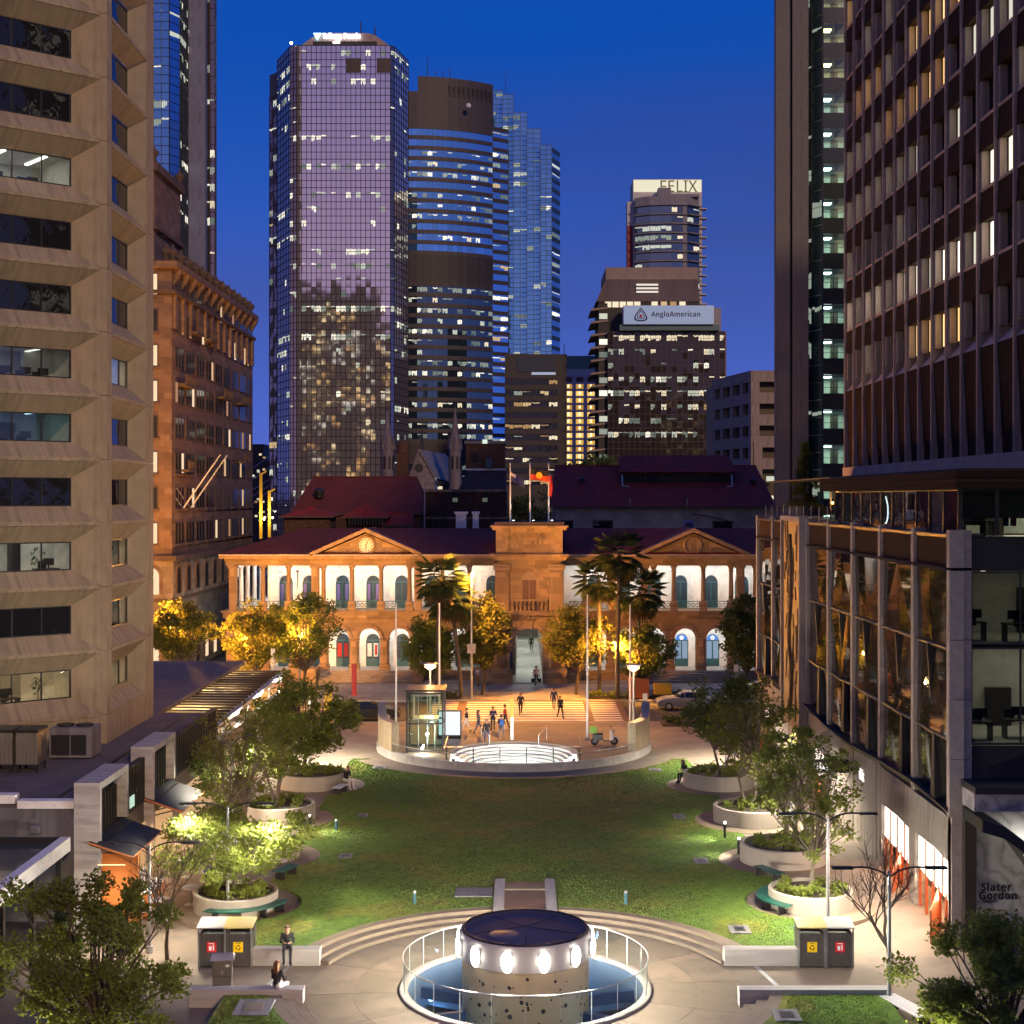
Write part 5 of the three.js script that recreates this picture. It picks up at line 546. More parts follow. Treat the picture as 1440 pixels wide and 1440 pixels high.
// flags on the tower
{ const mk = (px, label, draw) => { const x = (px - 735) * 135.5 / 2070, f = thing('flagpole', label, 'flagpole', [x, 14.75, -137]); part(f, 'pole', cyl(0.09, 0.055, 0, 5.4, 10), M.whiteMetal); part(f, 'finial', ball(0.1, 0, 5.45, 0), M.steel); draw(f); };
  const cloth = (pts, m, f) => { part(f, 'flag', pts, m); }; const ripple = (w, h, y, sl, c0, c1) => { const fs = []; const n = 8; for (let i = 0; i < n; i++) { const x0 = w * i / n, x1 = w * (i + 1) / n, z = x => 0.12 * Math.sin(x * 5) ; fs.push([V(x0, y - x0 * sl, z(x0)), V(x1, y - x1 * sl, z(x1)), V(x1, y + h - x1 * sl, z(x1)), V(x0, y + h - x0 * sl, z(x0))]); } return faces(fs); };
  mk(717.5, 'white flagpole with a limp dark blue flag on the tower', f => { part(f, 'flag', ripple(1.3, 0.75, 3.9, 0.55), std([0.02, 0.03, 0.13], 0.8, { side: 2 })); part(f, 'flag_cross', ripple(0.5, 0.3, 4.35, 0.55).translate(0.02, 0.0, 0.012), std([0.45, 0.4, 0.45], 0.8, { side: 2 })); });
  mk(745.5, 'white flagpole with a black and red flag bearing a yellow disc', f => { part(f, 'flag', ripple(1.75, 0.5, 3.95, 0.12), std([0.62, 0.07, 0.02], 0.8, { side: 2 })); part(f, 'flag_upper', ripple(1.75, 0.5, 4.452, 0.12), std([0.02, 0.018, 0.016], 0.8, { side: 2 })); part(f, 'flag_disc', new THREE.CircleGeometry(0.3, 20), std([0.75, 0.5, 0.02], 0.8, { side: 2 }), 0.85, 4.34, 0.14); });
  mk(772, 'white flagpole with a furled bright red flag', f => { part(f, 'flag', tube([V(0.12, 2.4, 0), V(0.25, 3.2, 0.05), V(0.15, 4.3, 0)], 0.16, 10, 8), M.red); });
  for (const px of [717.5, 745.5, 772]) { const x = (px - 735) * 135.5 / 2070; spot(x + 0.3, 14.95, -136.6, x, 20, -137, COOL, 26, 0.35, 0.7, 3); } 
  { const fl = thing('floodlight', 'row of small uplights at the feet of the three flagpoles', 'light', [0, 14.75, -136.6]); for (const px of [717.5, 745.5, 772]) { const h = part(fl, 'lamp_housing', rbx(0.24, 0.14, 0.2, 0.03, 0), M.darkMetal, (px - 735) * 135.5 / 2070 + 0.3, 0, 0); part(h, 'lamp_lens', bx(-0.09, 0.09, 0.14, 0.16, -0.07, 0.07), glow([0.95, 0.98, 1], 12)); } } }

// ---------- roofs and blocks behind it ----------
function hipRoof(name, label, x0, x1, d0, d1, ye, yr, hip, m, wallM, y0 = 0, extra) { const g = thing(name, label, 'building', [0, 0, 0]); const dm = (d0 + d1) / 2; part(g, 'wall', [bx(x0 + 0.5, x1 - 0.5, y0, ye, -d1 + 0.5, -d0 - 0.5)], wallM); part(g, 'roof', faces([[V(x0, ye, -d0), V(x1, ye, -d0), V(x1 - hip, yr, -dm), V(x0 + hip, yr, -dm)], [V(x1, ye, -d1), V(x0, ye, -d1), V(x0 + hip, yr, -dm), V(x1 - hip, yr, -dm)], [V(x0, ye, -d1), V(x0, ye, -d0), V(x0 + hip, yr, -dm)], [V(x1, ye, -d0), V(x1, ye, -d1), V(x1 - hip, yr, -dm)], [V(x0, ye - 0.02, -d1), V(x1, ye - 0.02, -d1), V(x1, ye - 0.02, -d0), V(x0, ye - 0.02, -d0)]]), m); part(g, 'ridge_cap', bar(V(x0 + hip, yr, -dm), V(x1 - hip, yr, -dm), 0.12), m); part(g, 'gutter', bx(x0, x1, ye - 0.15, ye + 0.02, -d0, -d0 + 0.12), M.heritageDark); if (extra) extra(g); return g; }
hipRoof('red_roof_block', 'dark maroon hip roofed block behind the clock pediment', PX(408, 172), PX(598, 172), 172, 188, PY(722, 172), PY(671, 180), 1.5, M.roofMaroon, M.brick, 0, g => { part(g, 'roof_vent', lathe([[0.5, 0], [0.5, 0.7], [0.65, 0.8], [0.2, 1.2], [0, 1.25]], 12), M.darkMetal, PX(449, 175), PY(700, 175), -175); part(g, 'chimney', [bx(-0.7, 0.7, 0, 3, -0.7, 0.7), cyl(0.85, 0.75, 3, 4, 12), ball(0.8, 0, 4, 0)], M.brick, PX(567, 182), PY(672, 182), -182); part(g, 'downpipe', cyl(0.1, 0.1, 0, 5, 6), M.paleConcrete, PX(597, 171.6), PY(745, 171.6), -171.6); });
hipRoof('small_hip_roof', 'small red hip roofed annex beside the side street', PX(392, 160), PX(470, 160), 160, 166, PY(726, 160), PY(714, 163), 2.6, M.roofRed, M.brick);
hipRoof('small_hip_roof', 'small red hip roofed annex with louvred wall behind the clock', PX(478, 160), PX(546, 160), 160, 166, PY(727, 160), PY(708, 163), 2.6, M.roofRed, M.brick, 0, g => { for (let i = 0; i < 12; i++) part(g, 'louvre', bx(-0.07, 0.07, PY(738, 159.6), PY(728, 159.6), -159.9, -159.5), M.darkMetal, PX(492, 160) + i * 0.32, 0, 0); });
hipRoof('gabled_annex', 'low gabled annex with pale bargeboards behind the red roofs', PX(535, 162), PX(580, 162), 162, 168, PY(738, 162), PY(722, 164), 0.2, M.roofRed, M.cream);
{ const g = thing('brick_block', 'brown brick block with tall stair tower behind the sandstone tower', 'building', [0, 0, -178]); const x0 = PX(598, 178), x1 = PX(712, 178); part(g, 'wall', bx(x0, x1, 0, PY(690, 178), -10, 0), M.brick); part(g, 'string_course', bx(x0 - 0.1, x1 + 0.1, PY(692, 178), PY(688, 178), 0, 0.2), M.sandDark); part(g, 'string_course', bx(x0 - 0.1, x1 + 0.1, PY(730, 178), PY(727, 178), 0, 0.2), M.sandDark); part(g, 'sloping_roof', faces([[V(PX(645, 178), PY(688, 178), 0.2), V(x1, PY(688, 178), 0.2), V(x1, PY(661, 182), -4), V(PX(657, 182), PY(661, 182), -4)]]), M.brick);
  part(g, 'stair_tower', bx(PX(655, 182), PX(710, 182), 10, PY(624, 182), -9, -3.9), surf([0.20, 0.10, 0.05], T.stoneTone, 2, 0.9)); part(g, 'tower_cap', bx(PX(653, 182), PX(712, 182), PY(624, 182), PY(620, 182), -9.2, -3.7), M.cream); part(g, 'white_flashing', bx(PX(655, 182), PX(711, 182), PY(661.5, 182), PY(659, 182), -3.9, -3.75), M.white);
  for (const [px, py] of [[640, 695], [682, 695]]) { const w = part(g, 'window', bx(-0.4, 0.4, 0, 1.3, 0, 0.08), M.black, PX(px, 178), PY(py + 12, 178), 0); part(w, 'pane', bx(-0.3, 0.3, 0.1, 0.6, 0.08, 0.1), glow([0.7, 0.8, 0.6], 0.12)); } part(g, 'window', bx(-0.4, 0.4, 0, 1.2, 0, 0.08), M.black, PX(667, 182), PY(650, 182), -3.9); part(g, 'roof_tank', rbx(0.8, 1.2, 0.6, 0.05, 0), M.teal, PX(688, 182), PY(658, 182), -3.5); part(g, 'rooftop_light', bx(-0.3, 0.3, 0, 0.5, -0.1, 0.1), glow([0.8, 0.95, 0.8], 0.9), PX(682, 182), PY(624, 182), -3.6); for (const px of [598, 607, 617, 625]) part(g, 'downpipe', cyl(0.08, 0.08, PY(742, 178), PY(694, 178), 6), M.heritageDark, PX(px, 178), 0, 0.15); }
for (const [px, w, lab] of [[648.5, 1.05, 'wide white chimney on the sandstone building roof'], [669, 0.6, 'slim white chimney on the sandstone building roof']]) { const c = thing('chimney', lab, 'chimney', [PX(px, 150), PY(747, 150), -150]); part(c, 'stack', rbx(w, 2.0, 0.8, 0.03, 0), M.white); part(c, 'cap', rbx(w * 1.3, 0.25, 1.0, 0.03, 1.75), M.white); }
hipRoof('red_roof_hall', 'large red roofed hall with louvred roof monitor and cream wall', PX(776, 168), PX(1092, 168), 168, 190, PY(712, 168), PY(655, 178), 0.6, M.roofRed, M.cream, 0, g => { const x0 = PX(873, 175), x1 = PX(1031, 175); part(g, 'monitor_roof', hex([V(x0 - 0.3, PY(663, 174), -173.6), V(x1 + 0.3, PY(663, 174), -173.6), V(x1 - 0.2, PY(641, 180), -178), V(x0 + 0.2, PY(641, 180), -178), V(x0 - 0.3, PY(664.5, 174), -173.6), V(x1 + 0.3, PY(664.5, 174), -173.6), V(x1 - 0.2, PY(643, 180), -182), V(x0 + 0.2, PY(643, 180), -182)]), M.roofRed); part(g, 'monitor_wall', bx(x0, x1, PY(690, 174.3), PY(664.5, 174.3), -178, -174.3), M.black); for (let i = 0; i < 26; i++) part(g, 'louvre', bx(-0.04, 0.04, PY(675, 174.3), PY(665, 174.3), -174.3, -174.15), M.bronze, x0 + 0.3 + i * (x1 - x0 - 0.6) / 25, 0, 0);
  for (const [px, s] of [[875, 1], [1029, 1]]) part(g, 'roof_pipe', [bar(V(PX(px, 173.5), PY(668, 173.5), -173.7), V(PX(px, 172), PY(684, 172), -171.4), 0.09), bar(V(PX(px, 172), PY(684, 172), -171.4), V(PX(px + (px < 900 ? 9 : -9), 172), PY(684, 172), -171.4), 0.09)], M.paleConcrete); for (const [px, py] of [[792, 738], [848, 738], [1016, 739]]) { const w = part(g, 'window', bx(-1.15, 1.15, 0, 1.1, 0, 0.1), M.heritageDark, PX(px, 168.4), PY(py + 7, 168.4), -168.5); part(w, 'pane', bx(-1.0, 1.0, 0.1, 1.0, 0.1, 0.13), M.blackGlass); } for (const [px] of [[886], [967]]) part(g, 'vent_pipe', cyl(0.06, 0.06, 0, 2.2, 6), M.paleConcrete, PX(px, 168), PY(728, 168), -168.2); part(g, 'wall_pipe', tube([V(PX(972, 168), PY(722, 168), -168.2), V(PX(1000, 168), PY(727, 168), -168.2), V(PX(1033, 168), PY(735, 168), -168.2)], 0.07), M.heritageDark); for (const [px, py] of [[818, 679], [919, 679], [1060, 680]]) part(g, 'roof_fan', lathe([[0.35, 0], [0.35, 0.4], [0.5, 0.45], [0, 0.7]], 10), M.darkMetal, PX(px, 173), PY(py, 173), -173.6); });
{ const b = thing('air_conditioner', 'purple lit box unit on the roof beside the plain pediment', 'air conditioner', [PX(968.5, 152), PY(746, 152), -152]); part(b, 'casing', rbx(1.0, 1.0, 0.8, 0.05, 0), std([0.20, 0.18, 0.34], 0.5)); part(b, 'screen_face', bx(-0.36, 0.36, 0.2, 0.8, 0.4, 0.42), std([0.04, 0.04, 0.09], 0.4)); part(b, 'stand', [bx(-0.4, -0.3, -1, 0, -0.2, 0.2), bx(0.3, 0.4, -1, 0, -0.2, 0.2)], M.darkMetal); }
// ---------- cathedral ----------
{ const d = 240, g = thing('cathedral', 'stone cathedral with two slim gothic spires and gabled front', 'church', [0, 0, -d]); const st = surf([0.24, 0.20, 0.215], T.stoneTone, 4, 0.9, 0.006), sc = 2070 / d; const P = (px, py) => [(px - 735) / sc, EYE - (py - 700) / sc];
  for (const [px, top, w] of [[545, 578, 9], [640, 572, 9]]) { const [x, yt] = P(px, top), [, yb] = P(px, 672), [, ys] = P(px, 625), W = w / sc * 1.0; part(g, 'spire_tower', cyl(W, W * 0.95, yb - 12, ys, 8), st, x, 0, 0); const sp = part(g, 'spire', cyl(W * 0.85, 0.05, ys, yt, 8), st, x, 0, 0); part(sp, 'finial', [bar(V(0, yt, 0), V(0, yt + 0.8, 0), 0.06), bar(V(-0.3, yt + 0.4, 0), V(0.3, yt + 0.4, 0), 0.05)], M.darkMetal); for (let i = 0; i < 8; i++) { const a = i / 8 * 6.283; part(g, 'pinnacle', new THREE.ConeGeometry(0.24, 2.6, 4).translate(0, 1.3, 0), st, x + Math.sin(a) * W * 0.95, ys - 0.8, Math.cos(a) * W * 0.95); } for (let i = 0; i < 4; i++) part(g, 'lancet', slab(archPts(-0.18, 0.18, 0, 1.9, 6), 0, 0.1), M.black, x + Math.sin(i * 0.8 - 1.2) * W * 0.93, ys - 4, Math.cos(i * 0.8 - 1.2) * W * 0.9, i * 0.8 - 1.2); }
  const [xg, yg] = P(590, 632), [xl, yl] = P(577, 672), [xr] = P(612, 672); part(g, 'gable', slab([[xl - xg, yl - 14], [xr - xg, yl - 14], [xr - xg, yl], [0, yg], [xl - xg, yl]], -1, 0), st, xg, 0, 1); part(g, 'gable_coping', [bar(V(xl, yl, 1.1), V(xg, yg, 1.1), 0.2), bar(V(xg, yg, 1.1), V(xr, yl, 1.1), 0.2)], st); part(g, 'rose_window', cyl(0.7, 0.7, 0, 0.1, 12).rotateX(Math.PI / 2), M.black, xg, yg - 3, 1.05); part(g, 'nave_roof', faces([[V(xg, yg, 0), V(xg + 3, yg, -25), V(xr + 4, yl - 1, -25), V(xr, yl, 0)].reverse(), [V(xl, yl, 0), V(xg, yg, 0), V(xg + 3, yg, -25), V(xl, yl, -25)].reverse()]), M.greyConcrete); part(g, 'slender_fleche', [new THREE.ConeGeometry(0.35, 5, 6).translate(xg, yg + 2.2, -6)], M.darkMetal); }
// ---------- far towers ----------
const WIN = { cool: [glow([0.95, 1, 0.82], 0.6), glow([0.88, 1, 0.82], 0.3), glow([1, 0.96, 0.78], 1.1), glow([0.75, 1, 0.85], 0.16)], warm: [glow([1, 0.70, 0.34], 0.6), glow([1, 0.58, 0.22], 0.4), glow([1, 0.84, 0.58], 0.9)], teal: [glow([0.5, 0.9, 0.9], 0.5)] };
const WINDARK = std([0.02, 0.02, 0.02], 0.6);
// lit office bays: ceiling lamps, blinds and desk shapes give every window its own face; geometry variants shared between towers
const litGeo = {}; function litVariant(w, h, v) { const key = w.toFixed(2) + h.toFixed(2) + v; if (litGeo[key]) return litGeo[key]; const g = mulberry(v * 77 + 5), l = []; const n = 2 + Math.floor(g() * 3); let x = -w / 2; for (let i = 0; i < n; i++) { const ww = w / n, strip = v % 3 === 0, top = h * (0.82 + 0.18 * g()), bot = strip ? top - h * (0.12 + 0.12 * g()) : h * (g() < 0.5 ? 0.5 * g() : 0.04); l.push(bx(x + 0.04, x + ww - 0.04, bot, top, -0.01, 0.02)); x += ww; if (g() < 0.15) x += ww; if (x >= w / 2 - 0.1) break; } l.push(bx(-w / 2 + 0.06, Math.min(x, w / 2) - 0.06, h * 0.8, h * 0.87, -0.008, 0.022)); return litGeo[key] = merge(l); }
// F facet; cols x rows of glass panes over width W from y0; lit(c, r) -> material or null
function curtain(parent, F, W, y0, rows, fh, cols, o) {
  const cw = W / cols, panes = [], mull = [], gh = fh * (o.gh ?? 0.98), gb = fh * (o.gb ?? 0.01), tilt = o.tilt ?? 0.006; let litn = 0;
  const half = o.half ? 2 : 1;
  for (let r = 0; r < rows; r++) for (let c = 0; c < cols; c++) { const lm = o.lit ? o.lit(c, r) : null; const x = c * cw, y = y0 + r * fh + gb;
    for (let q = 0; q < half; q++) { const a = (rnd() - 0.5) * tilt * cw, b = (rnd() - 0.5) * tilt * gh, yy = y + q * gh / half, hh = gh / half; panes.push([V(x + 0.02, yy, a + b), V(x + cw - 0.02, yy, -a + b), V(x + cw - 0.02, yy + hh - 0.04, -a - b), V(x + 0.02, yy + hh - 0.04, a - b)]); }
    if (lm && litn < 280) { litn++; F.add(parent, 'lit_window', litVariant(cw * 0.96, gh * (o.lh ?? 0.5), Math.floor(rnd() * 14)), lm, x + cw / 2, y + gh * (o.lb ?? 0.2), (o.out ?? 0) + 0.03); } }
  const pm = stuff(F.add(parent, 'glass_panes', faces(panes), o.glass, 0, 0, o.out ?? 0)); 
  if (o.mull) { const mw = o.mw ?? 0.09; for (let c = 0; c <= cols; c++) mull.push(bx(c * cw - mw / 2, c * cw + mw / 2, y0, y0 + rows * fh, -0.1, 0.12)); const st = o.half ? fh / 2 : fh; for (let y = y0; y <= y0 + rows * fh + 0.01; y += st) mull.push(bx(0, W, y - mw / 2, y + mw / 2, -0.1, 0.09)); stuff(F.add(parent, 'mullions', mull, o.mull)); }
  if (o.band) { for (let r = 0; r < rows; r++) F.add(parent, 'spandrel_band', bx(-0.1, W + 0.1, gh + gb, fh + gb, -0.1, 0.16), o.band, 0, y0 + r * fh, 0); }
}
const rowLit = (p, q, ms, seed) => { const g = mulberry(seed), rows = {}; return (c, r) => { if (!(r in rows)) rows[r] = g() < p ? 0.35 + 0.6 * g() : q * g(); return g() < rows[r] ? ms[Math.floor(g() * ms.length)] : null; }; };
// plan outline helper: facets from corner to corner (x,d), outside seen from the camera side, left to right
function outline(pts) { const r = []; for (let i = 0; i + 1 < pts.length; i++) { const [x0, d0] = pts[i], [x1, d1] = pts[i + 1], len = Math.hypot(x1 - x0, d1 - d0); r.push([facet(x0, -d0, Math.atan2(d1 - d0, x1 - x0)), len]); } return r; }
const Yd = (py, d) => EYE + (700 - py) * d / 2070;

{ // octagonal mauve glass tower
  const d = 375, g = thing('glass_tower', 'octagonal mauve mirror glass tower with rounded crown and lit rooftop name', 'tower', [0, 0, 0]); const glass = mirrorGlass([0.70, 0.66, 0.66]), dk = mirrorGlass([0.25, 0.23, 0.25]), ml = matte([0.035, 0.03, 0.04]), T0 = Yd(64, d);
  const A = [[PX(390, 388), 388], [PX(407, d), d + 1], [PX(417, d), d], [PX(549, d), d], [PX(554, d), d + 1], [PX(574, 388), 388]], rows = 37, fh = 3.62, y0 = T0 - rows * fh;
  const cw = [...WIN.cool, WIN.cool[0], WIN.cool[2]]; const fac = outline(A); const cols = [8, 2, 19, 1, 6];
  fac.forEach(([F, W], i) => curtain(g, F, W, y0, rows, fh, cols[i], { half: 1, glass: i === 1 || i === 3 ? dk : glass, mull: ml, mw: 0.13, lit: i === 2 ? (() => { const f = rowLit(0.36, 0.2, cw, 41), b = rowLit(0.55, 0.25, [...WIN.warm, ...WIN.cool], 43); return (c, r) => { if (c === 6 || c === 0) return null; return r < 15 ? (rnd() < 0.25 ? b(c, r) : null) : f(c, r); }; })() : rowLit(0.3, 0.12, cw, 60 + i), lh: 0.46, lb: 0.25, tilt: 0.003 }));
  part(g, 'core', plan([...A.map(([x, dd]) => [x, dd + 0.6]), [A[5][0] - 2, 405], [A[0][0] + 2, 405]], 0, T0 - 0.2), M.black);
  const ls = [[PX(379, 392), 392], [PX(389.5, 389), 389]]; part(g, 'side_wing', plan([...ls, [ls[1][0], 410], [ls[0][0], 410]], 0, Yd(103, 390)), M.bronze); const [[Fw, Ww]] = outline(ls); curtain(g, Fw, Ww, 4, 33, 3.62, 2, { glass: dk, mull: ml, lit: rowLit(0.35, 0.2, [...WIN.cool, ...WIN.warm], 77) });
  // crown
  const cx0 = PX(417, d), cx1 = PX(551, d), cr = []; const cs = new THREE.Shape(); const wC = cx1 - cx0; cs.moveTo(0, 0); cs.lineTo(wC, 0); cs.lineTo(wC - 3, 2.2); cs.quadraticCurveTo(wC - 5, 3.8, wC - 7, 3.8); cs.lineTo(7, 3.8); cs.quadraticCurveTo(5, 3.8, 3, 2.2); cs.lineTo(0, 0); part(g, 'crown', slab(cs, -14, 0), surf([0.34, 0.26, 0.25], T.grain, 4), cx0, T0, -(d + 2)); part(g, 'crown_recess', bx(4, wC - 4, 0.1, 1.6, 0, 0.3), M.black, cx0, T0, -(d + 2));
  const sg = part(g, 'name_sign', fitText('Trilogy Funds', 9.6, 1.75, 0.25), glow([0.95, 0.98, 1], 7), PX(479, d), T0 + 2.75, -(d + 1.6)); part(g, 'sign_emblem', slab([[-1.0, 0.8], [1.0, 0.8], [0, -1.0]], 0, 0.25), glow([0.4, 0.85, 1], 5), PX(445, d), T0 + 2.8, -(d + 1.6)); part(g, 'sign_lamp', rbx(1.8, 0.5, 0.4, 0.05, 0), glow([1, 0.8, 0.7], 3), PX(472, d), T0 + 1.0, -(d + 1.5)); area(PX(479, d), T0 + 3, -(d + 0.6), PX(479, d), T0 + 3.4, -(d - 20), 14, 1.8, [0.9, 0.96, 1], 8);
  for (const px of [504, 524]) part(g, 'mast', cyl(0.25, 0.15, 0, px < 510 ? 4.4 : 3.2, 6), M.darkMetal, PX(px, d), T0 + 3.6, -(d + 6)); for (const [px, py] of [[497, 92], [540, 92]]) part(g, 'vent_panel', bx(-1.8, 1.8, -1.8, 1.8, 0, 0.2), M.bronze, PX(px, d), Yd(py, d), -d + 0.02); part(g, 'beacon_lamp', ball(0.35, 0, 0, 0), glow([1, 0.9, 0.8], 12), PX(410, d), T0 + 0.5, -(d - 0.5)); }
{ // curved banded tower
  const d = 480, g = thing('banded_tower', 'curved dark banded office tower with windowless crown', 'tower', [0, 0, 0]); const x0 = PX(572, d), R = 42, n = 9, pts = []; for (let i = 0; i <= n; i++) { const a = i / n * 0.72; pts.push([x0 + R * Math.sin(a), d + R * (1 - Math.cos(a))]); }
  const dark = surf([0.045, 0.038, 0.045], T.blotch, 6, 0.6), blue = mirrorGlass([0.18, 0.48, 0.90]), low = mirrorGlass([0.09, 0.15, 0.2]); const fh = 3.42, topY = Yd(178, d), botY = topY - 43 * fh; const xe = pts[n][0], de = pts[n][1];
  part(g, 'core', plan([...pts.map(([x, dd]) => [x, dd + 0.5]), [xe, de + 20], [x0, de + 20]], 0, topY), M.greyConcrete); part(g, 'crown', plan([...pts, [xe, de + 18], [x0, de + 18]], topY, Yd(128, d)), dark); part(g, 'crown_drum', plan([...pts.slice(1).map(([x, dd]) => [x + 0.2, dd + 0.6]), [xe, de + 14], [x0 + 4.5, de + 14]], Yd(128, d), Yd(106, d)), dark);
  const fins = []; for (let i = 4; i < n; i++) for (let q = 0; q < 2; q++) { const [a, b] = [pts[i], pts[i + 1]]; fins.push(bx(-0.4, 0.4, Yd(133, d), Yd(117, d), 0, 0.1).rotateY(Math.atan2(b[1] - a[1], b[0] - a[0])).translate(mix(a[0], b[0], 0.25 + q * 0.5), 0, -mix(a[1], b[1], 0.25 + q * 0.5) + 0.05)); } part(g, 'crown_vents', fins, M.black); part(g, 'dish', ball(0.9, 0, 0, 0), M.whitePaint, PX(659, 482), Yd(150, 482), -481);
  const la = rowLit(0.62, 0.25, [...WIN.cool, ...WIN.cool, WIN.warm[2]], 81); const plant = r => (r >= 28 && r <= 30) || (r >= 11 && r <= 12);
  outline(pts).forEach(([F, W], i) => { const lit = (c, r) => plant(r) ? null : (r > 30 ? (rnd() < 0.75 ? la(c, r) : null) : la(c, r)); curtain(g, F, W, topY - 15 * fh + 0, 15, fh, 2, { glass: blue, band: dark, gh: 0.62, gb: 0.2, lit: (c, r) => (r < 3 ? null : lit(c, r + 28)), lh: 0.7, lb: 0.12, tilt: 0.01 }); curtain(g, F, W, botY, 28, fh, 2, { glass: low, band: dark, gh: 0.62, gb: 0.2, lit, lh: 0.75, lb: 0.1, tilt: 0.01 });
    for (const [r0, r1] of [[28, 30], [11, 12]]) { F.add(g, 'plant_louvres', bx(-0.1, W + 0.1, botY + r0 * fh, botY + (r1 + 1) * fh, 0, 0.3), dark); for (let q = 0; q < 4; q++) F.add(g, 'louvre_gap', bx(-0.25, 0.25, botY + r0 * fh + 0.6, botY + (r1 + 1) * fh - 0.6, 0.3, 0.34), M.black, W * (q + 0.5) / 4, 0, 0); } });
  const s = [[xe, de + 2], [PX(714.5, de + 6), de + 6]]; const [[F2, W2]] = outline(s); part(g, 'wing_core', plan([...s.map(([x, dd]) => [x, dd + 0.4]), [s[1][0], de + 22], [s[0][0], de + 22]], 0, Yd(183, de + 4)), dark); curtain(g, F2, W2, Yd(183, de + 4) - 41 * fh, 41, fh, 2, { glass: blue, band: dark, gh: 0.62, gb: 0.2, lit: rowLit(0.55, 0.2, [...WIN.cool, WIN.warm[0]], 83), lh: 0.7, lb: 0.1 });
  for (const [px, h] of [[600, 8], [612, 3], [622, 3], [632, 4]]) part(g, 'mast', cyl(0.15, 0.1, 0, h, 5), M.darkMetal, PX(px, 486), Yd(107, 486), -490); }
{ // stepped blue tower
  const g = thing('stepped_tower', 'stepped blue glass tower with saw tooth skyline', 'tower', [0, 0, 0]); const blue = mirrorGlass([0.16, 0.42, 0.72]), ml = std([0.02, 0.05, 0.09], 0.5); const seg = [[688, 707, 127], [707, 722, 133], [722, 741, 158], [741, 760, 181], [760, 776, 204]];
  seg.forEach(([a, b, t], i) => { const d = 520 - i * 3.5, x0 = PX(a, d), x1 = PX(b, d), top = Yd(t, d), fh = 3.3, rows = 46 - i * 3; part(g, 'shaft', bx(x0 + 0.05, x1 - 0.05, 0, top - 0.1, -d - 20, -d - 0.3), M.black); const F = facet(x0, -d, 0); part(g, 'shaft_side', bx(x1 - 0.05, x1, 0, top, -d - 20, -d), std([0.01, 0.03, 0.06], 0.2, { metalness: 0.5 })); curtain(g, F, x1 - x0, top - rows * fh, rows, fh, 2, { glass: blue, mull: ml, mw: 0.16, half: 1, lit: rowLit(0.32, 0.07, WIN.cool, 101 + i), lh: 0.5, lb: 0.2, tilt: 0.012 }); });
  const e = [[PX(776, 506), 506], [PX(787, 514), 514]]; const [[F, W]] = outline(e); part(g, 'end_core', plan([...e.map(([x, dd]) => [x, dd + 0.4]), [e[1][0], 530], [e[0][0], 530]], 0, Yd(212, 508)), M.black); curtain(g, F, W, Yd(212, 508) - 36 * 3.4, 36, 3.4, 1, { glass: blue, band: ml, gh: 0.6, gb: 0.2, lit: rowLit(0.5, 0.3, WIN.cool, 111), lh: 0.7, lb: 0.1 }); part(g, 'mast', cyl(0.12, 0.08, 0, 9, 5), M.darkMetal, PX(711, 522), Yd(128, 522), -526); }
{ // dark slab with rooftop sign box
  const d = 420, x0 = PX(710, d), x1 = PX(797, d), g = thing('dark_office_block', 'dark square office block with flat roof and white sill line near its top', 'building', [0, 0, 0]), dk = surf([0.035, 0.03, 0.036], T.blotch, 6, 0.6), t = Yd(498, d); part(g, 'body', bx(x0, x1, 0, t, -d - 18, -d - 0.1), dk); const F = facet(x0, -d, 0); const W = x1 - x0 - 2.6; curtain(g, F, W, t - 38, 10, 3.18, 6, { glass: M.blackGlass, band: dk, gh: 0.55, gb: 0.2, lit: rowLit(0.75, 0.3, [...WIN.warm, WIN.warm[1], WIN.cool[1]], 121), lh: 0.7, lb: 0.1 }); part(g, 'end_pier', bx(x1 - 2.6, x1, 0, t, -d, -d + 0.2), dk); part(g, 'top_panel', bx(x0, x1 - 2.6, t - 6.2, t, -d, -d + 0.15), dk); part(g, 'sign_box', bx(x0 + 3.5, x1 - 3.2, t - 5.1, t - 1.0, -d + 0.15, -d + 0.4), std([0.02, 0.028, 0.05], 0.3)); part(g, 'white_sill_light', bx(x0 + 7.6, x1 - 3.2, t - 5.9, t - 5.2, -d + 0.2, -d + 0.5), glow([0.7, 0.78, 1], 0.5)); part(g, 'mast', cyl(0.12, 0.08, 0, 3.4, 5), M.darkMetal, PX(794, d), t, -d - 4); }
{ // pale hotel with amber rooms
  const d = 600, x0 = PX(790, d), x1 = PX(838, d), g = thing('pale_hotel', 'pale hotel with rows of amber lit rooms and teal roof storey', 'building', [0, 0, 0]), w = surf([0.42, 0.44, 0.5], T.grain, 5), t = Yd(519, d); part(g, 'body', bx(x0, x1, 0, t, -d - 14, -d), w); part(g, 'roof_storey', bx(x0, x1, t, Yd(500, d), -d - 12, -d - 1), std([0.015, 0.10, 0.12], 0.3, { metalness: 0.3 })); const am = [glow([1, 0.56, 0.10], 0.75), glow([1, 0.62, 0.16], 1.0), glow([1, 0.5, 0.08], 0.5)], bl = bx(0, 3.0, 0, 1.9, 0, 0.15), hd = bx(-0.1, 3.1, 1.9, 2.3, 0, 0.5); for (let r = 0; r < 15; r++) for (let c = 0; c < 3; c++) { const y = t - 5.2 - r * 2.85; const h = part(g, 'lit_window', bl, r ? am[(r * 5 + c * 3) % 3] : M.heritageDark, x0 + 1.2 + c * 4.6, y, -d); part(h, 'window_core_lamp', bx(1.1, 1.9, 0.5, 1.7, 0.15, 0.2), r ? glow([1, 0.86, 0.45], 1.6) : M.heritageDark); part(h, 'slab_edge', hd, w); } }
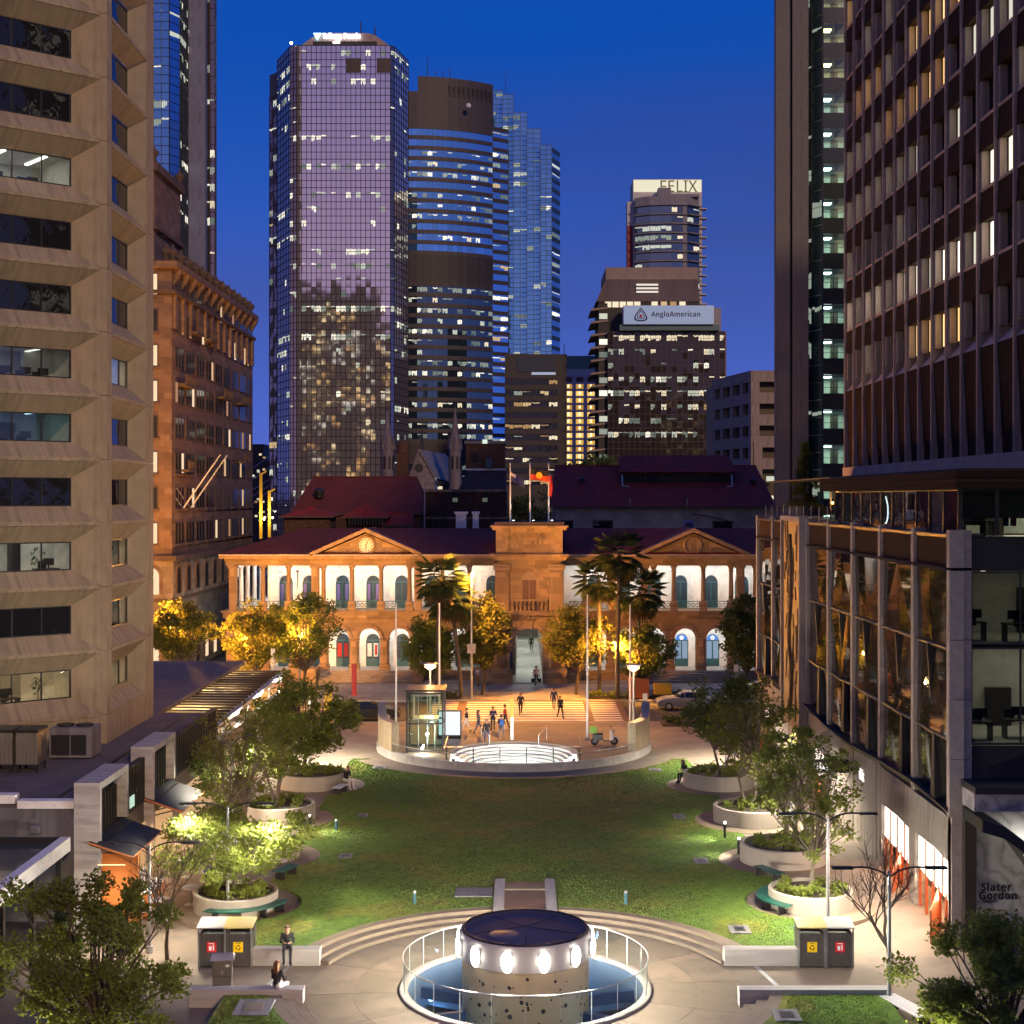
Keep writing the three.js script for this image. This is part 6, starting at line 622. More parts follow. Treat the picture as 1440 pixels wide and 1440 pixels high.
{ // black glass block with company sign
  const d = 400, g = thing('sign_tower', 'black glass office block carrying a white company sign box', 'tower', [0, 0, 0]), bg = mirrorGlass([0.045, 0.035, 0.035], { metalness: 0.3 }), ml = std([0.03, 0.025, 0.025], 0.5), x0 = PX(855, d), x1 = PX(1019.5, d), t = Yd(466, d), concr = surf([0.30, 0.23, 0.185], T.grain, 5);
  part(g, 'body', bx(x0, x1, 0, t, -d - 26, -d - 0.2), M.black); part(g, 'red_edge', bx(x1, x1 + 0.4, 10, t, -d - 10, -d - 0.2), std([0.16, 0.05, 0.05], 0.4)); const F = facet(x0, -d, 0); curtain(g, F, x1 - x0, t - 10 * 3.75, 10, 3.75, 22, { half: 1, glass: bg, mull: ml, mw: 0.12, lit: (() => { const f = rowLit(0.6, 0.3, [...WIN.cool, WIN.warm[2]], 131), h = rowLit(0.9, 0.9, WIN.warm, 132); return (c, r) => r === 9 ? (c % 5 ? WIN.warm[2] : null) : r < 2 ? null : (c > 16 && rnd() < 0.5) ? h(c, r) : f(c, r); })(), lh: 0.45, lb: 0.3, tilt: 0.012 });
  // stepped side with overhanging slabs
  const xs = PX(836, d); part(g, 'side_block', bx(xs + 1.2, x0, 0, Yd(425, d), -d - 22, -d - 2), M.black); for (let i = 0; i < 12; i++) { const y = Yd(436, d) - i * 3.5; const s = part(g, 'overhang_slab', hex([V(-0.6, 0, 0), V(4.2, 0.6, 0), V(4.2, 1.1, 0), V(-0.4, 0.6, 0), V(-0.6, 0, -18), V(4.2, 0.6, -18), V(4.2, 1.1, -18), V(-0.4, 0.6, -18)]), concr, xs - 0.4, y, -d - 1.6); if (i % 3 !== 1) part(g, 'lit_window', bx(0, 2.2, 0, 1.5, 0, 0.1), WIN.cool[i % 4], xs + 1.4, y - 2.2, -d - 1.9); }
  // upper concrete block
  const u0 = PX(852, 405), u1 = PX(982, 405); part(g, 'plant_block', bx(u0, u1, Yd(393, 405), Yd(376, 405), -430, -405), concr); part(g, 'plant_slope', hex([V(PX(838, 404), Yd(424, 404), -404), V(PX(984, 404), Yd(424, 404), -404), V(u1, Yd(393, 405), -405.1), V(u0, Yd(393, 405), -405.1), V(PX(838, 404), Yd(424, 404), -425), V(PX(984, 404), Yd(424, 404), -425), V(u1, Yd(393, 405), -425), V(u0, Yd(393, 405), -425)]), surf([0.16, 0.12, 0.115], T.streak, 6)); for (let i = 0; i < 3; i++) part(g, 'louvre_light', bx(-3, 3, 0, 0.5, 0, 0.15), glow([1, 0.9, 0.8], 0.8), PX(910, 404), Yd(402 + i * 5, 404), -403.6);
  part(g, 'upper_floor', bx(PX(843, 404), PX(984, 404), t, Yd(424, 404), -424, -404.4), M.black); for (let i = 0; i < 9; i++) part(g, 'lit_window', bx(0, 1.7, 0, 1.6, 0, 0.1), i < 5 ? WIN.warm[2] : WIN.warm[i % 3], PX(851, 404) + i * (i > 4 ? 2.55 : 2), Yd(432, 404), -404.3);
  // sign box
  const s0 = PX(877, 396), s1 = PX(1004, 396), sy = Yd(456, 396), sh = Yd(429.5, 396) - sy; const sb = part(g, 'sign_box', bx(0, s1 - s0, 0, sh, -6, 0), std([0.5, 0.55, 0.7], 0.5), s0, sy, -396); part(sb, 'sign_face', bx(0.1, s1 - s0 - 0.1, 0.1, sh - 0.1, 0, 0.06), glow([0.50, 0.62, 0.95], 0.42)); part(sb, 'sign_lettering', fitText('AngloAmerican', 13.2, 1.9, 0.1), std([0.01, 0.015, 0.07], 0.5), 14.0, sh / 2, 0.08); { const e = []; for (const k of [1, 0.62]) { const s = new THREE.Shape(); s.moveTo(0, 1.95 * k); s.quadraticCurveTo(2.5 * k, -0.8 * k, 1.5 * k, -1.5 * k); s.quadraticCurveTo(0, -2.1 * k, -1.5 * k, -1.5 * k); s.quadraticCurveTo(-2.5 * k, -0.8 * k, 0, 1.95 * k); const h = new THREE.Path(); const q = k * 0.8; h.moveTo(0, 1.95 * q - 0.1); h.quadraticCurveTo(2.4 * q, -0.8 * q, 1.4 * q, -1.5 * q); h.quadraticCurveTo(0, -2.0 * q, -1.4 * q, -1.5 * q); h.quadraticCurveTo(-2.4 * q, -0.8 * q, 0, 1.95 * q - 0.1); e.push(slab(s, 0.07, 0.14, [h])); } part(sb, 'sign_emblem', e, std([0.01, 0.015, 0.08], 0.5), 4.6, sh / 2, 0); part(sb, 'emblem_core', ball(0.45, 4.6, sh / 2 - 0.3, 0.05), std([0.5, 0.03, 0.05], 0.5)); } part(g, 'sign_stand', bx(s0 - 1, s1 + 1.6, t, sy, -403, -397), M.teal); part(g, 'stair_block', bx(s1 + 0.2, PX(1014, 400), t, Yd(433, 400), -410, -400), surf([0.3, 0.28, 0.3], T.grain, 4)); }
{ // slim apartment tower with FELIX panel
  const d = 520, g = thing('apartment_tower', 'slim grey apartment tower with balconies and a lit name panel', 'tower', [0, 0, 0]), grey = surf([0.22, 0.22, 0.25], T.grain, 5), wht = surf([0.55, 0.54, 0.54], T.grain, 5); const x0 = PX(892, d), x1 = PX(990, d); part(g, 'back_slab', bx(x0, x1, 0, Yd(247, d), -d - 20, -d - 6), wht); part(g, 'name_panel', bx(x0 + 0.2, x1 - 0.2, Yd(265, d), Yd(248, d), -d - 6, -d - 5.8), glow([1, 0.95, 0.7], 0.75)); part(g, 'name_lettering', text('FELIX', 4.1, 0.2, fontR), std([0.12, 0.11, 0.06], 0.6), PX(957, d), Yd(257, d), -d - 5.78); area(PX(940, d), Yd(262, d), -d - 4, PX(940, d), Yd(255, d), -d - 6, 20, 0.6, [1, 0.95, 0.75], 3);
  const pts = [[PX(894, d), d + 3], [PX(914, d), d], [PX(944, d), d - 1], [PX(966, d), d], [PX(985, d), d + 4]]; const T1 = Yd(276, d); part(g, 'body', plan([...pts, [pts[4][0], d + 8], [pts[0][0], d + 8]], 0, T1), grey); part(g, 'penthouse', [bx(PX(926, d), PX(944, d), T1, Yd(263, d), -d - 6, -d - 1), bx(PX(944, d), PX(984, d), T1, Yd(272, d), -d - 6, -d - 1)], grey);
  outline(pts).forEach(([F, W], i) => { curtain(g, F, W - (i === 2 ? 1.5 : 0), T1 - 3 - 17 * 3.3, 17, 3.3, 2, { out: 0.12, glass: mirrorGlass([0.13, 0.19, 0.24]), gh: 0.72, gb: 0.1, lit: i === 2 ? () => rnd() < 0.2 ? WIN.warm[2] : null : (c, r) => (i < 2 && r >= 12 && r <= 14) ? WIN.cool[r % 2] : rnd() < 0.22 ? pick([...WIN.cool, WIN.warm[2]]) : null, lh: 0.75, lb: 0.1 }); for (let r = 0; r < 17; r++) F.add(g, 'balcony_slab', bx(-0.2, W, 0, 0.35, 0, i === 3 ? 1.6 : 0.7), grey, 0, T1 - 3 - r * 3.3 - 0.3, 0.02); });
  part(g, 'red_fin', bx(PX(884, d), x0, Yd(460, d), Yd(312, d), -d - 12, -d - 7), std([0.22, 0.015, 0.025], 0.6)); part(g, 'white_fin', bx(PX(884, d), x0, Yd(312, d), Yd(278, d), -d - 12, -d - 7), wht); for (let i = 0; i < 16; i++) part(g, 'sunshade', bx(0, 2.2, 0, 0.35, -4, 0), wht, x1 - 0.6, Yd(290, d) - i * 3.4, -d - 5); }
{ // beige car park
  const d = 205, g = thing('beige_car_park', 'beige concrete car park block with deep horizontal openings', 'building', [0, 0, 0]), cc = surf([0.36, 0.29, 0.24], T.streak, 5), xc = PX(1056, d), xl = PX(1001, 222), xr = PX(1110, d), t = Yd(521, d); const [[FL, WL], [FR, WR]] = outline([[xl, 222], [xc, d], [xr, d]]); part(g, 'core', plan([[xl + 0.8, 223.5], [xc + 0.2, d + 1.6], [xr, d + 1.6], [xr, 235], [xl + 0.8, 235]], 0, t - 0.5), M.bronze);
  for (const [F, W, n] of [[FL, WL, 4], [FR, WR, 1]]) { for (let k = 0; k < 5; k++) { const y = t - 1.55 - k * 3.05; F.add(g, 'spandrel', bx(0, W, k ? 0 : 0, k ? 1.55 : 1.55, -1.3, 0), cc, 0, y, 0); } for (let i = 0; i <= n; i++) F.add(g, 'column', bx(-0.6, 0.6, 0, t - 1.5, -1.2, -0.06), cc, Math.min(W - 0.6, Math.max(0.6, W * i / n)), 0, 0); F.add(g, 'base_wall', bx(0, W, 0, 12, -1.4, -0.4), cc); }
  FR.add(g, 'lit_window', bx(0.8, 3.4, 0, 1.1, 0, 0.1), WIN.cool[1], 0, t - 10.3, -1.5); FR.add(g, 'lit_window', bx(2.2, 3.3, 0, 0.9, 0, 0.1), WIN.cool[0], 0, Yd(694, d) + 1.5, -0.35); FR.add(g, 'lit_window', bx(2.4, 3.2, 0, 0.5, 0, 0.1), WIN.warm[2], 0, Yd(696, d) - 0.6, -0.35); part(g, 'lift_shaft', bx(PX(1060, d), PX(1072, d), 10, Yd(622, d), -d - 0.5, -d + 0.2), cc); }
{ // grey slab and glazed lift lobbies
  const d = 150, g = thing('grey_slab_tower', 'grey ribbed slab tower with glazed lift lobbies on its side', 'tower', [0, 0, 0]), sl = surf([0.125, 0.125, 0.135], T.streak, 5, 0.7, 0.004), x0 = PX(1091, d), xa = PX(1111, d), xb = PX(1114.5, d), x1 = PX(1137, d), x2 = PX(1190, d), H = 80; part(g, 'slab_wall', bx(x0, xa, 0, H, -d - 1, -d), sl); part(g, 'slab_groove', bx(xa, xb, 0, H, -d - 2, -d - 0.5), M.black); part(g, 'slab_wall', bx(xb, x1, 0, H, -d - 3, -d), sl);
  const gx1 = PX(1152, d + 2); part(g, 'lobby_core', bx(gx1, x2 + 6, 0, H, -d - 14, -d - 4), M.greyConcrete); const [[FS, WS]] = outline([[x1, d + 3.4], [gx1, d + 0.2]]); const tg = mirrorGlass([0.10, 0.16, 0.2], { metalness: 0.4 }); curtain(g, FS, WS, 2, 21, 3.58, 2, { half: 1, glass: mirrorGlass([0.22, 0.38, 0.42]), mull: std([0.015, 0.02, 0.022], 0.5), mw: 0.05, lit: (c, r) => rnd() < 0.5 ? WIN.cool[1] : null });
  const F = facet(gx1, -d - 0.2, 0), W = x2 + 1 - gx1; for (let r = 0; r < 21; r++) { const y = 2.6 + r * 3.58, warm = r > 15; F.add(g, 'spandrel_glass', bx(0, W, 0, 1.65, -0.1, 0), std([0.02, 0.03, 0.034], 0.12), 0, y - 1.65, 0); F.add(g, 'lobby_floor', bx(0, W, 0, 0.2, -3.7, -0.1), M.greyConcrete, 0, y - 0.2, 0); F.add(g, 'lobby_wall', bx(0, W, 0, 1.93, -3.7, -3.6), surf([0.5, 0.52, 0.44], T.grain, 3, 0.9, 0), 0, y, 0); F.add(g, 'lobby_pane', bx(0, W, 0, 1.9, -0.02, 0), pane([0.8, 0.92, 0.88]), 0, y, 0); F.add(g, 'mullion', [bx(W * 0.32 - 0.03, W * 0.32 + 0.03, 0, 1.93, 0, 0.08), bx(0, W, 0.55, 0.6, 0, 0.06)], M.darkMetal, 0, y, 0); F.add(g, 'lobby_door', [bx(W * 0.45, W * 0.45 + 0.8, 0, 1.6, -3.6, -3.55)], M.bronze, 0, y, 0); const lm = F.add(g, 'lobby_light', bx(0.2, 1.2, 1.72, 1.85, -2.4, -1.4), warm ? glow([1, 0.75, 0.4], 5) : glow([0.85, 1, 0.95], 5), 0, y, 0); const p = F.at(W / 2, y + 1.6, -1.8); area(p[0], p[1], p[2], p[0], p[1] - 1, p[2], W * 0.6, 2.2, warm ? [1, 0.72, 0.38] : [0.86, 1, 0.88], 7); } }
{ // tall blue tower behind the heritage building
  const d = 300, g = thing('blue_tower', 'tall blue glass tower with rounded corner and white fin wall', 'tower', [0, 0, 0]), bl = mirrorGlass([0.14, 0.34, 0.60]), dk = mirrorGlass([0.22, 0.18, 0.2]), pts = [[PX(205, d), d], [PX(238, d), d], [PX(248, d), d + 3], [PX(266, d + 12), d + 12]], H = 150, fh = 3.62; part(g, 'core', plan([...pts.map(([x, dd]) => [x, dd + 0.4]), [pts[3][0], d + 40], [pts[0][0], d + 40]], 0, H), M.black); outline(pts).forEach(([F, W], i) => curtain(g, F, W, 20, 36, fh, [3, 1, 6][i], { half: 1, glass: bl, mull: std([0.01, 0.02, 0.03], 0.5), mw: 0.1, lit: rowLit(0.5, 0.1, [WIN.cool[0], WIN.cool[2], WIN.cool[1]], 150), lh: 0.46, lb: 0.1 }));
  part(g, 'fin_wall', bx(PX(265, d + 11), PX(288.5, d + 11), 0, H, -d - 13, -d - 11), surf([0.20, 0.22, 0.34], T.streak, 8, 0.8)); const F = facet(PX(288.5, d + 14), -d - 14, 0); part(g, 'strip_core', bx(PX(288.5, d + 14), PX(302, d + 14), 0, H, -d - 15.2, -d - 14.2), M.black); curtain(g, F, PX(302, d + 14) - PX(288.5, d + 14), 20, 36, fh, 2, { glass: dk, mull: M.black, lit: rowLit(0.5, 0.25, [...WIN.cool, WIN.warm[2]], 155), lh: 0.5 }); }
{ // far bridge lights and yellow lit masts in the gap
  for (const [px, t, b, lab] of [[367, 665, 730, 'tall yellow lit crane mast with short jib in the street gap'], [379, 690, 728, 'shorter yellow lit crane mast in the street gap']]) { const d = 300, m = thing('crane_mast', lab, 'crane', [PX(px, d), PY(b, d), -d]); const h = PY(t, d) - PY(b, d); part(m, 'mast', [bx(-0.28, 0.28, -4, h, -0.28, 0.28)], std([0.6, 0.36, 0.02], 0.5)); part(m, 'jib', [bar(V(0, h - 0.3, 0), V(1.1, h + 0.4, 0), 0.2)], std([0.6, 0.36, 0.02], 0.5)); part(m, 'work_lamp', ball(0.18, 0.7, 0, 0.5), glow(WARM, 25)); point(PX(px, d) + 0.4, PY(b, d) + 1, -d + 2.2, [1, 0.8, 0.4], 60, 8); }
  const b = thing('distant_block', 'distant dark waterfront block with scattered lights', 'building', [PX(362, 520), 0, -520]); part(b, 'body', bx(-14, 8, 0, 30, -12, 0), M.black); part(b, 'body', bx(-14, 2, 30, 36, -12, -1), M.black); for (let i = 0; i < 26; i++) part(b, 'lit_window', bx(0, 0.9, 0, 0.7, 0, 0.1), pick([...WIN.warm, ...WIN.cool]), rr(-6, 6), rr(8, 32), 0.02);
  const br = thing('suspension_cables', 'thin bluish lit cables sloping behind the crane masts', 'cables', [0, 0, -420]); for (const [a, c] of [[660, 640], [676, 655], [700, 680], [712, 686], [690, 672]]) part(br, 'cable', bar(V(PX(340, 420), PY(a + 8, 420), 0), V(PX(392, 420), PY(c - 6, 420), 0), 0.09), std([0.5, 0.5, 0.7], 0.5)); }
// towers behind the camera that the mirror facades reflect
for (const [x, z, w, dd, h, lab, sd] of [[-112, 80, 60, 30, 136, 'broad dark office tower reflected in the mauve glass', 201], [-60, 80, 42, 28, 112, 'dark office tower with amber windows reflected in the banded facade', 202], [97, 90, 62, 28, 84, 'brown office tower reflected in the black glass block', 203]]) { const g = thing('reflected_tower', lab, 'tower', [x, 0, z]); part(g, 'body', bx(-w / 2, w / 2, 0, h, 0, dd), surf([0.035, 0.028, 0.024], T.blotch, 6)); const RW = [glow([1, 0.66, 0.25], 2.6), glow([1, 0.8, 0.45], 3.2), glow([1, 0.55, 0.18], 1.8), glow([1, 0.95, 0.8], 2.4)], gg = mulberry(sd), F = facet(w / 2, -0.02, Math.PI); let n = 0; for (let r = 0; r < h / 4 - 2 && n < 200; r++) for (let c = 0; c < w / 3.2 - 1; c++) if (gg() < (r % 4 === 1 ? 0.45 : 0.06)) { n++; F.add(g, 'lit_window', bx(0, 2.4, 0, 1.6, 0, 0.1), pick(RW), 1.2 + c * 3.2, 4 + r * 4, 0); } }
// ---------- planting ----------
const leafG = (g, s, bend = 0.25) => { const w = s * 0.42; return [V(0, 0, 0), V(w, s * 0.5, s * bend * g), V(0, s, 0), V(-w, s * 0.5, s * bend * g)]; };
function leafCloud(seed, clumps, perClump, size, spread) { const g = mulberry(seed), P = [], U = [], N = []; const q = new THREE.Quaternion(), e = new THREE.Euler(), m = new THREE.Matrix4();
  for (const [cx, cy, cz, cr] of clumps) for (let i = 0; i < perClump; i++) { const u = g() * 2 - 1, a = g() * 6.283, r = cr * Math.pow(g(), 0.45) * spread, k = Math.sqrt(1 - u * u); const s = size * (0.65 + 0.7 * g()); e.set(-0.9 + 1.8 * g() + 1.2, g() * 6.283, (g() - 0.5) * 1.2, 'YXZ'); q.setFromEuler(e); m.compose(V(cx + k * Math.cos(a) * r, cy + u * r * 0.8, cz + k * Math.sin(a) * r), q, V(1, 1, 1)); const c = leafG(1, s).map(v => v.applyMatrix4(m)); for (const t of [[0, 1, 2], [0, 2, 3]]) for (const j of t) { P.push(c[j].x, c[j].y, c[j].z); U.push(j & 1, j >> 1); } }
  return tris(P, U); }
function limb(pts, r0, r1, n = 6) { const out = []; for (let i = 0; i + 1 < pts.length; i++) { const a = mix(r0, r1, i / (pts.length - 1)), b = mix(r0, r1, (i + 1) / (pts.length - 1)); out.push(bar(pts[i], pts[i + 1], a, b, n)); } return out; }
function makeTree(seed, o) { // o: h crown centre height, rx, ry, n clumps, leaves per clump, size, trunk radius, stems, fork height
  const g = mulberry(seed), wood = [], clumps = []; const stems = o.stems || 1, fork = o.fork ?? o.h * 0.45;
  for (let i = 0; i < o.n; i++) { let x, y, z; do { x = g() * 2 - 1; y = g() * 2 - 1; z = g() * 2 - 1; } while (x * x + y * y + z * z > 1 || x * x + y * y + z * z < 0.12); const k = 0.82 + 0.36 * g(); clumps.push([x * o.rx * k, o.h + y * o.ry * k, z * o.rx * k * (o.rz || 1), o.cr * (0.7 + 0.6 * g())]); }
  for (let s = 0; s < stems; s++) { const a = s / stems * 6.283 + g(), lean = stems > 1 ? 0.35 : 0.12; const top = V(Math.cos(a) * lean * fork, fork, Math.sin(a) * lean * fork), base = V(Math.cos(a) * 0.12 * (stems > 1), -0.05, Math.sin(a) * 0.12 * (stems > 1)); const mid = base.clone().lerp(top, 0.5).add(V((g() - 0.5) * 0.15, 0, (g() - 0.5) * 0.15)); wood.push(...limb([base, mid, top], o.tr, o.tr * 0.72, 8));
    clumps.forEach((c, i) => { if (i % stems !== s) return; const end = V(c[0], c[1], c[2]), m1 = top.clone().lerp(end, 0.45).add(V((g() - 0.5) * 0.4, 0.25 * g(), (g() - 0.5) * 0.4)); wood.push(...limb([top, m1, end], o.tr * 0.42, o.tr * 0.1, 5)); for (let t = 0; t < 3; t++) wood.push(bar(end.clone().lerp(m1, 0.3 * t), end.clone().add(V((g() - 0.5) * c[3] * 1.6, (g() - 0.2) * c[3], (g() - 0.5) * c[3] * 1.6)), o.tr * 0.1, o.tr * 0.04, 4)); }); }
  return { wood: merge(wood), leaves: leafCloud(seed + 1, clumps, o.lp, o.size, o.spread || 1) }; }
function tree(name, label, x, d, y0, seed, o, lm, group, bm = M.bark) { const t = thing(name, label, 'tree', [x, y0, -d], 0, group), k = makeTree(seed, o); part(t, 'trunk', k.wood, bm); part(t, 'crown', k.leaves, lm); return t; }
const LF = { dark: leafMat([0.13, 0.16, 0.028], 0.45), mid: leafMat([0.15, 0.185, 0.03], 0.45), lime: leafMat([0.17, 0.21, 0.035], 0.45), olive: leafMat([0.16, 0.165, 0.028], 0.45), dusky: leafMat([0.10, 0.13, 0.026], 0.4) };
// foreground crowns
tree('leafy_tree', 'bushy dark green tree in front of the grey podium wall', -12.6, 43, LOW, 31, { h: 4.1, rx: 2.75, ry: 2.35, n: 62, cr: 0.5, lp: 240, size: 0.14, tr: 0.16, fork: 1.7 }, LF.dark);
tree('leafy_tree', 'bushy dark green tree in front of the slatted bench', 14.1, 43.5, LOW, 33, { h: 2.75, rx: 2.7, ry: 1.85, n: 62, cr: 0.5, lp: 240, size: 0.14, tr: 0.16, fork: 1.4 }, LF.dark);
// planters with trees
const pc = surf([0.50, 0.44, 0.37], T.streak, 3, 0.85, 0.004);
const plLabels = ['beside the near twin arm lamp post and umbrella', 'second along the awning shops', 'third along the awning shops', 'below the dense tree by the seated person', 'nearest the glowing shop openings', 'second along the folded glass podium', 'third along the folded glass podium', 'below the trees opposite the scooter'];
planters.forEach(([x, d, r], i) => { const y = gy(d), h = i % 4 === 0 ? 0.75 : 0.85; const p = thing('round_planter', 'round concrete planter ' + plLabels[i], 'planter', [x, y, -d], 0, 'round concrete planters'); part(p, 'wall', lathe([[r, -0.1], [r, h - 0.03], [r - 0.03, h], [r - 0.16, h], [r - 0.18, h - 0.03], [r - 0.18, 0.3]], 48), pc); part(p, 'soil', cyl(r - 0.17, r - 0.17, 0.3, h - 0.14, 32), M.soil); part(p, 'apron', plan(arcPts(0, 0, r + 0.95, 0, 6.283, 40).slice(0, -1), -0.3, 0.012 + (i % 4 === 0 ? 0.0 : 0)), M.plazaPaving);
  const g = mulberry(500 + i), cl = []; for (let k = 0; k < 26; k++) { const a = g() * 6.283, q = Math.sqrt(g()) * (r - 0.4); cl.push([Math.cos(a) * q, 0.12 + 0.16 * g(), Math.sin(a) * q, 0.26]); } const s = thing('planter_shrubs', 'low leafy shrubs filling the round planter ' + plLabels[i], 'shrub', [x, y + h - 0.14, -d], 0, 'shrubs in the round planters'); part(s, 'foliage', leafCloud(540 + i, cl, 42, 0.14, 1), i % 2 ? LF.mid : LF.lime); part(s, 'stem', cl.map(c => bar(V(c[0], 0, c[2]), V(c[0], c[1], c[2]), 0.012, 0.008, 4)), M.bark);
  if (i % 4 === 0) { const s0 = i === 0 ? -2.0 : 2.2; const bn = thing('curved_bench', 'dark green curved bench round the planter ' + plLabels[i], 'bench', [x, y, -d], 0, 'green curved benches'); for (let k = 0; k < 3; k++) part(bn, 'slat', plan([...arcPts(0, 0, r + 0.16 + k * 0.17, s0, s0 + 1.9, 18), ...arcPts(0, 0, r + 0.02 + k * 0.17, s0 + 1.9, s0, 18)], 0.4, 0.45), M.green); for (let k = 0; k < 4; k++) { const a = s0 + 0.2 + k * 0.5; part(bn, 'leg', bx(-0.04, 0.04, 0, 0.4, -0.2, 0.2), M.darkMetal, Math.cos(a) * (r + 0.27), 0, -Math.sin(a) * (r + 0.27), a + Math.PI / 2); } } });
const thin = (h, rx, ry, n, lp = 70, size = 0.17) => ({ h, rx, ry, n, cr: 0.5, lp, size, tr: 0.09, stems: 3, fork: h * 0.4 });
tree('park_tree', 'bright lime leaved tree under the near twin arm lamp post', -12.2, 61.6, 0.3, 41, { h: 2.35, rx: 3.1, ry: 1.3, n: 70, cr: 0.55, lp: 95, size: 0.18, tr: 0.09, stems: 3, fork: 1.1 }, LF.lime, 'trees growing in the planters', M.paleBark);
tree('park_tree', 'sparse twiggy tree behind the bright lime leaved tree', -13.4, 69.8, 0.7, 42, thin(4.1, 2.5, 2.2, 60, 40, 0.15), LF.olive, 'trees growing in the planters', M.paleBark);
tree('park_tree', 'small dark leaved tree beside the canopy gutter', -15.4, 76.5, 0, 43, thin(2.6, 1.9, 1.6, 40, 80, 0.19), LF.dusky, 'trees growing in the planters', M.paleBark);
tree('park_tree', 'thin tree with hanging leaves in the third planter along the awning shops', -13.1, 78, 0.8, 44, thin(3.4, 2.4, 1.7, 46, 70, 0.19), LF.mid, 'trees growing in the planters', M.paleBark);
tree('park_tree', 'dense green tree above the person seated at the planter wall', -12.9, 87, 0.8, 45, { h: 3.2, rx: 3.4, ry: 2.4, n: 72, cr: 0.6, lp: 90, size: 0.23, tr: 0.13, fork: 1.3 }, LF.mid, 'trees growing in the planters');
tree('park_tree', 'slender tree with lit lower leaves beside the right hand twin arm lamp post', 12.1, 61.9, 0.3, 46, { h: 4.3, rx: 1.95, ry: 2.5, n: 58, cr: 0.45, lp: 46, size: 0.17, tr: 0.10, stems: 1, fork: 1.6 }, LF.mid, 'trees growing in the planters', M.paleBark);
tree('park_tree', 'loose leaved tree in the second planter along the folded glass podium', 12.6, 69.5, 0.7, 47, thin(3.8, 1.9, 2.0, 50, 56, 0.17), LF.mid, 'trees growing in the planters', M.paleBark);
tree('park_tree', 'tall loose tree in the third planter along the folded glass podium', 11.9, 77.5, 0.7, 48, { h: 4.3, rx: 2.5, ry: 2.4, n: 60, cr: 0.5, lp: 56, size: 0.2, tr: 0.09, stems: 2, fork: 1.5 }, LF.olive, 'trees growing in the planters', M.paleBark);
tree('park_tree', 'dark leaved tree beside the seated person opposite the scooter', 11.8, 87, 0.7, 49, { h: 3.6, rx: 2.4, ry: 2.0, n: 50, cr: 0.62, lp: 80, size: 0.2, tr: 0.09, stems: 2, fork: 1.4 }, LF.dusky, 'trees growing in the planters', M.paleBark);
// bare winter trees
function bareTree(label, x, d, seed, h) { const g = mulberry(seed), w = []; const grow = (p, dir, len, r, lv) => { const n = 3; let a = p.clone(), dd = dir.clone(); for (let i = 0; i < n; i++) { dd.add(V((g() - 0.5) * 0.5, (g() - 0.35) * 0.25, (g() - 0.5) * 0.5)).normalize(); const b = a.clone().addScaledVector(dd, len / n); w.push(bar(a, b, r * (1 - i * 0.14), r * (1 - (i + 1) * 0.14), lv > 1 ? 6 : 4)); if (lv > 0 && i > 0) { const k = lv > 2 ? 2 : 2; for (let j = 0; j < k; j++) { const nd = dd.clone().add(V((g() - 0.5) * 1.9, (g() - 0.25) * 0.9, (g() - 0.5) * 1.9)).normalize(); grow(b, nd, len * (0.62 + 0.22 * g()), r * 0.56, lv - 1); } } a = b; } }; grow(V(0, 0, 0), V(0.05, 1, 0), h * 0.36, 0.085, 4); const t = thing('bare_tree', label, 'tree', [x, gy(d), -d], 0, 'bare winter trees'); part(t, 'trunk', w, M.bark); }
bareTree('leafless tree with spreading twigs before the glowing shop openings', 13.2, 52.8, 611, 5.3); bareTree('leafless tree with spreading twigs before the white portal frames', -13.4, 55.5, 627, 4.9);
// street trees and palms
const orange = LF.olive;
[[252, 120, 6.2, 2.7, 2.3, 'street tree lit orange before the heritage building base'], [358, 125, 5.2, 2.6, 2.5, 'street tree lit orange below the sandstone building corner'], [425, 124, 5.9, 3.0, 2.9, 'broad street tree below the clock pediment'], [678, 127, 5.2, 2.3, 2.9, 'street tree lit orange left of the tower arch'], [605, 128, 4.2, 2.5, 2.3, 'street tree between the two left palms'], [810, 127, 5.0, 2.7, 2.9, 'broad street tree lit orange right of the tower arch'], [902, 126, 4.0, 2.6, 2.4, 'street tree below the right palm crown'], [1046, 125, 5.4, 2.0, 3.1, 'dark street tree beside the folded glass podium']].forEach(([px, d, h, rx, ry, lab], i) => tree('street_tree', lab, PX(px, d), d, 0, 700 + i * 3, { h, rx, ry, n: 72, cr: 0.72, lp: 85, size: 0.26, tr: 0.15, fork: h * 0.4 }, [LF.olive, LF.olive, LF.mid, LF.olive, LF.mid, LF.olive, LF.mid, LF.dusky][i], 'street trees before the sandstone building'));
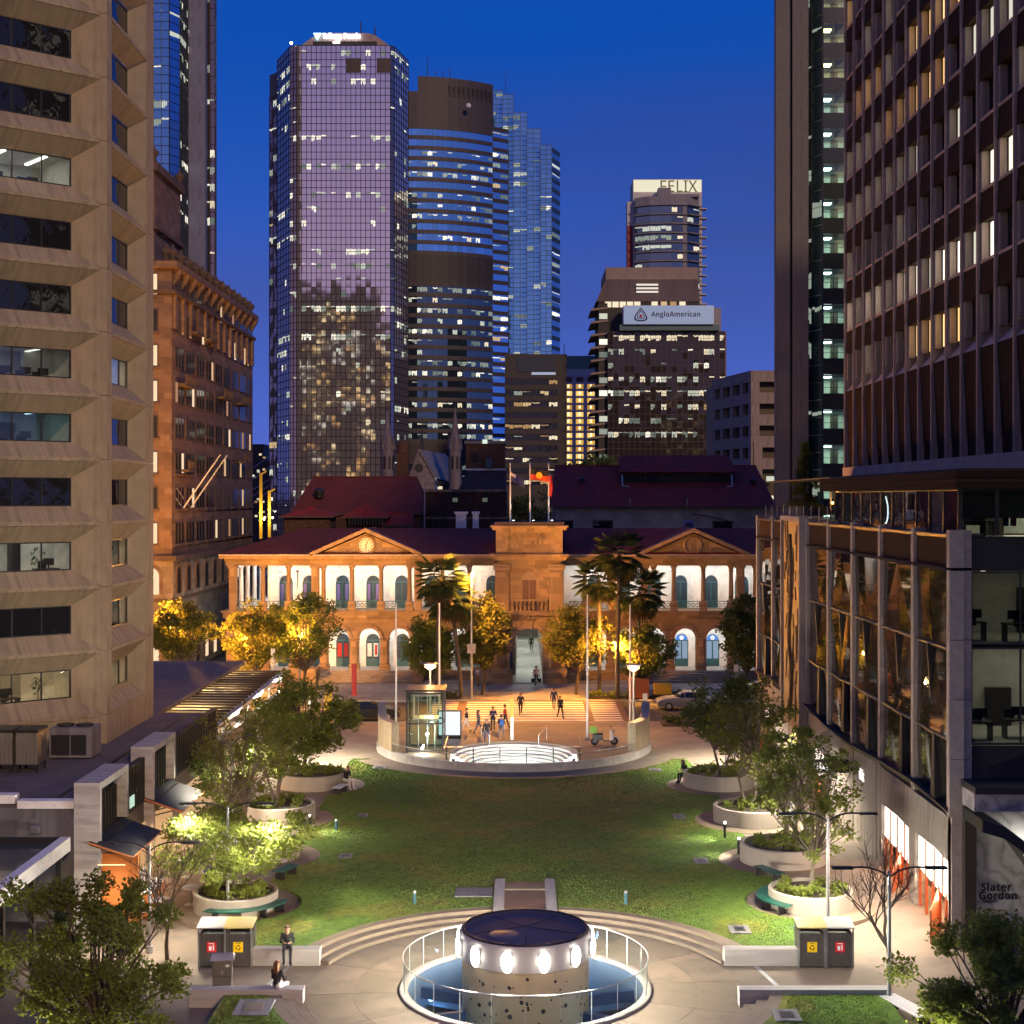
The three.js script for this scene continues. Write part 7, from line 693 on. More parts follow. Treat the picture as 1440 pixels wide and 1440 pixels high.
{ const mk = () => { const l = []; for (let i = 0; i < 15; i++) { const a = (i / 14 - 0.5) * 2.5, L0 = 0.95 + 0.35 * Math.cos(a); const t = V(Math.sin(a) * L0, -0.25 * L0, 1.15 + Math.cos(a) * L0), s = V(Math.cos(a) * 0.045, 0, -Math.sin(a) * 0.045), b = V(0, 0, 1.15), m = b.clone().lerp(t, 0.55).add(V(0, 0.12, 0)); l.push([b, m.clone().add(s), t], [b, t, m.clone().sub(s)]); } l.push([V(-0.025, 0, 0), V(0.025, 0, 0), V(0.015, 0.02, 1.2), V(-0.015, 0.02, 1.2)]); return faces(l); }; const fr = mk(), pm = leafMat([0.045, 0.062, 0.022], 0.25), dead = leafMat([0.10, 0.07, 0.035], 0.25);
  [[618, 122.5, 10.3, 'palm with dense fan crown left of the street lamp'], [634, 124.5, 8.6, 'shorter leaning palm beside the street lamp'], [871, 124, 12.2, 'tallest palm, its crown reaching the red roof'], [842, 126, 10.0, 'slim palm behind the right street tree'], [899, 125, 9.0, 'low crowned palm below the plain pediment']].forEach(([px, d, h, lab], i) => { const t = thing('palm_tree', lab, 'palm', [PX(px, d), 0, -d], 0, 'palms before the sandstone building'), g = mulberry(900 + i), lean = i === 1 ? -0.9 : (g() - 0.5) * 0.4; part(t, 'trunk', tube([V(-lean, 0, 0), V(-lean * 0.8, h * 0.3, 0), V(-lean * 0.4, h * 0.65, 0), V(0, h, 0)], 0.17, 14, 8), M.bark); const n = 44; for (let k = 0; k < n; k++) { const f = part(t, 'frond', fr, k > 34 ? dead : pm, 0, h, 0); f.rotation.order = 'YXZ'; f.rotation.y = k * 2.399; f.rotation.x = mix(-1.2, 1.25, Math.pow(k / n, 0.85)); f.scale.setScalar(0.9 + 0.3 * g()); } }); }
// shrubs and hedges
function hedge(label, x0, x1, d, y, h, w, seed, lm, name = 'hedge') { const g = mulberry(seed), cl = [], n = Math.max(6, Math.round((x1 - x0) * 5)); for (let i = 0; i < n; i++) cl.push([(g() - 0.5) * (x1 - x0), h * 0.35 + h * 0.5 * g(), (g() - 0.5) * w, 0.32]); const t = thing(name, label, 'hedge', [(x0 + x1) / 2, y, -d]); part(t, 'foliage', leafCloud(seed + 3, cl, 40, 0.17, 1), lm); part(t, 'stem', cl.map(c => bar(V(c[0], 0, c[2]), V(c[0], c[1], c[2]), 0.02, 0.01, 4)), M.bark); part(t, 'kerb', bx(-(x1 - x0) / 2 - 0.2, (x1 - x0) / 2 + 0.2, -0.05, 0.14, -w / 2 - 0.3, w / 2 + 0.3), M.soil); }
hedge('low hedge on the far kerb right of the zebra crossing', 5.6, 15.5, 124.6, 0, 0.6, 0.8, 811, LF.dusky); hedge('low hedge on the park kerb beside the right flagpole', 10.6, 15, 110.2, 0, 0.8, 0.9, 815, LF.dusky); hedge('small shrub bed on the far kerb behind the poster panel', -8.2, -5.6, 124.6, 0, 0.7, 0.7, 818, LF.dusky); hedge('dark shrubs under the awning beside the portal frames', -17, -14.4, 80.5, 0, 1.3, 2.6, 822, LF.dusky);
{ // roof garden on the podium
  const t = thing('conifer', 'dark conifer on the podium roof terrace', 'tree', [PX(1132, 98), 15.5, -98]); const g = mulberry(77), cl = []; for (let i = 0; i < 60; i++) { const k = i / 60, a = g() * 6.28, r = (1 - k) * 1.25 * (0.4 + 0.6 * g()); cl.push([Math.cos(a) * r, 0.6 + k * 4.5, Math.sin(a) * r, 0.32]); } part(t, 'trunk', cyl(0.12, 0.03, 0, 5.2, 7), M.bark); part(t, 'crown', leafCloud(79, cl, 55, 0.16, 1), LF.dusky);
  hedge('mixed leafy planting along the podium roof terrace', PX(1088, 99), PX(1178, 90), 95, 15.5, 1.3, 4, 83, LF.mid); const l = thing('festoon_light', 'warm lit pergola lamp on the podium roof terrace', 'light', [PX(1168, 88), 15.5, -88]); part(l, 'post', [bx(-0.05, 0.05, 0, 2.1, -0.05, 0.05), bx(0.75, 0.85, 0, 2.1, -0.05, 0.05), bx(-0.05, 0.85, 2.0, 2.1, -0.05, 0.05)], M.bronze); for (const [x, y] of [[0.4, 1.9], [0.1, 1.2], [0.75, 0.9]]) part(l, 'lamp', ball(0.08, x, y, 0.05), glow(SODIUM, 18)); point(PX(1168, 88) + 0.4, 16.9, -87.6, [1, 0.6, 0.25], 14, 5);
  const gr = thing('glass_balustrade', 'clear glass balustrade along the podium roof terrace', 'balustrade', [16.9, 15.5, -92]); for (let i = 0; i < 9; i++) part(gr, 'pane', bx(-0.006, 0.006, 0.05, 0.95, -1.1, 1.1), pane(), 0, 0, 9.2 - i * 2.3); for (let i = 0; i < 10; i++) part(gr, 'post', bx(-0.02, 0.02, 0, 1, -0.02, 0.02), M.steel, 0, 0, 10.35 - i * 2.3); }
{ // dark trees beyond the roofs
  [[740, 215, 11, 'dark tree in the gap behind the flagpoles'], [825, 250, 12, 'dark tree below the pale hotel'], [850, 245, 12.5, 'dark tree before the black glass block']].forEach(([px, d, h, lab], i) => tree('city_tree', lab, PX(px, d), d, 0, 850 + i * 5, { h: i ? 20 : 13, rx: 4, ry: i ? 3.5 : 5, n: 60, cr: 1.3, lp: 50, size: 0.5, tr: 0.3, fork: 6 }, LF.dusky, 'dark trees beyond the roofs')); }

// ground uplights under the two foreground trees
for (const [x, d, tx, lab] of [[-14.6, 43.6, -12.6, 'small ground uplight below the tree at the grey podium wall'], [11.6, 44.2, 13.4, 'small ground uplight below the tree at the slatted bench']]) { const t = thing('ground_uplight', lab, 'light', [x, LOW, -d]); part(t, 'housing', cyl(0.16, 0.14, 0, 0.16, 14), M.darkMetal); part(t, 'lamp_lens', cyl(0.11, 0.11, 0.16, 0.18, 14), glow([1, 0.95, 0.7], 10)); spot(x, LOW + 0.24, -d, tx, 4, -d, [1, 0.93, 0.62], 190, 1.0, 0.7, 5); }
// ---------- lamps ----------
function twinLamp(label, x, d, h, cd, turn = 0) { const y = gy(d), t = thing('twin_lamp_post', label, 'lamp post', [x, y, -d], turn, 'twin arm lamp posts'); part(t, 'post', [cyl(0.075, 0.055, 0, h - 0.1, 12), cyl(0.14, 0.13, 0, 0.25, 12)], M.galv); part(t, 'arms', [tube([V(-1.45, h, 0), V(-0.8, h + 0.02, 0), V(-0.3, h - 0.12, 0), V(0, h - 0.32, 0)], 0.035, 12), tube([V(1.45, h, 0), V(0.8, h + 0.02, 0), V(0.3, h - 0.12, 0), V(0, h - 0.32, 0)], 0.035, 12)], M.darkMetal);
  for (const s of [-1, 1]) { const hd = part(t, 'lamp_head', rbx(0.75, 0.09, 0.26, 0.04, h - 0.04), M.darkMetal, s * 1.6, 0, 0); part(hd, 'lamp_lens', bx(-0.2, 0.2, h - 0.047, h - 0.041, -0.06, 0.06), glow([1, 0.95, 0.8], 10)); const xx = x + Math.cos(turn) * s * 1.6, zz = -d - Math.sin(turn) * s * 1.6; spot(xx, y + h - 0.1, zz, xx, 0, zz, [1, 0.90, 0.70], cd, 1.25, 0.7, 10); } }
twinLamp('twin arm lamp post above the bright lime tree', -12.1, 60.4, 4.7, 330); twinLamp('twin arm lamp post before the awning café', -14.3, 56.4, 4.2, 90); twinLamp('twin arm lamp post between planter and recycling bins, beside the slender tree', 12.15, 58.6, 4.8, 300); twinLamp('twin arm lamp post behind the slatted bench', 12.5, 50.2, 4.8, 50);
twinLamp('twin arm lamp post by the third planter along the folded glass podium', 13.9, 76, 4.8, 380, 1.2); twinLamp('twin arm lamp post by the third planter along the awning shops', -14.6, 74, 4.8, 300, 1.2); twinLamp('twin arm lamp post by the podium corner near the street', 12.9, 93.5, 4.8, 380, 1.2); twinLamp('twin arm lamp post beside the dense green tree', -13.6, 94, 4.8, 360, 1.2);
function streetLamp(name, label, x, y, d, c, cd, arm = 0, mush = 0) { const t = thing(name, label, 'street lamp', [x, 0, -d], 0); part(t, 'pole', [cyl(0.11, 0.06, 0, y + (mush ? -0.3 : 0.1), 10)], mush ? M.steel : M.galv); if (arm) part(t, 'arm', bar(V(0, y + 0.08, 0), V(arm, y + 0.2, 0.4), 0.04), M.galv); if (mush) { part(t, 'shade', lathe([[0.07, -0.45], [0.12, -0.2], [0.55, 0.1], [0.6, 0.16], [0, 0.2]], 20), M.galv, 0, y + 0.12, 0); part(t, 'lamp', lathe([[0, -0.2], [0.12, -0.18], [0.42, 0.04], [0, 0.06]], 16), glow(c, 30), 0, y + 0.0, 0); point(x, y - 0.05, -d + 0.62, c, cd, 10); } else { part(t, 'lamp', new THREE.SphereGeometry(0.17, 12, 10), glow(c, 55), arm, y, 0.4); point(x + arm, y, -d + 0.68, c, cd, 8); } return t; }
{ const s = streetLamp('street_lamp', 'tall galvanised street lamp glowing orange left of the tower', PX(663, 124), PY(808, 124), 124, SODIUM, 1500, 0.1); part(s, 'sign_plate', bx(-0.35, 0.35, 3.9, 4.7, 0.08, 0.12), M.flag3); part(s, 'street_sign', bx(-0.7, 0.7, 2.75, 2.95, -0.02, 0.02), M.teal); }
streetLamp('mushroom_lamp', 'glowing mushroom lamp behind the glass lift', PX(605, 109), PY(938, 109), 109, [1, 0.55, 0.2], 70, 0, 1); streetLamp('mushroom_lamp', 'glowing mushroom lamp behind the metal pylon by the scooter', PX(891, 107), PY(940, 107), 107, [1, 0.55, 0.2], 70, 0, 1);
streetLamp('street_lamp', 'street lamp glowing orange among the right street trees', PX(866, 125), PY(905, 125), 125, SODIUM, 1500, 0.1); streetLamp('street_lamp', 'street lamp glowing orange among the left street trees', PX(346, 125.5), PY(900, 125.5), 125.5, SODIUM, 900, 0.1); streetLamp('street_lamp', 'street lamp glowing orange below the heritage building corner', PX(240, 124), PY(880, 124), 124, SODIUM, 3800, 0.1); streetLamp('street_lamp', 'street lamp glowing orange below the clock pediment', PX(421, 124.8), PY(895, 124.8), 124.8, SODIUM, 600, 0.1);
// small lawn lights on the planter walls
for (const [x, d, tx, td, lab] of [[-10.85, 75.2, -9.2, 74.6, 'small wall light throwing a pale pool on the lawn left'], [10.1, 73.6, 8.7, 73.2, 'small wall light throwing a pale pool on the lawn right'], [10.3, 70.2, 8.9, 69.8, 'small wall light by the second planter along the glass podium']]) { const t = thing('lawn_light', lab, 'light', [x, 0, -d]); part(t, 'post', bx(-0.06, 0.06, 0, 0.85, -0.06, 0.06), M.darkMetal); part(t, 'lamp_lens', bx(-0.05, 0.05, 0.72, 0.82, 0.06, 0.075), glow(NEUTRAL, 14)); spot(x + Math.sign(-x) * 0.08, 0.78, -d + 0.12, tx, 0, -td, [1, 0.93, 0.75], 34, 0.75, 0.8, 3); }
for (const [px, py, lab] of [[583, 1272, 'short teal bollard on the lawn left of the ramp'], [880, 1272, 'short teal bollard on the lawn right of the ramp'], [473, 1168, 'short teal bollard beside the third planter along the awning shops']]) { const d = DG(py), b = thing('bollard', lab, 'bollard', [PX(px, d), 0.02, -d], 0, 'short teal bollards'); part(b, 'post', cyl(0.075, 0.075, 0, 0.48, 12), std([0.03, 0.10, 0.13], 0.4)); part(b, 'cap', cyl(0.085, 0.06, 0.48, 0.56, 12), M.steel); }
// flagpoles
for (const [px, py, d, lab] of [[557, 850, 104, 'slim white flagpole beside the left metal pylon'], [618, 850, 113, 'slim white flagpole behind the mushroom lamp'], [826, 838, 103.5, 'slim white flagpole before the right street tree'], [886, 852, 110, 'slim white flagpole beside the right mushroom lamp']]) { const f = thing('flagpole', lab, 'flagpole', [PX(px, d), 0, -d]); const h = PY(py, d); part(f, 'pole', cyl(0.085, 0.045, 0, h, 10), M.whiteMetal); part(f, 'finial', ball(0.07, 0, h + 0.04, 0), M.steel); part(f, 'base_plate', cyl(0.22, 0.2, 0, 0.08, 12), M.galv); }
// ---------- street furniture ----------
function signFace(kind) { const c = document.createElement('canvas'); c.width = c.height = 128; const x = c.getContext('2d'); x.fillStyle = kind === 'red' ? '#c9121a' : '#e9c412'; x.fillRect(0, 0, 128, 128); x.fillStyle = kind === 'red' ? '#fff' : '#111'; x.strokeStyle = x.fillStyle; if (kind === 'red') { x.fillRect(30, 62, 34, 44); x.fillRect(26, 52, 42, 7); x.beginPath(); x.arc(88, 42, 9, 0, 7); x.fill(); x.fillRect(80, 54, 17, 32); x.fillRect(80, 84, 7, 24); x.fillRect(91, 84, 7, 24); x.fillRect(28, 16, 70, 9); } else { x.lineWidth = 11; for (let i = 0; i < 3; i++) { x.save(); x.translate(64, 72); x.rotate(i * 2.094); x.beginPath(); x.moveTo(-20, -24); x.lineTo(10, -24); x.stroke(); x.beginPath(); x.moveTo(26, -24); x.lineTo(8, -38); x.lineTo(8, -10); x.fill(); x.restore(); } x.fillRect(30, 10, 68, 9); } const t = new THREE.CanvasTexture(c); t.colorSpace = THREE.SRGBColorSpace; return t; }
const faceR = std([1, 1, 1], 0.5, { map: signFace('red') }), faceY = std([1, 1, 1], 0.5, { map: signFace('yellow') });
function bin(label, x, d, kind, turn) { const t = thing('bin_enclosure', label, 'bin', [x, gy(d), -d], turn, 'steel bin enclosures'); const cl = std([0.16, 0.155, 0.15], 0.4, { metalness: 0.5, map: rep(T.streak, 1.5) }); const w = 0.98, h = 1.28, dp = 0.95; part(t, 'cabinet', [bx(-w / 2, w / 2, 0.06, h, -dp / 2, -dp / 2 + 0.04), bx(-w / 2, -w / 2 + 0.04, 0.06, h, -dp / 2 + 0.04, dp / 2), bx(w / 2 - 0.04, w / 2, 0.06, h, -dp / 2 + 0.04, dp / 2)], cl); for (let i = 0; i < 10; i++) part(t, 'slat', bx(-0.044, 0.044, 0.06, h - 0.02, 0, 0.025), cl, -w / 2 + 0.055 + i * 0.099, 0, dp / 2 - 0.02); for (const [a, b] of [[-1, -1], [1, -1], [1, 1], [-1, 1]]) part(t, 'corner_post', bx(-0.03, 0.03, 0, h + 0.22, -0.03, 0.03), M.galv, a * (w / 2 - 0.01), 0, b * (dp / 2 - 0.01)); part(t, 'lid', hex([V(-w / 2 - 0.06, h + 0.2, dp / 2 + 0.06), V(w / 2 + 0.06, h + 0.2, dp / 2 + 0.06), V(w / 2 + 0.06, h + 0.24, dp / 2 + 0.06), V(-w / 2 - 0.06, h + 0.24, dp / 2 + 0.06), V(-w / 2 - 0.06, h + 0.3, -dp / 2 - 0.06), V(w / 2 + 0.06, h + 0.3, -dp / 2 - 0.06), V(w / 2 + 0.06, h + 0.34, -dp / 2 - 0.06), V(-w / 2 - 0.06, h + 0.34, -dp / 2 - 0.06)]), kind === 'red' ? std([0.42, 0.42, 0.40], 0.5) : std([0.55, 0.42, 0.10], 0.5)); part(t, 'inner_bin', bx(-w / 2 + 0.08, w / 2 - 0.08, 0.1, h - 0.15, -dp / 2 + 0.08, dp / 2 - 0.1), M.black); part(t, 'sign_plate', new THREE.PlaneGeometry(0.36, 0.38), kind === 'red' ? faceR : faceY, 0, h - 0.5, dp / 2 + 0.012); }
bin('grey bin enclosure with red sign beside the left seat wall', PX(301, 55), 55.0, 'red', 0.02); bin('grey bin enclosure with yellow recycling sign, joined to the left seat wall', PX(338, 55), 55.0, 'yellow', 0.02); bin('grey bin enclosure with yellow recycling sign, joined to the right seat wall', PX(1139, 55), 55, 'yellow', -0.02); bin('grey bin enclosure with red sign below the lamp post and slender tree', PX(1178, 55), 55, 'red', -0.02);
{ const c = thing('steel_cabinet', 'steel service cabinet with sloped lid on a concrete base', 'cabinet', [PX(313, 51), LOW, -51], 0.15); const d0 = 51; part(c, 'plinth', rbx(1.0, 0.32, 0.85, 0.02, 0), M.paleConcrete); part(c, 'body', rbx(0.66, 1.15, 0.6, 0.02, 0.32), std([0.28, 0.26, 0.22], 0.4, { metalness: 0.6, map: rep(T.streak, 1) })); part(c, 'lid', hex([V(-0.42, 1.5, 0.4), V(0.42, 1.5, 0.4), V(0.36, 1.62, 0.1), V(-0.36, 1.62, 0.1), V(-0.42, 1.47, -0.38), V(0.42, 1.47, -0.38), V(0.36, 1.6, -0.2), V(-0.36, 1.6, -0.2)]), M.paleConcrete); for (const y of [0.62, 0.92]) part(c, 'door_seam', bx(-0.29, 0.29, y, y + 0.015, 0.3, 0.308), M.black); part(c, 'handle', bx(-0.03, 0.03, 1.0, 1.1, 0.3, 0.33), M.steel); part(c, 'label_plate', bx(0.12, 0.24, 1.25, 1.33, 0.3, 0.306), M.whitePaint); }
// access lids in the lawns
for (const [px, py, w, dd, lab, y] of [[357, 1418, 1.2, 1.5, 'large pale access lid on the small lawn beside the cabinet', 0.02], [1106, 1429, 0.85, 1.1, 'square access lid with dark grate on the small right lawn', 0.02], [1040, 1308, 0.8, 1.1, 'square access lid with dark grate near the right seat wall', 0.02], [986, 1211, 0.65, 1.0, 'small access lid with dark grate at mid lawn right', 0.02], [486, 1204, 0.6, 0.8, 'small dark access lid at mid lawn left', 0.02], [955, 1149, 0.6, 1.2, 'round dark access lid on the lawn by the third right planter', 0.02], [511, 1147, 0.5, 0.8, 'narrow dark access lid on the lawn by the third left planter', 0.02], [534, 1080, 0.9, 0.9, 'flat pale access lid near the left end of the curved path', 0.02], [921, 1083, 0.8, 0.9, 'flat pale access lid near the right end of the curved path', 0.02]]) { const d = DG(py, y), t = thing('access_lid', lab, 'access lid', [PX(px, d), y, -d]); part(t, 'surround', rbx(w, 0.05, dd, 0.01, 0), M.greyConcrete); part(t, 'grate', rbx(w * 0.5, 0.02, dd * 0.5, 0.005, 0.045), w > 1 ? M.paving : M.darkMetal); }
function bench(label, x, d, turn, m, n = 4, len = 1.9) { const t = thing('bench', label, 'bench', [x, gy(d), -d], turn); for (let i = 0; i < n; i++) part(t, 'slat', rbx(len, 0.05, 0.11, 0.01, 0.4), m, 0, 0, -0.2 + i * 0.135); for (const s of [-1, 1]) part(t, 'leg', bx(-0.04, 0.04, 0, 0.4, -0.22, 0.24), M.darkMetal, s * (len / 2 - 0.25), 0, 0); }
bench('pale slatted bench beside the small right lawn', 12.9, 49.3, -1.2, M.whiteMetal, 5, 2.2); bench('dark green bench between the first and second planters by the glass podium', 11.0, 65.6, -1.1, M.green, 4, 1.7); bench('dark green bench between the first and second planters by the awnings', -10.6, 65.9, 1.2, M.green, 4, 1.5); bench('pale bench end by the slender tree planter', 11.0, 57.7, -1.2, M.green, 4, 1.4); bench('pale bench beside the seated person at the left planter wall', -10.5, 84.6, 1.3, M.whiteMetal, 4, 1.3);
{ // café under the awning
  const u = thing('umbrella', 'white market umbrella beside the bright lime tree', 'umbrella', [PX(292, 65), 0, -65.5]); part(u, 'pole', cyl(0.03, 0.03, 0, 2.1, 8), M.steel); part(u, 'canopy', lathe([[0, 2.25], [1.3, 1.85], [1.32, 1.72], [1.28, 1.82], [0, 2.2]], 8), std([0.7, 0.69, 0.66], 0.85, { side: 2 })); part(u, 'base', cyl(0.3, 0.28, 0, 0.08, 14), M.darkMetal);
  for (const [px, d, lab] of [[219, 60.5, 'round café table below the dark awning'], [262, 66, 'round café table under the white umbrella'], [268, 62, 'round café table beside the bare twigs']]) { const t = thing('cafe_table', lab, 'table', [PX(px, d), gy(d), -d]); part(t, 'top', cyl(0.4, 0.4, 0.72, 0.75, 20), M.whiteMetal); part(t, 'leg', cyl(0.03, 0.03, 0, 0.72, 8), M.steel); part(t, 'foot', cyl(0.25, 0.22, 0, 0.03, 14), M.steel); }
  let chn = 0; const ch0 = (() => { const t = thing('cafe_chair', 'steel café chair at the table below the dark awning', 'chair', [PX(205, 60), gy(60), -60], 0.5, 'steel café chairs'); part(t, 'seat', rbx(0.42, 0.04, 0.42, 0.01, 0.44), M.steel); part(t, 'backrest', rbx(0.4, 0.32, 0.03, 0.01, 0.58), M.steel, 0, 0, -0.2); for (const [a, b] of [[-1, -1], [1, -1], [1, 1], [-1, 1]]) part(t, 'leg', cyl(0.015, 0.015, 0, b < 0 ? 0.6 : 0.44, 6), M.steel, a * 0.18, 0, b * 0.19); return t; })();
  for (const [px, d, tr] of [[226, 59, 2.4], [232, 61.5, -1.2], [212, 62, 3.0], [252, 65, 1.0], [275, 66.5, -1.4]]) copy(ch0, [PX(px, d), gy(d), -d], tr, ['steel café chair turned to the counter below the dark awning', 'steel café chair facing away from the awning table', 'steel café chair with its back to the white counter', 'steel café chair turned towards the bright lime tree', 'steel café chair behind the umbrella pole'][chn++]);
  const st = thing('cafe_counter', 'white café counter with orange front below the first portal frame', 'counter', [-15.6, gy(61), -61.4], 1.57); part(st, 'counter_top', rbx(2.6, 0.06, 0.8, 0.02, 1.0), M.white); part(st, 'front_panel', bx(-1.25, 1.25, 0, 1.0, -0.35, 0.35), std([0.5, 0.16, 0.04], 0.6)); part(st, 'menu_screen', bx(-0.6, 0.6, 1.1, 1.7, -0.3, -0.27), glow([1, 0.75, 0.6], 0.8)); }
sole('sign_pylon', 'tall bright red sign pylon on the far footpath', 'sign', [rbx(0.42, 2.75, 0.22, 0.03, 0), bx(-0.3, 0.3, 0, 0.06, -0.2, 0.2)], M.red, [PX(498, 126.5), 0, -126.5]);
{ const y = thing('yellow_stall', 'yellow and orange boxed stall on the far kerb behind the right pylon', 'stall', [PX(918, 121), -0.13, -122.2]); part(y, 'cabinet', rbx(1.7, 1.7, 0.9, 0.04, 0.2), std([0.45, 0.13, 0.03], 0.6), -0.9, 0, -2.3); part(y, 'cabinet', rbx(1.5, 0.95, 0.7, 0.04, 0.55), M.yellow, 1.1, 0, -2.0); part(y, 'shelf', rbx(1.7, 0.08, 0.8, 0.02, 0.5), M.darkMetal, 1.1, 0, -2.0); for (const x of [0.5, 1.7]) part(y, 'leg', bx(-0.04, 0.04, 0, 0.55, -0.04, 0.04), M.darkMetal, x, 0, -2); }
sole('yellow_post_box', 'upright yellow panel post behind the dense green tree', 'post', [rbx(0.55, 2.3, 0.35, 0.04, 0)], M.yellow, [PX(466, 112.8), 0, -110.9]);
// road sign posts
for (const [px, d, top, lab] of [[384, 122.6, 912, 'thin street sign post before the left street trees'], [1035, 124.3, 935, 'thin street sign post before the bank doors'], [907, 113, 975, 'short parking sign post by the yellow stall']]) { const t = thing('sign_post', lab, 'sign', [PX(px, d), 0, -d]); const h = PY(top, d); part(t, 'post', cyl(0.04, 0.04, 0, h, 8), M.galv); part(t, 'plate', bx(-0.18, 0.18, h - 0.55, h, 0.04, 0.06), M.whitePaint); }
// ---------- scooter ----------
{ const x = PX(850, 101.2), s = thing('motor_scooter', 'white delivery scooter with green top box parked inside the curved wall', 'scooter', [x, 0, -101.2], 0.1); const wh = new THREE.TorusGeometry(0.2, 0.07, 8, 20); for (const q of [-1, 1]) { const w = part(s, 'wheel', wh, M.black, q * 0.68, 0.27, 0); part(w, 'rim', cyl(0.14, 0.14, -0.04, 0.04, 14).rotateX(Math.PI / 2), M.steel); } part(s, 'body', merge([hex([V(-0.75, 0.35, 0.16), V(-0.1, 0.35, 0.16), V(-0.15, 0.68, 0.14), V(-0.85, 0.75, 0.14), V(-0.75, 0.35, -0.16), V(-0.1, 0.35, -0.16), V(-0.15, 0.68, -0.14), V(-0.85, 0.75, -0.14)]), bx(-0.15, 0.42, 0.26, 0.36, -0.16, 0.16)]), std([0.1, 0.1, 0.1], 0.4)); part(s, 'leg_shield', hex([V(0.38, 0.3, 0.22), V(0.62, 0.42, 0.18), V(0.5, 1.0, 0.16), V(0.42, 1.0, 0.2), V(0.38, 0.3, -0.22), V(0.62, 0.42, -0.18), V(0.5, 1.0, -0.16), V(0.42, 1.0, -0.2)]), std([0.7, 0.7, 0.7], 0.3)); part(s, 'fork', bar(V(0.68, 0.27, 0), V(0.46, 1.05, 0), 0.05), M.steel); part(s, 'handlebar', [bar(V(0.43, 1.08, -0.34), V(0.43, 1.08, 0.34), 0.022), bar(V(0.43, 1.08, 0.3), V(0.4, 1.3, 0.34), 0.01), ball(0.06, 0.4, 1.32, 0.34)], M.black); part(s, 'seat', rbx(0.65, 0.12, 0.28, 0.05, 0.72), M.black, -0.42, 0, 0); part(s, 'top_box', rbx(0.46, 0.44, 0.46, 0.03, 0.86), std([0.18, 0.35, 0.06], 0.6), -0.78, 0, 0); part(s, 'headlight', ball(0.09, 0.6, 0.92, 0), std([0.6, 0.6, 0.6], 0.2)); part(s, 'mudguard', new THREE.TorusGeometry(0.28, 0.04, 6, 12, 2.2).rotateZ(0.5), std([0.7, 0.7, 0.7], 0.3), 0.68, 0.27, 0); }
// ---------- cars ----------
function car(label, x, d, turn, c, len = 4.5) { const t = thing('parked_car', label, 'car', [x, -0.13, -d], turn, 'cars on the street'); const paint = std(c, 0.25, { metalness: 0.3 }), gls = std([0.015, 0.017, 0.02], 0.05); const W = 0.88, hl = len / 2; const sec = [[-hl, 0.42], [-hl + 0.03, 0.78], [-hl + 0.5, 0.93], [hl - 1.35, 0.98], [hl - 0.35, 0.84], [hl, 0.68], [hl - 0.02, 0.35], [-hl + 0.05, 0.3]]; const bd = new THREE.ExtrudeGeometry(new THREE.Shape(sec.map(p => new THREE.Vector2(...p))), { depth: 1.64, bevelEnabled: true, bevelSize: 0.06, bevelThickness: 0.07, bevelSegments: 3 }); bd.translate(0, 0, -0.82); part(t, 'body', bd, paint); part(t, 'cabin', hex([V(-hl + 0.55, 0.9, 0.84), V(hl - 1.3, 0.93, 0.84), V(hl - 2.1, 1.4, 0.64), V(-hl + 1.05, 1.42, 0.64), V(-hl + 0.55, 0.9, -0.84), V(hl - 1.3, 0.93, -0.84), V(hl - 2.1, 1.4, -0.64), V(-hl + 1.05, 1.42, -0.64)]), gls); part(t, 'roof', hex([V(-hl + 1.02, 1.41, 0.65), V(hl - 2.06, 1.39, 0.65), V(hl - 2.2, 1.47, 0.58), V(-hl + 1.15, 1.48, 0.58), V(-hl + 1.02, 1.41, -0.65), V(hl - 2.06, 1.39, -0.65), V(hl - 2.2, 1.47, -0.58), V(-hl + 1.15, 1.48, -0.58)]), paint); for (const [a, b] of [[-1, 1], [1, 1], [1, -1], [-1, -1]]) { const w = part(t, 'wheel', cyl(0.32, 0.32, -0.11, 0.11, 20).rotateX(Math.PI / 2), M.black, a * (hl - 0.85), 0.32, b * 0.8); part(w, 'rim', cyl(0.2, 0.2, -0.12, 0.12, 14).rotateX(Math.PI / 2), M.steel); } for (const b of [-1, 1]) { part(t, 'headlight', rbx(0.08, 0.12, 0.32, 0.03, 0.62), std([0.6, 0.6, 0.58], 0.15), hl + 0.02, 0, b * 0.62); part(t, 'tail_light', rbx(0.06, 0.14, 0.3, 0.03, 0.72), glow([1, 0.05, 0.02], 1.2), -hl - 0.02, 0, b * 0.62); part(t, 'door_pillar', bx(-0.04, 0.04, 0.92, 1.4, -0.02, 0.02), paint, 0.1, 0, b * 0.76); part(t, 'wing_mirror', rbx(0.12, 0.12, 0.16, 0.03, 0.98), paint, hl - 1.65, 0, b * 0.95); } }
car('dark car on the street behind the left metal pylon', PX(520, 113.2), 113.6, 0, [0.02, 0.02, 0.022]); car('silver car on the street right of the yellow stall', PX(966, 118), 119.4, Math.PI, [0.3, 0.3, 0.31]); car('small dark car beside the far kerb at the folded glass podium', PX(1051, 126), 124.9, Math.PI, [0.03, 0.03, 0.035], 3.9);

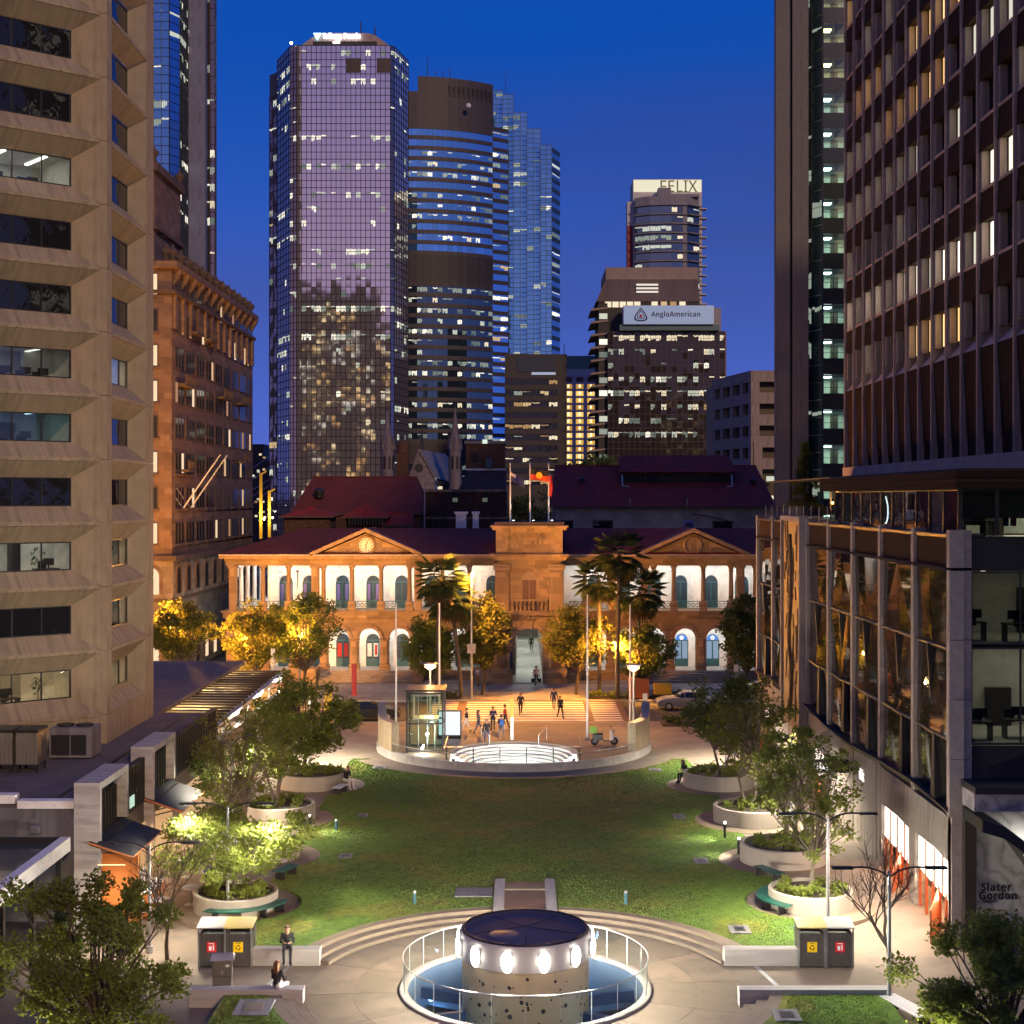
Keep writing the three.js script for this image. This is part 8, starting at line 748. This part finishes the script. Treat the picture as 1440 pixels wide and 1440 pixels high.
// ---------- people ----------
function figure(pose, o = {}) { // joints in metres, standing height about 1.72, facing +z
  const J = {}; const sit = pose === 'sit'; const hipY = sit ? 0.56 : 0.93, lean = o.lean || 0, st = o.stride || 0;
  J.hip = V(0, hipY, 0); J.chest = V(0, hipY + 0.34, lean * 0.18); J.neck = V(0, hipY + 0.53, lean * 0.28); J.head = V(0, hipY + 0.69, lean * 0.36 + (o.nod || 0) * 0.06);
  const leg = (s, f) => { const h = V(s * 0.10, hipY - 0.03, 0); let k, a; if (sit) { k = V(s * 0.13, hipY - 0.04, 0.44); a = V(s * 0.12, 0.08, 0.48 + (s > 0 ? 0.08 : 0)); } else { k = V(s * 0.105, hipY - 0.45 + Math.abs(f) * 0.02, f * 0.20 + 0.03); a = V(s * 0.10, 0.08 + (f < 0 ? 0.05 : 0), f * 0.40 - (f < 0 ? 0.06 : 0)); } return [h, k, a, a.clone().add(V(s * 0.02, -0.04, 0.16))]; };
  J.lL = leg(-1, st); J.lR = leg(1, -st);
  const arm = (s, f) => { const sh = J.chest.clone().add(V(s * 0.19, 0.13, 0)); let e, w; if (sit || o.phone) { e = sh.clone().add(V(s * 0.05, -0.27, 0.08)); w = e.clone().add(V(-s * 0.12, sit ? 0.02 : 0.10, 0.22)); } else { e = sh.clone().add(V(s * 0.06, -0.28, -f * 0.10)); w = e.clone().add(V(s * 0.02, -0.24, f > 0 ? -0.02 : 0.10)); } return [sh, e, w]; };
  J.aL = arm(-1, st); J.aR = arm(1, -st);
  const B = []; const b = (p, q, r0, r1, reg) => B.push([p, q, r0, r1, reg]);
  b(J.hip.clone().add(V(-0.07, 0, 0)), J.hip.clone().add(V(0.07, 0, 0)), 0.115, 0.115, 2); b(J.hip, J.chest, 0.125, 0.135, 1); b(J.chest.clone().add(V(-0.1, 0.06, 0)), J.chest.clone().add(V(0.1, 0.06, 0)), 0.105, 0.105, 1); b(J.chest.clone().add(V(0, 0.1, 0)), J.neck, 0.07, 0.052, 0); b(J.head.clone().add(V(0, -0.05, 0.012)), J.head.clone().add(V(0, 0.055, -0.008)), 0.085, 0.1, 0);
  for (const l of [J.lL, J.lR]) { b(l[0], l[1], 0.088, 0.058, 2); b(l[1], l[2], 0.058, 0.042, o.bare ? 0 : 2); b(l[2], l[3], 0.045, 0.035, 3); } for (const a of [J.aL, J.aR]) { b(a[0], a[1], 0.056, 0.043, 1); b(a[1], a[2], 0.043, 0.032, o.short ? 0 : 1); const hd = a[2].clone().sub(a[1]).normalize(); b(a[2], a[2].clone().addScaledVector(hd, 0.08), 0.034, 0.03, 0); }
  const res = 72, S = 0.96, cy = 0.92, mc = new MarchingCubes(res, M.black, false, false, 60000); mc.isolation = 0; const hs = mc.halfsize ?? res / 2, f = mc.field; const p = V(0, 0, 0);
  const dist = (p, q) => { const [a, c, r0, r1] = q; const ax = c.x - a.x, ay = c.y - a.y, az = c.z - a.z, px = p.x - a.x, py = p.y - a.y, pz = p.z - a.z; const t = Math.max(0, Math.min(1, (px * ax + py * ay + pz * az) / (ax * ax + ay * ay + az * az + 1e-9))); return Math.hypot(px - ax * t, py - ay * t, pz - az * t) - (r0 + (r1 - r0) * t); };
  for (let z = 0; z < res; z++) for (let y = 0; y < res; y++) for (let x = 0; x < res; x++) { p.set((x - hs) / hs * S, (y - hs) / hs * S + cy, (z - hs) / hs * S); let d = 1e3; if (Math.abs(p.x) < 0.5 && Math.abs(p.z) < 0.75) for (const q of B) { const e = dist(p, q), k = 0.035, h = Math.max(k - Math.abs(d - e), 0) / k; d = Math.min(d, e) - h * h * k * 0.25; } f[x + y * res + z * res * res] = -Math.min(1, d); }
  mc.update(); const n = mc.count ?? 0, pos = [], nor = [], reg = []; const PA = mc.positionArray, NA = mc.normalArray; for (let i = 0; i < n; i++) { p.set(PA[i * 3] * S, PA[i * 3 + 1] * S + cy, PA[i * 3 + 2] * S); pos.push(p.x, p.y, p.z); nor.push(NA[i * 3], NA[i * 3 + 1], NA[i * 3 + 2]); let best = 9, r = 1; for (const q of B) { const e = dist(p, q); if (e < best) { best = e; r = q[4]; } } reg.push(r); }
  const extra = (g, r) => { const ng = g.index ? g.toNonIndexed() : g, a = ng.attributes; for (let i = 0; i < a.position.count; i++) { pos.push(a.position.getX(i), a.position.getY(i), a.position.getZ(i)); nor.push(a.normal.getX(i), a.normal.getY(i), a.normal.getZ(i)); reg.push(r); } };
  // fingers, face
  for (const [a, s] of [[J.aL, -1], [J.aR, 1]]) { const hd = a[2].clone().sub(a[1]).normalize(), k = a[2].clone().addScaledVector(hd, 0.085), side = V(0, 0, 1).cross(hd).normalize().cross(hd).normalize(); for (let i = 0; i < 4; i++) { const r = k.clone().addScaledVector(side, (i - 1.5) * 0.019), L0 = [0.062, 0.075, 0.07, 0.055][i], m = r.clone().addScaledVector(hd, L0 * 0.55), e = m.clone().addScaledVector(hd, L0 * 0.4).add(V(-s * 0.02, 0, 0.012)); extra(bar(r.clone().addScaledVector(hd, -0.02), m, 0.0095, 0.009, 5), 0); extra(bar(m, e, 0.009, 0.0075, 5), 0); } const tb = a[2].clone().addScaledVector(hd, 0.03).addScaledVector(side, 0.025); extra(bar(tb, tb.clone().addScaledVector(side, 0.035).addScaledVector(hd, 0.035), 0.011, 0.008, 5), 0); }
  const hp = J.head; extra(ball(0.018, hp.x, hp.y - 0.01, hp.z + 0.1, 6), 0); for (const s of [-1, 1]) { extra(ball(0.011, hp.x + s * 0.034, hp.y + 0.015, hp.z + 0.088, 6), 4); extra(ball(0.024, hp.x + s * 0.095, hp.y, hp.z, 6), 0); } extra(bar(V(hp.x - 0.022, hp.y - 0.052, hp.z + 0.084), V(hp.x + 0.022, hp.y - 0.052, hp.z + 0.084), 0.007, 0.007, 5), 5);
  return { pos, nor, reg, J }; }
const poses = { walkA: figure('walk', { stride: 0.8, short: 1 }), walkB: figure('walk', { stride: -0.75 }), stand: figure('walk', { stride: 0.12, phone: 1 }), sit: figure('sit', { lean: 0.55, nod: 1 }), sitUp: figure('sit', { lean: 0.1 }) };
function person(label, pose, x, y, d, turn, cols, hair, extraFn, sc = 1) { const P = poses[pose], skin = cols[3] || [0.42, 0.25, 0.17], C = [skin, cols[0], cols[1], cols[2], [0.02, 0.02, 0.02], [0.3, 0.1, 0.09]]; const g = new THREE.BufferGeometry(), c = new Float32Array(P.reg.length * 3); P.reg.forEach((r, i) => c.set(C[r], i * 3)); g.setAttribute('position', new THREE.BufferAttribute(new Float32Array(P.pos), 3)); g.setAttribute('normal', new THREE.BufferAttribute(new Float32Array(P.nor), 3)); g.setAttribute('color', new THREE.BufferAttribute(c, 3)); const t = thing('person', label, 'person', [x, y, -d], turn); t.scale.setScalar(sc); part(t, 'body', g, std([1, 1, 1], 0.8, { vertexColors: true })); const h = P.J.head, hg = [new THREE.SphereGeometry(0.112, 12, 8, 0, 6.283, 0, 1.75).rotateX(-0.45).translate(h.x, h.y + 0.04, h.z - 0.012)]; if (hair[1]) hg.push(hex([V(-0.1, h.y - 0.34, h.z - 0.06), V(0.1, h.y - 0.34, h.z - 0.06), V(0.105, h.y + 0.05, h.z - 0.02), V(-0.105, h.y + 0.05, h.z - 0.02), V(-0.09, h.y - 0.36, h.z - 0.13), V(0.09, h.y - 0.36, h.z - 0.13), V(0.09, h.y + 0.08, h.z - 0.12), V(-0.09, h.y + 0.08, h.z - 0.12)])); part(t, 'hair', hg, std(hair[0], 0.6)); return t; }
const BLK = [0.015, 0.015, 0.018], NAVY = [0.02, 0.03, 0.09], GREY = [0.12, 0.12, 0.13], DEN = [0.04, 0.06, 0.13], WHT = [0.55, 0.54, 0.52], BR = [[0.03, 0.02, 0.014], 0], LB = [[0.16, 0.07, 0.025], 1], LD = [[0.02, 0.015, 0.012], 1];
const at = (px, py, y = 0) => { const d = DG(py, y); return [PX(px, d), d]; };
{ let [x, d] = at(732, 1005, -0.03); person('person in black T-shirt and trousers walking over the zebra crossing', 'walkA', x, -0.03, d, 0.1, [BLK, BLK, BLK], BR); [x, d] = at(779, 998, -0.03); person('person in blue shirt and light trousers crossing towards the tower', 'walkB', x, -0.03, d, 3.0, [NAVY, GREY, WHT], BR); [x, d] = at(788, 1010, -0.03); person('person in long dark coat crossing beside the blue shirt walker', 'walkB', x, -0.03, d, 0.4, [BLK, BLK, BLK], LD);
  person('person with dark jacket and backpack at the top of the white stairs', 'walkA', AX - 0.9, 0.0, 103.4, 2.9, [BLK, GREY, BLK], BR); person('person in dark jacket descending the white stairs beside the backpack wearer', 'walkB', AX - 1.9, -0.17, 102.55, 0.2, [BLK, DEN, BLK], LD); person('person in red top walking along the kerb by the marker post', 'walkB', PX(710, 108), 0, 108.6, 1.6, [[0.35, 0.03, 0.03], BLK, BLK], BR); person('person in dark clothes and pale trousers beside the poster panel', 'walkA', PX(656, 107), 0, 106.8, -1.5, [BLK, WHT, BLK], BR); person('person in grey top behind the stair handrail', 'walkB', PX(673, 106), 0, 105.8, 1.4, [GREY, DEN, BLK], LD); person('person in navy top facing the white stairs', 'stand', PX(693, 107), 0, 107.6, 0.2, [NAVY, BLK, BLK], BR);
  person('person in dark suit standing deep in the lit passage', 'walkB', PX(747, 163), 0.03, 163, 0, [BLK, BLK, BLK], BR); person('person in pink shirt carrying bags at the tower arch', 'walkA', PX(754, 133.5), 0.03, 133.4, 0.1, [[0.5, 0.25, 0.22], BLK, BLK], BR); person('person in pale top and tan skirt before the steps left of the tower', 'stand', PX(672, 133), 0.04, 132.8, 0.5, [WHT, [0.25, 0.16, 0.10], BLK], LD);
  person('person in dark jacket sitting on the seat wall looking down', 'sit', PX(402, 54.6), -0.27, 54.95, 0.15, [BLK, BLK, BLK], BR); person('person with long auburn hair and dark jacket sitting on the wall by the drain', 'sitUp', PX(390, 50.6), -0.27, 50.5, 2.7, [BLK, WHT, GREY], LB);
  person('person in pale shorts sitting at the planter wall below the dense tree', 'sit', -10.35, 0, 86.0, 0.9, [BLK, WHT, WHT], BR); person('person in dark clothes sitting at the right planter wall', 'sit', 9.75, 0, 88.0, -1.0, [BLK, BLK, BLK], LD); person('person in dark navy top sitting by the white umbrella', 'sit', PX(297, 65), -0.05, 64.4, 0.6, [NAVY, BLK, BLK], BR); person('person in orange top sitting by the white umbrella', 'sitUp', PX(310, 65.5), -0.05, 65.0, -0.9, [[0.4, 0.14, 0.05], BLK, BLK], LB); }
{ const b = (label, x, y, d, c, w = 0.3, h = 0.42, t = 0.16) => { const k = thing('bag', label, 'bag', [x, y, -d]); part(k, 'pouch', rbx(w, h, t, 0.05, 0), std(c, 0.8)); part(k, 'handle', new THREE.TorusGeometry(w * 0.28, 0.012, 5, 12, Math.PI), M.black, 0, h, 0); }; b('blue backpack on the person at the top of the white stairs', AX - 0.86, 1.05, 103.22, [0.03, 0.10, 0.35]); b('dark carrier bag held at the tower arch, left hand', PX(754, 133.4) - 0.3, 0.28, 133.3, BLK, 0.3, 0.36, 0.14); b('dark carrier bag held at the tower arch, right hand', PX(754, 133.4) + 0.3, 0.28, 133.3, BLK, 0.3, 0.36, 0.14); b('tan handbag held before the steps left of the tower', PX(672, 132.6) + 0.12, 0.72, 132.5, [0.3, 0.18, 0.1], 0.3, 0.28, 0.12); }
renderer.render(scene, camera);
